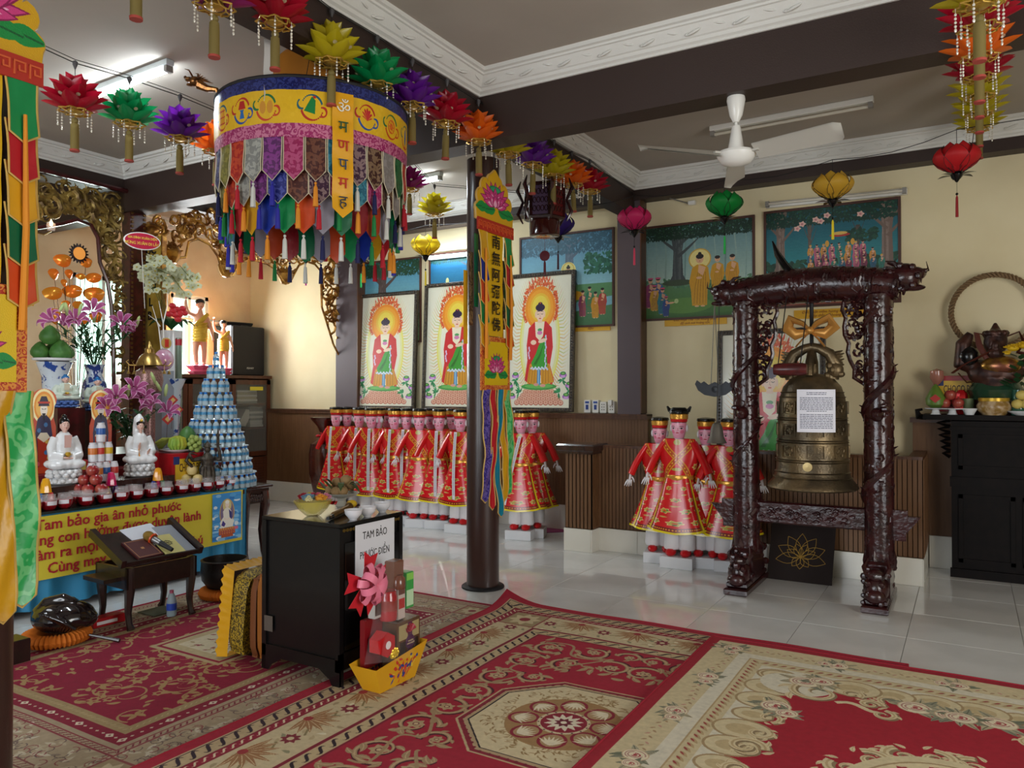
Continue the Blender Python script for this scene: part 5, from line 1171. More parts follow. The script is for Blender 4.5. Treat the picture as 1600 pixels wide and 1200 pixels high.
# vertical gold board with lettering beside the post
p0,p1=onY(223,385,4.74),onY(256,385,4.74); z1,z0=onY(240,372,4.74).z,onY(240,640,4.74).z
t=thing('couplet_board','tall gold board with black lettering behind the orchids','sign',(p0.x,4.74,z0)); w=p1.x-p0.x
MB().bx((0,-.02,0),(w,.02,z1-z0)).build('board',mat('antique_gold_board','#b8983c',rough=.45,metal=.2,col2='#a08030',vscale=8),t,smooth=False)
MB().bx((-.015,-.028,0),(.005,.02,z1-z0)).build('edge_strip',m_carveB,t,smooth=False); MB().bx((w-.005,-.028,0),(w+.015,.02,z1-z0)).build('edge_strip',m_carveB,t,smooth=False)
for k,(g,yy) in enumerate((('ỨC',392),('PHẬT',411),('KH',431),('NH',451),('L',473),('B.',494))):
 text(g,'lettering',.115,m_ink,t,parent_world(t) @ Matrix.Translation((w*.5,-.022,onY(240,yy,4.74).z-z0)) @ Matrix.Rotation(PI/2,4,'X'),ext=.003,bold=.003)
MB().sph((w/2,-.01,z1-z0+.06),(.10,.04,.06),12,8).tube([(0,0,z1-z0),(.02,-.03,z1-z0+.1),(w/2,-.03,z1-z0+.13),(w,-.02,z1-z0+.08)],[.02,.03,.02,.015],7).build('dragon_crest',m_carveB,t)
# --- paper effigies in red robes
def robe_cv():
 c=CV(900,700,'#d01a20',9,7)          # u over the whole skirt, front is the middle third
 def motif(x,y,s,k=0):
  c.flower(x,y,s*1.12,6,'#e8d48a','#b3181c',k); c.flower(x,y,s*.95,6,'#b5a648','#b3181c',k); c.ell(x,y,s*.33,s*.33,'#c9581c',n=10); c.ell(x,y-s*.55,s*.28,s*.2,'#3a6a3a',n=8); c.ell(x+s*.5,y+s*.3,s*.2,s*.2,'#3a5a34',n=8)
 for i in range(9):
  for j in range(4):
   x=i+.5+(.5 if j % 2 else 0); motif(x % 9,1.35+j*1.45,.34 if j < 2 else .27,i+j)
   c.leaf((x+.5) % 9-.25,2.0+j*1.45,.5,.2,.1,'#c9a25a')
 c.rect(0,0,9,.26,'#e2cc1c'); c.rect(0,.26,9,.75,'#7a1c1c')
 for i in range(90): c.ell(.05+i*.1,.5,.035,.10,'#e0902c',n=6)
 for xa in (2.95,6.05):
  s=1 if xa > 4.5 else -1; c.rect(xa-.09,0,xa+.09,7,'#e2cc1c'); c.rect(min(xa-s*.09,xa-s*.32),.3,max(xa-s*.09,xa-s*.32),7,'#7a1c1c')
  for i in range(56): c.ell(xa-s*.2,.4+i*.12,.04,.04,'#e0902c',n=6)
 return c
def torso_cv():
 c=CV(600,380,'#d01a20',6,3.8)
 for (x,y) in ((1.6,2.5),(4.4,2.5),(1.75,1.2),(4.25,1.2),(.4,1.6),(5.6,1.6)): c.flower(x,y,.36,6,'#e8d48a','#a8182a',.2); c.flower(x,y,.27,6,'#b5a648','#b3181c')
 for (x,y) in ((1.7,3.2),(4.3,3.2)): c.ell(x,y,.38,.15,'#a89a5c'); c.leaf(x-.5,y,1.0,.25,0,'#a89a5c')
 for s in (-1,1):
  c.st([(3+s*1.0,3.8),(3-s*.9,.2)],.36,'#d8931c'); c.st([(3+s*1.0,3.8),(3-s*.9,.2)],.22,'#b8481c'); 
  for k in range(12): c.leaf(3+s*1.0-s*1.9*k/12,3.8-3.6*k/12,.18,.08,1.2*s,'#e8b43c')
 c.ell(3,.9,.3,.15,'#b5a648'); c.rect(0,0,6,.34,'#c9761c')
 for k in range(30): c.leaf(k*.2,.1,.2,.1,.6,'#8a2a14')
 c.ell(3,3.5,.2,.28,'#b5a648'); return c
def face_cv():
 c=CV(256,200,'#e79ab4',256,200); cx=64+64   # front of the head is the middle
 c.rect(0,0,62,200,'#d9cfc8'); c.rect(194,0,256,200,'#d9cfc8'); c.rect(0,120,50,200,'#15110f'); c.rect(206,120,256,200,'#15110f')
 c.ell(cx-30,70,16,18,'#e0708f'); c.ell(cx+30,70,16,18,'#e0708f'); c.ell(cx,100,20,60,'#efb4c6')
 for s in (-1,1):
  c.leaf(cx+s*10,128,34,7,(.25 if s > 0 else PI-.25),'#1c1210',bend=-.5*s); c.leaf(cx+s*11,106,30,14,(.12 if s > 0 else PI-.12),'#f3eeee'); c.ell(cx+s*25,107,7,7,'#14100f',n=12); c.st([(cx+s*10,108),(cx+s*24,116),(cx+s*40,112)],3,'#14100f')
 c.st([(cx+3,112),(cx+5,82),(cx-5,80)],2.5,'#b8506c'); c.ell(cx,60,12,5,'#b3122c'); c.ell(cx,64,6,3,'#c8324c'); c.rect(0,168,256,200,'#1a1412'); return c
def strip_cv():
 c=CV(60,600,'#d8d4da',6,60)
 for k in range(44): [c.rect(1.5+j*.8,4+k*1.25,1.5+j*.8+.5,4+k*1.25+.7,'#6a6a78') for j in range(4)]
 return c
m_robe=cmat('printed_red_robe',robe_cv(),rough=.22,coat=.3); m_torso=cmat('printed_red_top',torso_cv(),rough=.22,coat=.3); m_face=cmat('painted_paper_face',face_cv(),rough=.3,coat=.2)
m_sleeve=mat('red_glossy_paper','#d01a20',rough=.25,coat=.2); m_paperw=mat('white_paper','#dfdde0',rough=.6,bump=.2,bscale=20); m_shoe=mat('red_paper_shoe','#c81a20',rough=.3); m_boxw=mat('white_carton','#d9dade',rough=.5)
m_strip=cmat('printed_strip',strip_cv(),rough=.5); m_hatg=mat('gold_foil','#d8a044',rough=.25,metal=.5,bump=.4,bscale=40); m_blkf=mat('black_foil','#0d0c0d',rough=.2,bump=.4,bscale=40)
m_box_edge=m_boxw
def effigy():
 t=thing('paper_effigy','x','effigy')
 MB().bx((-.135,-.11,0),(.135,.12,.095),bev=.004).build('carton_base',m_boxw,t)
 for s in (-1,1):
  MB().sph((s*.062,-.035,.122),(.044,.072,.034),10,6).sph((s*.062,.01,.14),(.036,.036,.03),8,6).build('shoe',m_shoe,t)
  MB().lathe([(.066,.145),(.072,.16),(.062,.36),(.05,.46)],12,(s*.062,.01,0)).build('trouser_leg',m_paperw,t)
 def sk(u,v):
  th=-PI/2+(u-.5)*2*PI; W=.265-.155*v**.8; D=.15-.065*v; r=1+.06*math.cos(6*th)*(1-v)
  k=abs(math.cos(th))**.7*math.copysign(1,math.cos(th)); z=.285+.455*v+.035*abs(math.cos(th))*(1-v)
  return (W*k*r,D*math.copysign(abs(math.sin(th))**.8,math.sin(th)),z)
 MB().grid(sk,36,5).build('robe_skirt',m_robe,t,ang=60)
 def to(u,v):
  th=-PI/2+(u-.5)*2*PI; W=.112+.055*math.sin(v*2.2)*(1 if v < .8 else 1-(v-.8)*2.6); D=.086-.03*v; return (W*math.cos(th),D*math.sin(th),.735+.325*v)
 MB().grid(to,24,8).build('robe_top',m_torso,t,ang=60)
 MB().lathe([(.116,.722),(.12,.735),(.12,.755),(.115,.765)],24,sy=.76).build('belt',m_hatg,t)
 for s in (-1,1):
  MB().tube([(s*.12,0,1.03),(s*.17,-.01,.95),(s*.215,-.015,.87),(s*.255,-.02,.78)],[.05,.055,.058,.06],10,flat=.55).build('sleeve',m_sleeve,t)
  h=MB().tube([(s*.255,-.02,.80),(s*.265,-.022,.745),(s*.27,-.024,.725)],[.022,.024,.022],8,flat=.45)
  for k in range(4): h.tube([(s*(.252+.011*k),-.024,.728),(s*(.255+.016*k),-.028,.700-.004*(k in (1,2))),(s*(.256+.02*k),-.03,.672-.006*(k in (1,2)))],[.007,.006,.003],5)
  h.tube([(s*.246,-.026,.752),(s*.230,-.034,.728),(s*.226,-.036,.706)],[.008,.006,.003],5)
  h.build('hand',m_paperw,t)
 MB().cyl((0,0,1.04),(0,0,1.09),.036,10).build('neck',m_paperw,t)
 def hd(u,v):
  th=PI/2+u*2*PI; prof=.062*(.62+.38*math.sin(min(1,v*1.25+.08)*PI/2)) if v > 0 else .04
  return (prof*math.cos(th),prof*.98*math.sin(th)-.004,1.065+.155*v)
 h=MB().grid(hd,24,8).build('head',m_face,t,ang=60)
 for s in (-1,1): MB().sph((s*.066,.005,1.15),(.012,.02,.032),8,6).build('ear',m_paperw,h)
 ht=MB().lathe([(.064,1.20),(.068,1.205),(.070,1.225)],20).build('hat_band',m_shoe,t)
 MB().lathe([(.066,1.222),(.074,1.226),(.076,1.262),(.070,1.268)],20).build('hat_gold',m_hatg,ht)
 MB().lathe([(.068,1.262),(.080,1.272),(.076,1.292),(.03,1.300),(0,1.302)],18,lob=.05,nl=5).build('hat_crown',m_blkf,ht)
 return t
EF=effigy(); efs=MB().grid(lambda u,v: ((u-.5)*.034,-.10-.04*(1-v)-.02*math.sin(v*3),.36+.70*v),1,10).mesh('paper_strip',m_strip)
fan_hat=MB().tube([(-.08,0,1.285),(-.05,0,1.30),(.05,0,1.30),(.08,0,1.285)],[.018,.03,.03,.018],8,flat=.7).tube([(-.075,0,1.29),(-.10,0,1.33)],[.02,.008],6).tube([(.075,0,1.29),(.10,0,1.33)],[.02,.008],6).mesh('hat_wing',m_blkf)
LST=[]
L_=[  # pixel x of the head, depth Y, turn, strip
 (530,7.12,.10,1),(566,7.05,.35,1),(585,6.92,.45,1),(597,7.02,-.5,0),(621,6.90,.15,1),(640,6.95,.25,1),(660,6.86,.35,0),(691,6.90,.30,1),(724,6.80,.05,1),
 (547,7.22,.3,0),(677,7.20,-.1,0),(711,7.22,.1,0),(608,7.24,.2,0),(641,7.26,.1,0),(818,6.82,.20,1),(835,6.98,.35,0)]
for i,(x,Y,rz,st) in enumerate(L_):
 g=onY(x,655,Y); t=EF if i==0 else dup(EF); t.location=(g.x,Y-.05,0); t.rotation_euler=(0,0,rz+.0)
 lb={0: 'leftmost red robed paper effigy, beside the brown wooden vase',14: 'red robed paper effigy with a slanting white strip, right of the banner',15: 'red robed paper effigy nearest the ribbed newel post, right arm out',8: 'red robed paper effigy cut off by the brown column on its left side',
          9: 'paper effigy head peeping between the leftmost two, back row',10: 'paper effigy in the back row peeping left of the last tall one before the column',11: 'paper effigy in the back row right beside the column',12: 'paper effigy of the back row behind the turned one',13: 'paper effigy hidden in the middle of the back row'}.get(i)
 t['label']=lb or '%s red robed paper effigy from the left in the front row' % ORD[i]
 t['group']='red robed paper effigies left group'
 if st: LST.append((t,i))
for t,i in []:
 o=bpy.data.objects.new('paper_strip',efs); COL.objects.link(o); o.parent=t; o.rotation_euler=(0,(.22 if i==14 else 0),0); o.location=(-.21 if i==14 else 0,0,0)
for i,(x,px,py,rz,s) in enumerate(((1031,1009,877,.22,.97),(1067,1045,881,.05,1.02),(1103,1090,886,.18,.97),(1140,1140,892,.3,.97))):
 q=onZ(px,py); Y=6.46+.02*(i % 2==0); g=onY(x,700,Y); t=dup(EF); t.location=(g.x,Y,0); t.rotation_euler=(0,0,rz); t.scale=(s,)*3
 t['label']=['red robed paper effigy at the left end of the group by the bell frame','front red robed paper effigy with a winged black hat before the ribbed wall','red robed paper effigy partly behind the hanging small bell','red robed paper effigy hidden behind the carved left bell post'][i]; t['group']='red robed paper effigies right group'
 if i==1:
  hb=[c for c in KIDS(t) if c.name.startswith('hat_band')][0]; o=bpy.data.objects.new('hat_wing',fan_hat); COL.objects.link(o); o.parent=hb
 t.location.y-=.0 if i != 1 else .10; t.location.x+=0 if i != 1 else -.0
for t,i in LST:
 o=bpy.data.objects.new('paper_strip',efs); COL.objects.link(o); o.parent=t; o.rotation_euler=(0,(.22 if i==14 else 0),0); o.location=(-.21 if i==14 else 0,0,0)
# --- carved bell frame, bell and what hangs on it
m_lac=mat('oxblood_lacquer','#240a0d',rough=.26,col2='#351012',vscale=12,coat=.35,bump=.5,bscale=30)
BY=5.98
Rb=random.Random(8)
def relief(mb,c,r,z0,z1,n,R,sz=.03):
 for k in range(n):
  a=R.uniform(0,2*PI); z=R.uniform(z0,z1); da=R.choice([-1,1])*R.uniform(.2,.5); h=R.uniform(-.05,.05); q=R.uniform(2.5,5)
  mb.tube([(c[0]+r*math.cos(a+da*math.sin(q*u)),c[1]+r*math.sin(a+da*math.sin(q*u)),z+h*u+sz*math.cos(q*u)) for u in (0,.25,.5,.75,1)],[.007,.011,.012,.009,.003],5)
bf=thing('bell_frame','dark red lacquered bell frame carved with dragons','bell frame',(-1.05,BY,0))
pX=[onY(1166,700,BY).x,onY(1373,700,BY).x]; bz=2.26
for s,x in zip((-1,1),pX):
 c=(x,BY)
 mb=MB().lathe([(.10,.28),(.098,.32),(.094,bz-.10)],18,(x,BY,0)).lathe([(.10,.26),(.105,.30),(.095,.36),(.085,.40)],14,(x,BY,0),lob=.08,nl=7)
 mb.build('post',m_lac,bf,world=True)
 dm=MB(); turns=2.6; pts=[]; 
 for k in range(64): u=k/63; a=u*turns*2*PI+s; pts.append((x+.090*math.cos(a),BY+.090*math.sin(a),.55+(bz-.75)*u))
 dm.tube(pts,[.022+.008*math.sin(k*.2) for k in range(64)],7)
 for k in range(2,62,2): a=k/63*turns*2*PI+s; p=Vector(pts[k]); dm.tube([p,p+Vector((.04*math.cos(a),.04*math.sin(a),.02))],[.012,.002],4)
 relief(dm,c,.090,.42,bz-.12,300,Rb,.020); dm.sph((x,BY-.10,1.32),(.045,.06,.05),9,7).sph((x-.05*s*-1,BY-.13,1.36),(.03,.03,.02),6,5)
 dm.build('carved_dragon',m_lac,bf,world=True)
 bb_=MB().bx((x-.085,BY-.34,0),(x+.085,BY+.36,.05),bev=.01).bx((x-.075,BY-.30,.05),(x+.075,BY+.33,.09),bev=.01).bx((x-.08,BY-.14,.05),(x+.08,BY+.16,.31),bev=.02)
 for sy in (-1,1):
  yy=BY+sy*.22; bb_.sph((x,yy,.15),(.082,.10,.10),12,8).sph((x,yy+sy*.08,.11),(.07,.05,.05),10,6).sph((x,yy+sy*.03,.24),(.06,.06,.05),8,6)
  for e in (-1,1): bb_.sph((x+e*.04,yy+sy*.07,.19),(.024,.024,.024),7,5).tube([(x+e*.05,yy,.22),(x+e*.08,yy-sy*.03,.28),(x+e*.06,yy-sy*.08,.33)],[.02,.016,.006],6)
  for k in range(16): bb_.sph((x+Rb.uniform(-.08,.08),yy+Rb.uniform(-.1,.1),Rb.uniform(.06,.30)),Rb.uniform(.015,.03),6,4)
 bb_.build('lion_base',m_lac,bf,world=True)
 # openwork bracket on the inner side
 br=MB(); iw=.14; z1_=bz-.13
 ox=x-s*.085
 for k in range(46):
  u=Rb.random(); ww=iw*(1-.55*u*u); L=Rb.uniform(.018,.035); xx=ox-s*Rb.uniform(L*.6,max(L,ww-L)); zz=z1_-.55*u; th=Rb.uniform(0,6.3); sg=Rb.choice([-1,1])
  br.tube([(xx+L*(1-.6*v)*math.cos(th+sg*v*4.2),BY+.008*math.sin(k+v*3),zz+L*(1-.6*v)*math.sin(th+sg*v*4.2)) for v in np.linspace(0,1,7)],[.011,.011,.010,.009,.008,.006,.004],5)
 br.tube([(ox,BY,z1_+.02)]+[(ox-s*(iw*(1-.55*(k/9)**2)+.012*math.sin(k*2.2)),BY,z1_-.55*k/9) for k in range(10)]+[(ox,BY,z1_-.60)],.016,6)
 br.build('openwork_bracket',m_lac,bf,world=True)
x0,x1=onY(1128,460,BY).x,onY(1425,450,BY).x
tb_=MB(); n=40
pt=lambda u: (x0+.08+(x1-x0-.16)*u,BY,bz-.035+.035*math.sin(PI*u))
tb_.tube([pt(k/n) for k in range(n+1)],[.10+.030*math.sin(PI*k/n) for k in range(n+1)],14)
for k in range(230):
 u=Rb.random(); p=pt(u); a=Rb.uniform(0,6.3); r=.095+.030*math.sin(PI*u); da=Rb.choice([-1,1])*.5; q=Rb.uniform(2.5,5)
 tb_.tube([(p[0]+.035*math.cos(q*w)+.05*w,BY+r*math.cos(a+da*math.sin(q*w)),p[2]+r*math.sin(a+da*math.sin(q*w))) for w in (0,.25,.5,.75,1)],[.008,.013,.014,.010,.003],5)
for k in range(26): u=(k+.5)/26; p=pt(u); tb_.tube([(p[0],BY,p[2]+.07),(p[0]+.03,BY,p[2]+.105)],[.016,.003],5)
tb_.build('dragon_beam',m_lac,bf,world=True)
for s,x in ((-1,x0),(1,x1)):
 z=bz-.02+(.03 if s > 0 else 0); hm=MB().sph((x-s*.05,BY,z),(.11,.09,.10),12,9).sph((x+s*.015,BY,z+.02),(.075,.065,.05),10,7).sph((x+s*.01,BY,z-.075),(.075,.05,.024),9,6)
 for k in range(12): hm.sph((x-s*.05+.09*math.cos(k*.9),BY-.06,z+.08*math.sin(k*.9)),.024,6,4)
 for e in (-1,1):
  hm.sph((x-s*.01,BY+e*.045,z+.05),(.024,.02,.022),8,6).tube([(x-s*.06,BY+e*.04,z+.05),(x-s*.11,BY+e*.06,z+.10),(x-s*.16,BY+e*.05,z+.115)],[.018,.014,.004],6)
  hm.tube([(x+s*.06,BY+e*.03,z+.03),(x+s*.10,BY+e*.05,z+.045),(x+s*.09,BY+e*.07,z+.09)],[.008,.006,.002],5); hm.tube([(x+s*.055,BY+e*.025,z-.01),(x+s*.055,BY+e*.025,z-.045)],[.008,.001],5)
 for k in range(14): a=k*.45; hm.tube([(x-s*.09,BY+.06*math.cos(a),z+.06*math.sin(a)),(x-s*.16,BY+.09*math.cos(a),z+.085*math.sin(a))],[.018,.004],5)
 hm.sph((x+s*.075,BY,z+.035),(.022,.03,.02),7,5); hm.build('dragon_head',m_lac,bf,world=True)
lr=MB().bx((pX[0]-.06,BY-.035,.50),(pX[1]+.06,BY+.035,.66),bev=.012)
for s,x in zip((-1,1),pX): lr.prism([(x+s*.09,.66),(x+s*.18,.66),(x+s*.18,.62),(x+s*.26,.62),(x+s*.17,.50),(x+s*.17,.45),(x+s*.09,.45)][::s],-.03,.03,m=TM((0,BY,0),rx=PI/2))
for k in range(40): x=Rb.uniform(pX[0]+.1,pX[1]-.1); z=Rb.uniform(.53,.63); lr.tube([(x-.02,BY-.036,z),(x,BY-.038,z+.012),(x+.02,BY-.036,z),(x+.01,BY-.037,z-.012)],.0045,4)
lr.build('lower_rail',m_lac,bf,world=True)
# bell
bcx=onY(1269,700,BY).x
bl_=thing('bronze_bell','big bronze bell hanging in the dark red lacquered frame','bell',(bcx,BY,0.775))
m_brz=mat('aged_bronze','#7a684c',rough=.38,metal=.7,col2='#4f4434',vscale=5,bump=.25,bscale=70)
prof=[(.30,.0),(.315,.012),(.31,.03),(.27,.075),(.253,.12),(.25,.16),(.244,.30),(.240,.45),(.236,.56),(.225,.66),(.20,.74),(.15,.80),(.08,.83),(0,.84)]
MB().lathe(prof,48).lathe([(.27,.002),(.235,.08),(.22,.3),(.20,.6),(.1,.76),(0,.78)],32).build('bell_body',m_brz,bl_)
bd=MB()
for z,r in ((.085,.270),(.125,.258),(.20,.252),(.215,.252),(.34,.247),(.355,.247),(.50,.242),(.515,.242),(.665,.228),(.70,.218)): bd.lathe([(r-.004,z-.005),(r+.005,z),(r-.004,z+.005)],48)
bd.build('raised_bands',m_brz,bl_)
rf=MB()
for k in range(8):
 a=k*PI/4+.25
 for z0_,z1_,w in ((.225,.33,.06),(.37,.49,.06),(.53,.65,.055)):
  zc=(z0_+z1_)/2; r=.249-.012*(zc/.6); M=frameM((r*math.cos(a),r*math.sin(a),zc),(-math.sin(a),math.cos(a),0),(0,0,1))
  for q in ((-w,-.045,-w+.006,.045),(w-.006,-.045,w,.045),(-w,-.045,w,-.039),(-w,.039,w,.045)): rf.bx((q[0],q[1],-.004),(q[2],q[3],.005),m=M)
  if k % 2==0:
   for i in range(4):
    for j in range(6): rf.bx((-.045+i*.025,-.034+j*.012,0),(-.030+i*.025,-.027+j*.012,.0045),m=M)
  else:
   for i in range(7): b_=i*.9; rf.tube([(.03*math.cos(b_),.028*math.sin(b_),.003),(.038*math.cos(b_+.6),.034*math.sin(b_+.6),.004),(.02*math.cos(b_+1.1),.02*math.sin(b_+1.1),.004)],.004,4,m=M)
stuff(rf.build('cast_relief',m_brz,bl_))
dirc=math.atan2(-BY,-bcx)
a=dirc-.12; M=frameM((.252*math.cos(a),.252*math.sin(a),.175),(-math.sin(a),math.cos(a),0),(0,0,1)); MB().lathe([(.0,.012),(.032,.010),(.034,-.01)],20,m=M).build('striking_boss',mat('pale_bronze','#b09a6a',rough=.4,metal=.6),bl_)
cr_=MB()
for s in (-1,1):
 cr_.tube([(s*.14,0,.80),(s*.165,0,.90),(s*.12,0,.98),(s*.05,0,1.02),(0,0,1.03)],[.045,.05,.042,.035,.035],10).sph((s*.165,-.02,.86),(.055,.05,.06),9,7).sph((s*.20,-.03,.83),(.03,.03,.025),7,5)
 for k in range(9): cr_.sph((s*(.13+.02*math.cos(k*1.7)),-.05+.012*k,.86+.04*math.sin(k*2.3)),.028,7,5)
 for k in range(7): cr_.tube([(s*.16,0,.86+.02*k),(s*(.21+.01*(k % 2)),.0,.88+.02*k)],[.018,.004],5)
for s in (-1,1): cr_.tube([(0,s*.10,.82),(0,s*.09,.92),(0,0,1.0)],.03,8)
cr_.build('dragon_crown',m_brz,bl_)
MB().cyl((0,0,1.0),(0,0,1.40),.014,8).build('hanging_rod',m_blackm,bl_)
bw=MB()
for s in (-1,1): bw.tube([(0,-.05,1.15),(s*.05,-.07,1.20),(s*.13,-.07,1.235),(s*.16,-.06,1.17),(s*.10,-.06,1.12),(0,-.05,1.14)],[.015,.045,.06,.045,.04,.015],8,flat=.4); bw.tube([(0,-.05,1.14),(s*.06,-.06,1.08),(s*.10,-.07,1.03)],[.012,.022,.02],6,flat=.3)
bw.sph((0,-.07,1.15),(.028,.02,.028),8,6).build('gold_bow',mat('gold_ribbon','#c08a44',rough=.3,metal=.5),bl_)
# paper notice taped to the bell
pa=atD(1276,643,5.0); a=dirc+.02; R_=.262; sx_=(pa.x-bcx)
n0=dirc+math.atan2(.03,.26)
t=thing('paper_notice','white printed notice taped to the front of the bronze bell','notice',(bcx,BY,.775+.42))
w_=.26
g=MB().grid(lambda u,v: ((R_+.004)*math.cos(n0+(u-.5)*w_/R_),(R_+.004)*math.sin(n0+(u-.5)*w_/R_),(v)*.30-.0),10,2).build('sheet',mat('white_copy_paper','#e4e4ee',rough=.7),t)
lines=MB()
for k in range(22):
 z=.275-k*.0118; l,r=(.08,.92) if k not in (0,1,11) else (.25,.75)
 if k in (2,12): continue
 x=l
 while x < r:
  e=min(x+Rb.uniform(.03,.11),r); lines.grid(lambda u,v: ((R_+.0055)*math.cos(n0+(x+(e-x)*u-.5)*w_/R_),(R_+.0055)*math.sin(n0+(x+(e-x)*u-.5)*w_/R_),z+.005*v),2,1,uv=False); x=e+.015
stuff(lines.build('printed_lines',mat('grey_print','#6a6a7c',rough=.7),t))
# striker log hung by two cords
q=onY(1232,577,BY-.30); t=thing('striker_log','dark red wooden striker log hanging on two cords left of the bell crown','striker',q)
MB().tube([(-.10,0,0),(-.06,0,0),(.09,.02,0),(.12,.02,0)],[.036,.045,.045,.036],12).build('log',mat('red_wood','#5a2020',rough=.3,col2='#43181a',vscale=20),t)
for x in (-.07,.08): MB().cyl((x,.0,.04),(x+.02,.22,bz-q.z-.05),.004,5).build('cord',m_wire,t)
# curved black horn on top of the beam
mb=MB(); P=[onY(1207,377,BY),onY(1215,398,BY),onY(1228,417,BY),onY(1243,432,BY),onY(1258,440,BY)]
tag(mb.tube(P,[.008,.035,.042,.038,.02],8,flat=.7).build('curved_horn',m_black),'curved black horn rising from the top of the bell beam','horn')
# cloud gong and little bell hanging from the left dragon head
q=onY(1117,606,BY-.02); t=thing('cloud_gong','black cloud shaped gong plate hanging left of the bell frame','gong',q)
P=[(-.14,.06),(-.11,.035),(-.085,.05),(-.05,.022),(0,.045),(.05,.022),(.085,.05),(.11,.035),(.14,.06),(.155,.03),(.13,-.02),(.08,-.055),(0,-.07),(-.08,-.055),(-.13,-.02),(-.155,.03)]
MB().prism(P,-.009,.009,m=TM(rx=PI/2)).build('plate',mat('black_cast_iron','#16181c',rough=.35,metal=.5),t); MB().lathe([(.0,.014),(.022,.012),(.030,.0)],16,m=TM((0,0,-.012),rx=PI/2)).build('boss',MATS['black_cast_iron'],t)
ch=MB(); zt_=2.16-q.z
for s in (-1,1): ch.cyl((s*.03,0,.03),(0,0,zt_),.0035,4)
ch.build('chain',mat('grey_chain','#6e6a60',rough=.5,metal=.5),t)
q=onY(1120,692,BY-.12); t=thing('small_bell','small dull metal bell hanging in front of a paper effigy','bell',q)
MB().lathe([(.075,0),(.07,.01),(.052,.05),(.045,.11),(.03,.145),(.01,.155),(0,.158)],20).build('bell_body',mat('dull_pewter','#5e5850',rough=.45,metal=.4),t); MB().cyl((0,0,.15),(0,.08,2.2-q.z),.003,4).build('cord',m_wire,t)
# dark mat with a gold lotus outline leaning on the wall
p=[onZ(1197,897),onZ(1297,907)]; yb=6.30; xa_,xb_=onY(1197,897,yb).x,onY(1299,905,yb).x
t=thing('leaning_mat','dark brown square mat with a golden lotus outline leaning against the low wall','mat',((xa_+xb_)/2,yb+.02,0)); t.rotation_euler=(-.50,0,0); hw_=(xb_-xa_)/2
MB().bx((-hw_,-.006,0),(hw_,.006,.50)).build('mat_body',mat('dark_brown_cloth','#241a18',rough=.85,bump=.4,bscale=200),t)
lo_=MB()
def outl(cx,cz,L,W,an):
 lo_.tube([(cx+L*v*math.cos(an)-W/2*math.sin(PI*v)*math.sin(an)*sg,-.009,cz+L*v*math.sin(an)+W/2*math.sin(PI*v)*math.cos(an)*sg) for sg,vs in ((1,np.linspace(0,1,8)),(-1,np.linspace(1,0,8))) for v in vs],.0022,4)
for an in np.linspace(-.2,PI+.2,7): outl(0,.20,.19,.09,an)
for an in np.linspace(.5,PI-.5,4): outl(0,.19,.12,.07,an)
for an in (-2.2,-1.57,-.9): outl(0,.20,.10,.06,an)
stuff(lo_.build('lotus_outline',mat('gold_thread','#a8853a',rough=.6),t))
# --- black offering cabinet
bc=onZ(525,1083,.0); BXa,BYa=-3.22,2.85
t=thing('offering_cabinet','black lacquered cabinet with a white sign, standing on the rugs','cabinet',(-2.945,3.09,.024))
W2,D2,Hc=.275,.245,.80
m_cab=mat('black_lacquer','#08080a',rough=.32,col2='#0d0b0c',vscale=20,coat=.15)
MB().bx((-W2+.012,-D2+.012,.07),(W2-.012,D2-.012,Hc-.02)).build('carcass',m_cab,t)
MB().bx((-W2,-D2,Hc-.022),(W2,D2,Hc),bev=.004).build('top_board',mat('black_top_board','#141210',rough=.12,coat=.5),t)
for sx_,sy in ((-1,-1),(1,-1),(1,1),(-1,1)): MB().bx((sx_*W2-(.03 if sx_ > 0 else 0),sy*D2-(.03 if sy > 0 else 0),0),(sx_*W2+(.03 if sx_ < 0 else 0),sy*D2+(.03 if sy < 0 else 0),Hc-.022)).build('leg',m_cab,t)
MB().bx((-W2,-D2,.07),(W2,-D2+.01,.13)).prism([(-W2,.07),(-W2+.14,.07),(-W2+.10,.045),(-W2+.07,.03),(-W2+.05,0),(-W2,0)],-.005,.005,m=TM((0,-D2+.005,0),rx=PI/2)).prism([(W2,.07),(W2-.14,.07),(W2-.10,.045),(W2-.07,.03),(W2-.05,0),(W2,0)][::-1],-.005,.005,m=TM((0,-D2+.005,0),rx=PI/2)).build('apron',m_cab,t)
MB().bx((W2-.01,-D2,.08),(W2,D2,.16)).build('side_apron',m_cab,t)
ins=MB().bx((W2-.004,-D2+.035,.17),(W2+.001,D2-.035,.70)).build('side_panel',mat('black_panel','#0c0b0d',rough=.12,coat=.6),t)
for k in range(19): 
 MB().lathe([(0,.0025),(.0075,.002),(.009,0)],8,m=frameM((W2+.001,-D2+.03+k*.0235,.765),(0,1,0),(0,0,1)),sx=1.3).build('inlaid_stud',mat('dull_brass','#6a5522',rough=.4,metal=.6),t)
MB().bx((-W2+.02,-D2-.001,.20),(-W2+.08,-D2+.002,.28)).build('small_sticker',mat('grey_sticker','#5a5048',rough=.7),t)
cabM=parent_world(t)
sg_=thing('paper_sign','white sheet reading TAM BẢO PHƯỚC ĐIỀN taped to the black cabinet','sign',(t.location.x+W2+.003,3.09-.06,.62),0)
y0_,y1_=onX(555,830,-2.667).y,onX(613,815,-2.667).y; zt1=onX(585,815,-2.667).z; zt0=onX(585,888,-2.667).z
MB().bx((0,y0_-3.03,zt0-.62-.03),(.0012,y1_-3.03+.015,zt1-.62),).build('sheet',mat('white_sign_paper','#dcdde4',rough=.6),sg_,smooth=False)
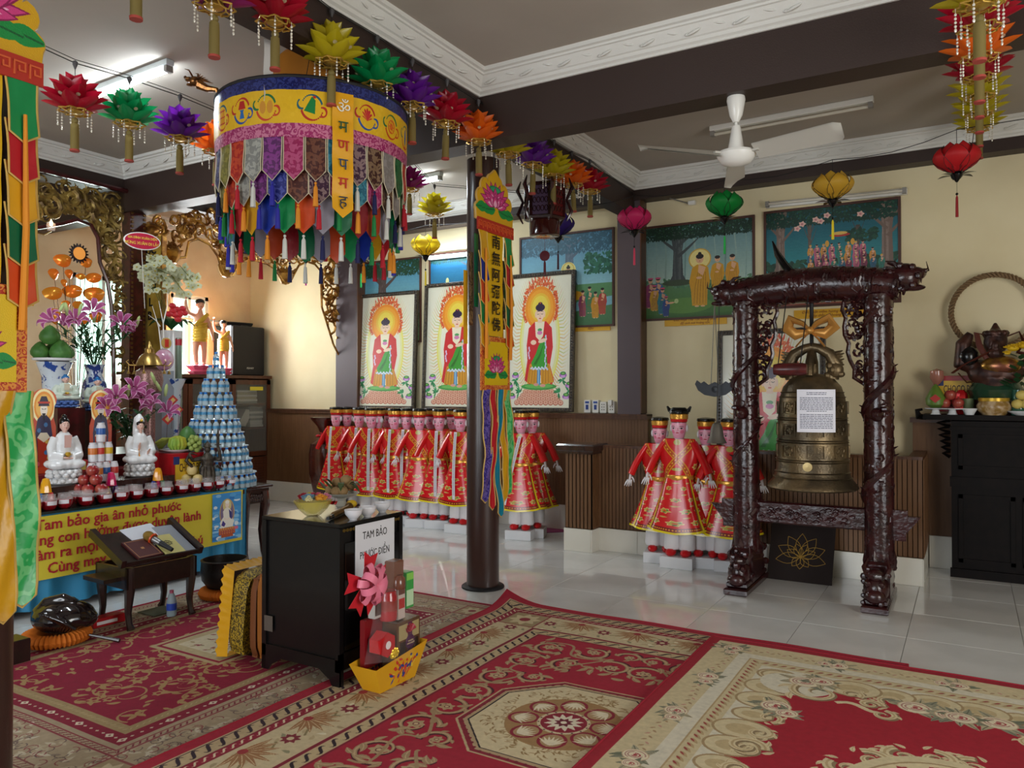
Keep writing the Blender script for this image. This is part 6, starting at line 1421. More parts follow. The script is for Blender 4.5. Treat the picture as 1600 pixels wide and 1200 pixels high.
for k,l in enumerate(('TAM BẢO','PHƯỚC ĐIỀN')): text(l,'lettering',.053 if k else .056,m_ink,sg_,Matrix.Translation((sg_.location.x+.0018,(y0_+y1_)/2+.004,zt1-.062-.098*k)) @ frameM((0,0,0),(0,1,0),(0,0,1)),sx=.72 if k else .78)
# on top of the cabinet
zc=.824
def bowl(label,x,y,g=None):
 p=onZ(x,y,zc); t=thing('small_bowl',label,'bowl',p,0,'white porcelain bowls on the black cabinet'); MB().lathe([(.018,0),(.02,.006),(.026,.010),(.042,.03),(.046,.052),(.0435,.052),(.036,.026),(.0,.014)],24).build('bowl_body',mat('white_porcelain','#dcdbe0',rough=.12),t); return t
bowl('white porcelain bowl nearest the cabinet corner, left of three',552,812); bowl('middle white porcelain bowl of the three on the cabinet',574,807); bowl('rightmost white porcelain bowl on the cabinet',597,800)
p=onZ(489,806,zc); t=thing('flower_dish','clear yellow glass dish filled with paper roses on the cabinet','dish',p)
MB().lathe([(.03,0),(.04,.006),(.075,.04),(.095,.075),(.10,.082),(.096,.082),(.07,.042),(.0,.012)],28,lob=.03,nl=14).build('glass_dish',mat('amber_glass','#d8c860',rough=.1,alpha=.45),t)
for k,(dx,dy,c,r) in enumerate(((0,-.03,'#7ba0b8',.04),(.055,.0,'#e8a53c',.034),(-.055,-.01,'#b3283a',.033),(.0,.04,'#d76a80',.034),(-.03,.03,'#cf4a5c',.03),(.045,.05,'#d98aa4',.028),(-.06,.035,'#e3cf3a',.024),(.03,-.06,'#e9dfae',.02))):
 r_=MB()
 for ring in range(4):
  for j in range(6): a=j*PI/3+ring*.5; rr=r*(1-.23*ring); q=Vector((dx+rr*.5*math.cos(a),dy+rr*.5*math.sin(a),.09+.008*ring)); r_.grid(lambda u,v: tuple(q+Vector(((u-.5)*rr*-math.sin(a)+rr*.5*v*math.cos(a),(u-.5)*rr*math.cos(a)+rr*.5*v*math.sin(a),rr*.5*v-.004*(2*u-1)**2))),3,2,uv=False)
 r_.build('paper_rose',mat('rose_'+c[1:],c,rough=.6),t)
p=onZ(534,790,zc); t=thing('fruit_stand','grey footed dish of brown sapodillas with leaves at the back of the cabinet','fruit',p)
MB().lathe([(.035,0),(.03,.01),(.022,.03),(.03,.045),(.085,.06),(.10,.075),(.097,.076),(.05,.062),(0,.06)],24).build('footed_dish',mat('grey_glaze','#a8a59a',rough=.3),t)
for k,(dx,dy,dz) in enumerate(((-.05,-.04,.09),(.045,-.04,.092),(0,.02,.10),(-.02,-.02,.135),(.055,.02,.12),(.01,-.055,.088),(.03,.0,.15))): MB().sph((dx,dy,dz),(.031,.031,.028),12,8).build('sapodilla',mat('sapodilla_skin','#8a6e48',rough=.8,bump=.3,bscale=120),t)
for k in range(14):
 a=k*.9; q=Vector((.05*math.cos(a),.05*math.sin(a),.11+.02*math.sin(k*1.7))); L=.09; MB().grid(lambda u,v: tuple(q+Vector((L*v*math.cos(a)-(u-.5)*.035*math.sin(PI*v)*math.sin(a),L*v*math.sin(a)+(u-.5)*.035*math.sin(PI*v)*math.cos(a),.035*math.sin(v*3+k)))),2,5,uv=False).build('leaf',mat('dull_leaf','#43522c',rough=.5),t)
p=onZ(515,813,zc); q=onZ(543,800,zc); t=thing('brass_torch','brass handheld cylinder with a dark tip lying beside the rose dish','torch',p); d=(q-p)
MB().tube([(0,0,.014),d*.15+Vector((0,0,.014)),d*.2+Vector((0,0,.018)),d*1.0+Vector((0,0,.02)),d*1.1+Vector((0,0,.026))],[.010,.012,.016,.018,.024],12).build('barrel',mat('brass_barrel','#8a6a38',rough=.3,metal=.8),t)
MB().tube([d*-.1+Vector((0,0,.013)),d*.14+Vector((0,0,.014))],[.008,.013],10).build('dark_tip',m_black,t); MB().sph(d*1.25+Vector((0,0,.035)),(.03,.03,.022),9,6).build('yellow_knot',mat('yellow_ribbon','#c9a41c',rough=.5),t)
# --- gift basket in front of the cabinet
gb=onZ(600,1083,.02); gx0,gy0=-2.50,3.02
def atg(x,y,Xp): return onX(x,y,Xp)
t=thing('gift_basket','yellow card basket of sweets wrapped in clear film beside the black cabinet','basket',(-2.50,3.02,.026)); 
# local: x away from the cabinet (depth), y along its side
c=CV(256,96,'#d9a01c',256,96)
for k in range(60): c.leaf(128+rr_.gauss(0,34),48+rr_.gauss(0,18),rr_.uniform(10,26),10,rr_.uniform(0,6.3),rr_.choice(['#c9302a','#d8582c','#b8402c','#e0c040','#2a3f8a']))
m_bask=cmat('printed_yellow_card',c,rough=.4)
bk=MB(); b0,b1_,y0_,y1_,h=.055,.085,.135,.20,.135
V=[(-b0,-y0_,0),(b0,-y0_,0),(b0,y0_,0),(-b0,y0_,0),(-b1_,-y1_,h),(b1_,-y1_,h),(b1_,y1_,h+.04),(-b1_,y1_,h+.04)]
bk.add(V,[(0,3,2,1),(0,1,5,4),(1,2,6,5),(2,3,7,6),(3,0,4,7)],[[(0,0)]*4,[(0,0),(.1,0),(.1,1),(0,1)],[(0,0),(1,0),(1,1),(0,1)],[(0,0),(.1,0),(.1,1),(0,1)],[(0,0),(1,0),(1,1),(0,1)]]); bk.build('card_tray',m_bask,t,smooth=False)
def pk(nm,c0,c1,col,rough=.3,rz=0,metal=0,kids=()):
 o=MB().bx(c0,c1,bev=.004).build(nm,mat('pack_'+col[1:],col,rough=rough,metal=metal,coat=.3),t)
 for (k0,k1,kc,kn) in kids: MB().bx(k0,k1).build(kn,mat('pack_'+kc[1:],kc,rough=.3),o)
 return o
pk('chocolate_box',(-.045,-.01,.06),(.055,.175,.30),'#6a4c36',.25,0,.3,(((.055,.005,.21),(.0565,.165,.285),'#a8986a','cream_print'),((.055,.015,.10),(.0566,.055,.20),'#2a1c18','window'),((.055,.125,.10),(.0566,.16,.20),'#2a1c18','window'),((.055,.075,.07),(.057,.11,.29),'#5a1a3c','purple_band')))
MB().lathe([(0,.003),(.034,.002),(.036,0)],20,m=frameM((-2.50+.0575-(-2.50),.092,.19),(0,1,0),(0,0,1))).build('oval_label',mat('pack_purple','#4a1a44',rough=.3),t)
mb=MB(); [mb.leaf if False else mb.tube([(.058,.092,.24),(.062,.092+.035*math.cos(a),.24+.03*math.sin(a)+.01),(.058,.092+.02*math.cos(a+.3),.24+.018*math.sin(a+.3))],[.003,.008,.003],5) for a in np.linspace(.2,PI-.2,6)]; mb.build('red_bow_print',mat('pack_redbow','#a31c34',rough=.3),t)
for k,l in enumerate(('GOLDEN','CHOCOLATE')): text(l,'lettering',.010,mat('cream_lettering','#e0cfa0',rough=.4),t,parent_world(t) @ Matrix.Translation((.0615,.092,.196-.013*k)) @ frameM((0,0,0),(0,1,0),(0,0,1)))
m_hex=mat('pack_c4161c','#b8141c',rough=.25,coat=.4)
MB().lathe([(.062,0),(.062,.07)],6,m=TM((-.01,-.085,.22),rx=0,ry=PI/2)).build('hexagonal_red_tin',m_hex,t,smooth=False)
MB().lathe([(0,.003),(.02,.002)],12,m=TM((.062,-.085,.22),ry=PI/2)).build('white_print',mat('pack_e8dcdc','#e8dcdc',rough=.4),t)
pk('red_box',(-.06,-.15,.10),(-.03,-.02,.34),'#7a141c'); pk('grey_carton',(-.03,-.125,.345),(.01,-.07,.47),'#b8b4b0',.4,0,0,(((.01,-.12,.36),(.0115,-.075,.42),'#4a3a34','dark_print'),))
jar=MB().lathe([(0,0),(.043,.002),(.045,.02),(.045,.12),(.040,.13),(.040,.145),(0,.147)],20,(.02,-.035,.325)).build('red_jar',mat('pack_a82028','#a0242a',rough=.15,coat=.5),t)
MB().lathe([(.0455,.05),(.0455,.10)],20,(.02,-.035,.325)).build('jar_label',mat('pack_8a3a34','#8a3028',rough=.4),jar)
pk('tomato_carton',(-.03,.03,.305),(.03,.085,.46),'#c9b8b0',.3,0,0,(((.03,.035,.36),(.0315,.08,.41),'#b3201c','red_print'),((.03,.033,.43),(.0315,.082,.46),'#6a3a2c','brown_print')))
pk('green_carton',(-.03,.095,.345),(.03,.155,.53),'#3aa04a',.3,0,0,(((.03,.098,.36),(.0315,.152,.44),'#bfe0b8','pale_print'),((.03,.098,.49),(.0315,.152,.525),'#8acb5a','lime_print')))
pk('brown_box',(-.04,.01,.465),(.02,.085,.60),'#7a4a34',.3,0,.2); MB().lathe([(0,0),(.034,.002),(.036,.02),(.034,.055),(.02,.07),(0,.072)],16,(.02,.045,.46)).build('small_jar',mat('amber_jar','#6a3018',rough=.08,coat=.6),t)
fb=MB().sph((.05,-.03,.165),(.02,.026,.02),8,6)
for k in range(8): a=k*PI/4; fb.sph((.055,-.03+.024*math.cos(a),.165+.02*math.sin(a)),.011,6,4)
fb.build('yellow_rosette',mat('yellow_foil','#e0bc14',rough=.25,metal=.3),t)
# pink and red ribbon bow
bq=onX(577,912,-2.44); bw=thing('ribbon_bow','pink looped ribbon bow with red tails on the gift basket','bow',bq,0,None,1.45)
for k in range(12):
 a=k*2*PI/12+.3; L=.075 if k % 2 else .06; M=Matrix.Translation((0,0,0)) @ frameM((0,0,0),(.25,math.cos(a),math.sin(a)),(0,-math.sin(a),math.cos(a)))
 w=.019; mb=MB()
 mb.grid(lambda u,v: (L*.5*(1-math.cos(2*PI*v))*.98,(u-.5)*w*(1+.3*math.sin(PI*v)),(.016 if k % 2 else .026)*math.sin(2*PI*v)+(0 if k % 2 else .012)),2,12,m=M,uv=False).build('pink_loop',mat('pink_ribbon','#e27a94',rough=.4),bw)
MB().sph((.012,0,0),(.012,.016,.014),8,6).build('knot',MATS['pink_ribbon'],bw)
for k,a in enumerate((.1,1.35,2.95,4.1,5.1)):
 M=frameM((-.012,0,0),(0,math.cos(a),math.sin(a)),(0,-math.sin(a),math.cos(a))); MB().prism([(0,-.012),(.06,-.025),(.10,-.034),(.085,0),(.10,.034),(.06,.025),(0,.012)],0,.002,m=M).build('red_tail',mat('red_ribbon','#c0202c',rough=.35),bw)
# clear film around the basket
m_film=mat('clear_film','#ffffff',rough=.05,alpha=.035,spec=.5)
tag(MB().grid(lambda u,v: (-2.50+(.10-.05*v)*math.sin(PI*(u-.5))*1.0 if False else -2.50+(.095-.04*v)*math.sin(PI*u),3.02-(.19-.13*v)*math.cos(PI*u)+.02*v,.17+.47*v+.01*math.sin(u*9)),14,6,uv=False).build('clear_wrapping',m_film),'clear film wrapping standing up around the gift basket sweets','wrapping')
# --- kneeling cushions stacked on edge
def cush(label,x,wx,col,m,tilt,z1,frill=False,y0=2.87,y1=3.28):
 t=thing('kneeling_cushion',label,'cushion',(x,(y0+y1)/2,.022),0,'kneeling cushions leaning on the black cabinet'); t.rotation_euler=(0,tilt,0); h=(y1-y0)/2
 def sh(u,v):
  a=u*2*PI; ca,sa=math.cos(a),math.sin(a); e=6; r=1/((abs(ca)**e+abs(sa)**e)**(1/e)); k=math.cos((v-.5)*PI)**.35 if 0 < v < 1 else .0
  return (wx*(v-.5),h*r*ca*(.98+.02*k),z1/2+z1/2*r*sa*(.98+.02*k))
 MB().grid(sh,32,6,uv=False).add([(wx*-.5,0,z1/2)],[]).bx((-wx*.45,-h*.9,z1*.05),(wx*.45,h*.9,z1*.95)).build('cushion_body',m,t,ang=60)
 if frill:
  def fr(u,v):
   k=u*4; e=int(k) % 4; q=k-int(k); sq=[(-1+2*q,1),(1,1-2*q),(1-2*q,-1),(-1,-1+2*q)][e]; o_=1.02+.07*v
   return (-wx*.42-.075*v+.010*math.sin(u*260)*v,h*sq[0]*o_,z1/2+z1/2*sq[1]*o_)
  MB().grid(fr,200,3,uv=False).build('frill',pla['yellow'],t,ang=80)
 return t
m_dam=mat('yellow_damask','#a88a20',rough=.6,col2='#4a3c12',vscale=34,kind='brocade',bump=.2,bscale=40)
cush('thick orange brown cushion right against the cabinet, outermost of the stack',-3.262,.05,'',mat('orange_cushion','#9a5a18',rough=.7),.0,.50)
cush('thin brown orange cushion second from the cabinet',-3.325,.045,'',mat('brown_cushion','#74401a',rough=.7),.02,.47)
cush('yellow patterned cushion with a frilled edge, leftmost of the stack',-3.47,.11,'',m_dam,.12,.47,True)
# --- altar table with blue skirt and yellow vow banner
AX=-5.30; TZ=.66; Y0a,Y1a=1.55,4.53
m_cloth=mat('sky_blue_satin','#2b7fa6',rough=.6,bump=.15,bscale=8)
t=thing('altar_table','long altar table with a gathered blue cloth skirt','table',(AX-.45,(Y0a+Y1a)/2,0))
hl=(Y1a-Y0a)/2
MB().bx((-.35,-hl+.02,TZ-.05),(.43,hl-.02,TZ-.012)).build('tabletop',m_dwood,t,smooth=False)
for sx_ in (-.31,.38):
 for sy in (-hl+.06,hl-.06): MB().bx((sx_-.03,sy-.03,0),(sx_+.03,sy+.03,TZ-.05)).build('leg',m_dwood,t,smooth=False)
def skirt(u,v): y=-hl+2*hl*u; f=.006+.016*v; return (.43+f*math.sin(u*150+4*math.sin(u*19))+f*.6*math.sin(u*61+v),y,TZ-.005-(TZ-.045)*v)
sk=MB().grid(skirt,420,5,uv=False).grid(lambda u,v: (.43-.79*u,hl+(.005+.014*v)*math.sin(u*60),TZ-.005-(TZ-.045)*v),90,4,uv=False).bx((-.36,-hl,TZ-.012),(.435,hl,TZ)); sk.build('cloth_skirt',m_cloth,t,ang=80)
# the banner itself
yb0,yb1=onX(64,805,AX).y-.95,onX(376,765,AX).y
t=thing('vow_banner','yellow banner with red Vietnamese lettering pinned along the blue skirt','banner',(AX+.026,yb0,0)); Lb=yb1-yb0
MB().grid(lambda u,v: (.006*math.sin(u*17+v*2),Lb*u,.235+.42*v),40,3,uv=False).build('sheet',mat('yellow_vinyl','#d6c43c',rough=.45),t)
m_let=mat('crimson_lettering','#a81c2c',rough=.5)
for k,(l,px,py) in enumerate((('Tam bảo gia ân nhỏ phước',282,792),('Cùng con hưởng được duyên lành',313,808),('Làm ra mọi sự đẹp xinh',255,838),('Cùng may mắn được giàu phú',316,843))):
 q=onX(px,py,AX+.03); te=text(l,'lettering',.100,m_let,t,frameM((AX+.036,0,.595-.098*k),(0,1,0),(0,0,1)),ext=.001,bold=.0016,align='LEFT',sx=1.0)
 xs=[v.co.x for v in te.data.vertices]; te.location=(te.location[0],q.y-yb0-max(xs),te.location[2])
c=CV(200,260,'#3f8fd0',200,260)
for k in range(60): c.ell(rr_.uniform(0,200),rr_.uniform(0,260),rr_.uniform(12,40),rr_.uniform(5,12),rr_.choice(['#5aa5dc','#2f78c0','#8ac0e4','#dfe8ee','#4a98d4']))
c.ell(100,150,52,78,'#c9a25a',n=30); c.ell(100,150,46,72,'#7a6a8a',n=30); c.ell(100,190,30,34,'#d9c98a',n=24)
c.poly([(60,70),(50,100),(75,130),(72,160),(90,178),(112,178),(128,160),(126,130),(150,100),(140,70)],'#ece8dc'); c.poly([(60,85),(72,110),(90,90),(80,75)],'#4a3a8a'); c.poly([(112,170),(132,150),(135,110),(118,120)],'#3a3a7a')
c.ell(101,196,14,18,'#f0dccb'); c.ell(101,210,14,10,'#f4f0e6'); c.st([(80,120),(100,112),(122,120)],6,'#f0dccb')
for r in range(3):
 for k in range(7): c.ell(52+k*16,62-r*12,10,8,'#a83c34' if r else '#d8a04a'); c.ell(52+k*16,63-r*12,6,5,'#c9784a')
c.rect(60,16,142,34,'#b0502c'); c.ell(165,60,14,9,'#d86a8a')
y0_,y1_=onX(331,780,AX+.03).y,onX(376,770,AX+.03).y
MB().grid(lambda u,v: (.012,y0_-yb0+(y1_-y0_)*u,.262+.385*v),1,1).build('figure_picture',cmat('vow_banner_picture',c,rough=.4),t)
# side table carrying the bottle pyramid
def cab_leg(mb,x,y,z1,sx_,sy): mb.tube([(x,y,z1),(x+sx_*.012,y+sy*.012,z1-.12),(x-sx_*.012,y-sy*.012,z1-.34),(x+sx_*.0,y,.07),(x+sx_*.02,y+sy*.02,.02),(x+sx_*.02,y+sy*.02,0)],[.045,.042,.026,.024,.04,.04],8); return mb
t=thing('side_table','dark carved side table under the water bottle pyramid','table',(-5.71,4.70,0))
MB().bx((-.37,-.15,.63),(.36,.15,.66),bev=.008).bx((-.33,-.13,.60),(.33,.13,.63)).build('tabletop',m_dwood,t)
MB().bx((-.31,-.12,.50),(.31,.12,.60)).build('apron',m_dwood,t)
ca_=MB()
for k in range(26): ca_.sph((.315,-.11+.0085*k,.55+.02*math.sin(k*2)),(.012,.016,.018),6,4); ca_.sph((-.28+.022*k,.125,.55+.02*math.sin(k*2)),(.016,.012,.018),6,4)
stuff(ca_.build('carved_frieze',m_dwood,t))
for sx_ in (-1,1):
 for sy in (-1,1): cab_leg(MB(),sx_*.29,sy*.10,.60,sx_,sy).build('leg',m_dwood,t)
# water bottles
m_water=mat('clear_bottle','#c9dce4',rough=.06,trans=.55,ior=1.2,spec=.8); m_cap=mat('blue_cap','#1d74c4',rough=.4); m_blab=mat('blue_label','#3f88b0',rough=.35,col2='#2f6f9c',vscale=60)
PT=.117
def bottle():
 t=thing('water_bottle','x','bottle')
 MB().lathe([(.018,0),(.024,.003),(.025,.02),(.0235,.03),(.025,.04),(.025,.062),(.022,.074),(.012,.088),(.010,.092),(0,.093)],10).build('bottle_body',m_water,t)
 MB().lathe([(.0256,.036),(.0256,.058)],10).build('label',m_blab,t)
 MB().lathe([(.011,.090),(.012,.091),(.0115,.105),(0,.106)],8).build('cap',m_cap,t); return t
WB=bottle(); fb_=[True]; pc=Vector((-5.66,4.485,.66)); NT=10
for k in range(NT):          # k = 0 is the top tier
 r=.0 if k==0 else .020+.0345*k; n=1 if k==0 else max(3,int(2*PI*r/.0565)); z=pc.z+PT*(NT-1-k)
 if k: tag(MB().lathe([(0,.0),(r+.012,.0),(r+.012,.002),(0,.002)],24,(pc.x,pc.y,z+PT-.002)).build('card_disc',mat('clear_disc','#aebfc8',rough=.3)),'thin disc under the %s tier of the bottle pyramid' % ORD[k-1],'disc')
 base=math.atan2(RGT[1],RGT[0])
 for j in range(n//2+2 if k else 1):
  a=base-j*2*PI/n    # first bottle at the right end, going round the front to the left
  t=WB if fb_[0] else dup(WB); fb_[0]=False
  t.scale=(1.08,)*3; t.location=(pc.x+r*math.cos(a),pc.y+r*math.sin(a),z+.0005); t.rotation_euler=(0,0,j*1.1)
  t['label']='single water bottle on the very top of the bottle pyramid' if k==0 else 'blue capped water bottle, %s from the right in the pyramid\'s %s tier from the top' % (ORD[j],ORD[k])
  t['group']='water bottle pyramid'
# --- red sweet jars along the front edge
m_glassj=mat('jar_glass','#e8e4e4',rough=.05,alpha=.25,spec=.8); m_redj=mat('red_gel','#9c0c1c',rough=.15,coat=.5,col2='#6a0812',vscale=30); m_lbl=mat('jar_sticker','#d8d4dc',rough=.6)
t=tag(MB().bx((AX-.20,2.35,TZ+.001),(AX-.0,4.05,TZ+.018)).build('glass_shelf',mat('dark_green_glass','#1c2a28',rough=.08,coat=.5),smooth=False),'thin dark glass plate along the front edge of the altar','shelf')
def sjar():
 t=thing('red_jar','x','jar')
 MB().lathe([(.022,0),(.034,.008),(.042,.03),(.040,.048),(0,.05)],16).build('red_filling',m_redj,t); MB().lathe([(.040,.048),(.033,.062),(.031,.075),(.034,.078)],16).build('glass_rim',m_glassj,t)
 MB().grid(lambda u,v: (.044*math.cos((u-.5)*1.1),.044*math.sin((u-.5)*1.1),.027+.020*v),5,1,uv=False).build('sticker',m_lbl,t,rz=0); return t
RJ=None
for k,x in enumerate((52,76,101,134,163,190,213,236,260,284,303,324,341,358)):
 q=onX(x,800-.115*(x-60)+1,AX-.07); t=sjar() if RJ is None else dup(RJ); RJ=RJ or t
 t.location=(AX-.07,q.y,TZ+.0185); t.rotation_euler=(0,0,-.35+.3*math.sin(k*2.1)); t.scale=(1.32,)*3
 t['label']='%s from the left of the red jars with white stickers on the altar edge' % ORD[k]; t['group']='red jars along the altar edge'
for k,x in enumerate((116,150,205)):
 q=onX(x,790,AX-.17); t=dup(RJ); t.location=(AX-.165,q.y,TZ+.0185); t.scale=(1.25,)*3; t['label']='%s red jar in the second row behind the altar edge' % ORD[k]; t['group']='red jars in the second row'; t.rotation_euler=(0,0,.4)
# --- porcelain figures
m_pw=mat('white_glaze','#dfe0e2',rough=.12,coat=.5); m_skin=mat('pink_skin_glaze','#dcb3a4',rough=.3); m_hair=mat('black_glaze','#14100f',rough=.2); m_bhair=mat('blue_glaze','#20639c',rough=.25); m_pgl=mat('pale_green_glaze','#c3cdbf',rough=.2,coat=.3); m_goldp=mat('gilt_paint','#c9a23a',rough=.3,metal=.6)
def face_bits(t,c,s,m_sk,hd=None):
 """eyes, brows, nose, mouth, ears for a head of radius s centred at c, looking along +x"""
 h=blob(MB().sph(c,(s*.88,s*.80,s*1.08),14,10).sph((c[0]+s*.18,c[1],c[2]-s*.55),(s*.6,s*.55,s*.5),10,7).cyl((c[0],c[1],c[2]-s*1.9),(c[0],c[1],c[2]-s*.6),s*.40,10).sph((c[0]+s*.86,c[1],c[2]-s*.12),(s*.16,s*.12,s*.22),6,5),'head',m_sk,t,s*.09,3)
 for e in (-1,1):
  MB().sph((c[0]+s*.79,c[1]+e*s*.32,c[2]+s*.05),(s*.08,s*.18,s*.035),8,5).build('eye',m_hair,h); MB().tube([(c[0]+s*.82,c[1]+e*s*.14,c[2]+s*.26),(c[0]+s*.78,c[1]+e*s*.34,c[2]+s*.32),(c[0]+s*.62,c[1]+e*s*.54,c[2]+s*.24)],s*.03,4).build('brow',m_hair,h)
  MB().sph((c[0]-s*.02,c[1]+e*s*.80,c[2]-s*.12),(s*.16,s*.08,s*.42),8,6).build('ear',m_sk,h)
 MB().sph((c[0]+s*.78,c[1],c[2]-s*.48),(s*.07,s*.18,s*.06),8,5).build('mouth',mat('red_lips','#b0403c',rough=.4),h); return h
def hand_m(p,d,L=.03,m=None):
 """small relaxed hand at p pointing along d: palm and five fingers"""
 p=Vector(p); d=Vector(d).normalized(); s=d.cross(Vector((0,0,1))); s=(s if s.length > .1 else Vector((0,1,0))).normalized(); mb=MB().tube([p-d*L*.2,p+d*L*.45,p+d*L*.6],[L*.22,L*.30,L*.26],8,flat=.5)
 for k in range(4): o=s*L*(.22-.15*k); mb.tube([p+d*L*.5+o,p+d*L*(.85-.05*abs(k-1))+o*1.15,p+d*L*(1.15-.08*abs(k-1))+o*1.2-s.cross(d)*L*.08],[L*.085,L*.075,L*.045],5)
 mb.tube([p+d*L*.1+s*L*.2,p+d*L*.4+s*L*.45,p+d*L*.7+s*L*.5],[L*.10,L*.085,L*.05],5); return mb
def lotus_seat(t,r,h,m):
 mb=MB().lathe([(r*.85,0),(r*1.05,h*.12),(r*.95,h*.3),(r*.7,h*.5),(r*.9,h*.8),(r*.85,h),(0,h)],28)
 for ring,(zz,rr,n) in enumerate(((h*.25,r*.95,14),(h*.62,r*.92,12),(h*.85,r*.9,14))):
  for k in range(n): a=2*PI*(k+.5*ring)/n; mb.sph((rr*math.cos(a),rr*math.sin(a),zz),(r*.20,r*.20,h*.18),8,5)
 return mb.build('lotus_seat',m,t)
def seated(label,loc,rz,H_,body,hair,seat,coll=None,veil=False,alms=True):
 t=thing('seated_figurine',label,'figurine',loc,rz); s=H_
 lotus_seat(t,.24*s,.20*s,seat)
 b=MB().sph((0,0,.28*s),(.23*s,.30*s,.09*s),16,9).sph((.10*s,.13*s,.27*s),(.14*s,.15*s,.07*s),12,8).sph((.10*s,-.13*s,.27*s),(.14*s,.15*s,.07*s),12,8)
 b.tube([(-.02*s,0,.25*s),(-.03*s,0,.40*s),(-.02*s,0,.56*s),(-.01*s,0,.66*s),(0,0,.71*s)],[.17*s,.145*s,.15*s,.11*s,.06*s],14)
 for e in (-1,1): b.tube([(-.01*s,e*.13*s,.63*s),(0,e*.19*s,.50*s),(.05*s,e*.20*s,.39*s),(.15*s,e*(.06 if alms or e < 0 else .12)*s,.37*s)],[.07*s,.07*s,.075*s,.055*s],10)
 if veil: b.tube([(-.08*s,0,.5*s),(-.09*s,0,.75*s),(-.06*s,0,.92*s),(0,0,.985*s)],[.10*s,.095*s,.085*s,.03*s],10).sph((-.02*s,0,.87*s),(.085*s,.088*s,.11*s),10,7)
 blob(b,'robed_body',body,t,.011*s,4)
 h=face_bits(t,(.015*s if not veil else .04*s,0,.80*s),.082*s if not veil else .07*s,m_skin)
 if not veil: MB().sph((-.005*s,0,.845*s),(.080*s,.078*s,.070*s),12,8).sph((-.01*s,0,.915*s),(.04*s,.04*s,.035*s),10,6).build('hair',hair,h)
 else: MB().sph((.015*s,0,.845*s),(.072*s,.074*s,.055*s),10,7).build('hair',m_hair,h); MB().lathe([(0,.0),(.022*s,.005*s),(.03*s,.02*s),(.0,.06*s)],10,(.085*s,0,.87*s)).build('gold_diadem',m_goldp,h)
 if coll: MB().prism([(-.045*s,0),(.045*s,0),(.055*s,.17*s),(-.055*s,.17*s)],0,.012*s,m=TM((.125*s,0,.50*s),rz=PI/2) @ TM(rx=PI/2+.15)).build('chest',coll,t)
 if alms: hand_m((.15*s,.07*s,.355*s),(.1,-1,0),.085*s).build('hand',m_skin,t); hand_m((.15*s,-.07*s,.365*s),(.1,1,0),.085*s).build('hand',m_skin,t); MB().lathe([(.02*s,0),(.045*s,.03*s),(.035*s,.06*s),(.0,.065*s)],12,(.15*s,0,.375*s)).build('gold_bowl',m_goldp,t)
 else:
  hand_m((.15*s,.09*s,.37*s),(.3,.2,.6),.08*s).build('hand',m_skin,t); hand_m((.15*s,-.06*s,.45*s),(.1,.1,1),.09*s).build('hand',m_skin,t)
  MB().tube([(.155*s,-.07*s,.46*s),(.165*s,-.07*s,.38*s),(.17*s,-.06*s,.28*s)],[.005*s,.010*s,.022*s],6).build('orange_tassel',mat('orange_tassel_glaze','#d98a1c',rough=.4),t)
 return t
TA=TZ
def place(x,Xp): q=onX(x,700,Xp); return (Xp,q.y,TA)
hz=lambda px,X_: px/ (FPX/ ( -X_*.51 + onX(px,700,X_).y*.86)) if False else 0
def pxm(x,Xp): q=onX(x,700,Xp); return ((-Xp)*.51+q.y*.86)/FPX      # metres per pixel at that place
LK=math.atan2(-2.6,5.4)+.15
def on_altar(x,Xp,ybase,z=None):   # stand height chosen so that the foot falls on the pixel row
 q=onX(x,ybase,Xp); return q
def riser(label,X0_,X1_,Y0_,Y1_,z,m=None,cat='stand'):
 if z-TA < .012: return
 tag(MB().bx((X0_,Y0_,TA+.001),(X1_,Y1_,z-.0005)).build('display_stand',m or m_dwood,smooth=False),label,cat)
riser('low dark stand carrying the two white seated figurines',-5.88,-5.52,2.45,3.98,onX(100,757,-5.62).z,cat='stand')
zS=onX(100,757,-5.62).z
q=onX(100,757,-5.66); seated('white porcelain seated figurine with black hair and gold bowl on the altar',(q.x,q.y,zS),LK+.15,.455,m_pw,m_hair,m_pw,mat('pink_glaze','#d9b0a8',rough=.2)).scale=(1,1,1.17)
q=onX(218,750,-5.66); seated('white porcelain veiled seated figurine with orange tassel on the altar',(q.x,q.y,zS),LK+.05,.43,m_pw,m_hair,m_pw,None,True,False).scale=(1,1,1.15)
# second, taller row table
Z2=.96; tag(MB().bx((-6.90,1.6,0),(-6.15,5.05,Z2-.03)).bx((-6.92,1.58,Z2-.03),(-6.12,5.07,Z2)).build('rear_altar',m_redw,smooth=False),'taller dark red altar behind the front table, carrying vases and pots','altar')
riser('middle step of the altar covered in red cloth behind the white figurines',-6.11,-5.90,2.35,4.05,.86,mat('red_step_cloth','#7a1418',rough=.7))
for n_,(x,yb,tp) in enumerate(((102,637,582),(152,642,586))):
 q=onX(x,yb,-6.26); t=seated(('small blue haired porcelain figurine in pale robes, left of two' if n_==0 else 'small blue haired porcelain figurine in pale robes before the blue vase'),(q.x,q.y,Z2+.001),LK,.0+(613+0)*0+.40,m_pgl,m_bhair,mat('blue_seat_glaze','#5a78b8',rough=.2),mat('cream_glaze','#d6cdb4',rough=.2))
 f=(-q.x*.51+q.y*.86); ztop=H+(613-tp)/FPX*f; zb=H+(613-yb)/FPX*f; t.location.z=zb+.001; sc=(ztop-zb)/.40; t.scale=(sc*1.35,sc*1.35,sc)
 tag(MB().bx((q.x-.09,q.y-.11,Z2+.001),(q.x+.09,q.y+.11,zb-.0)).build('lacquer_pedestal',m_redw,smooth=False),['left','right'][n_]+' red lacquer pedestal under a blue haired figurine','pedestal')
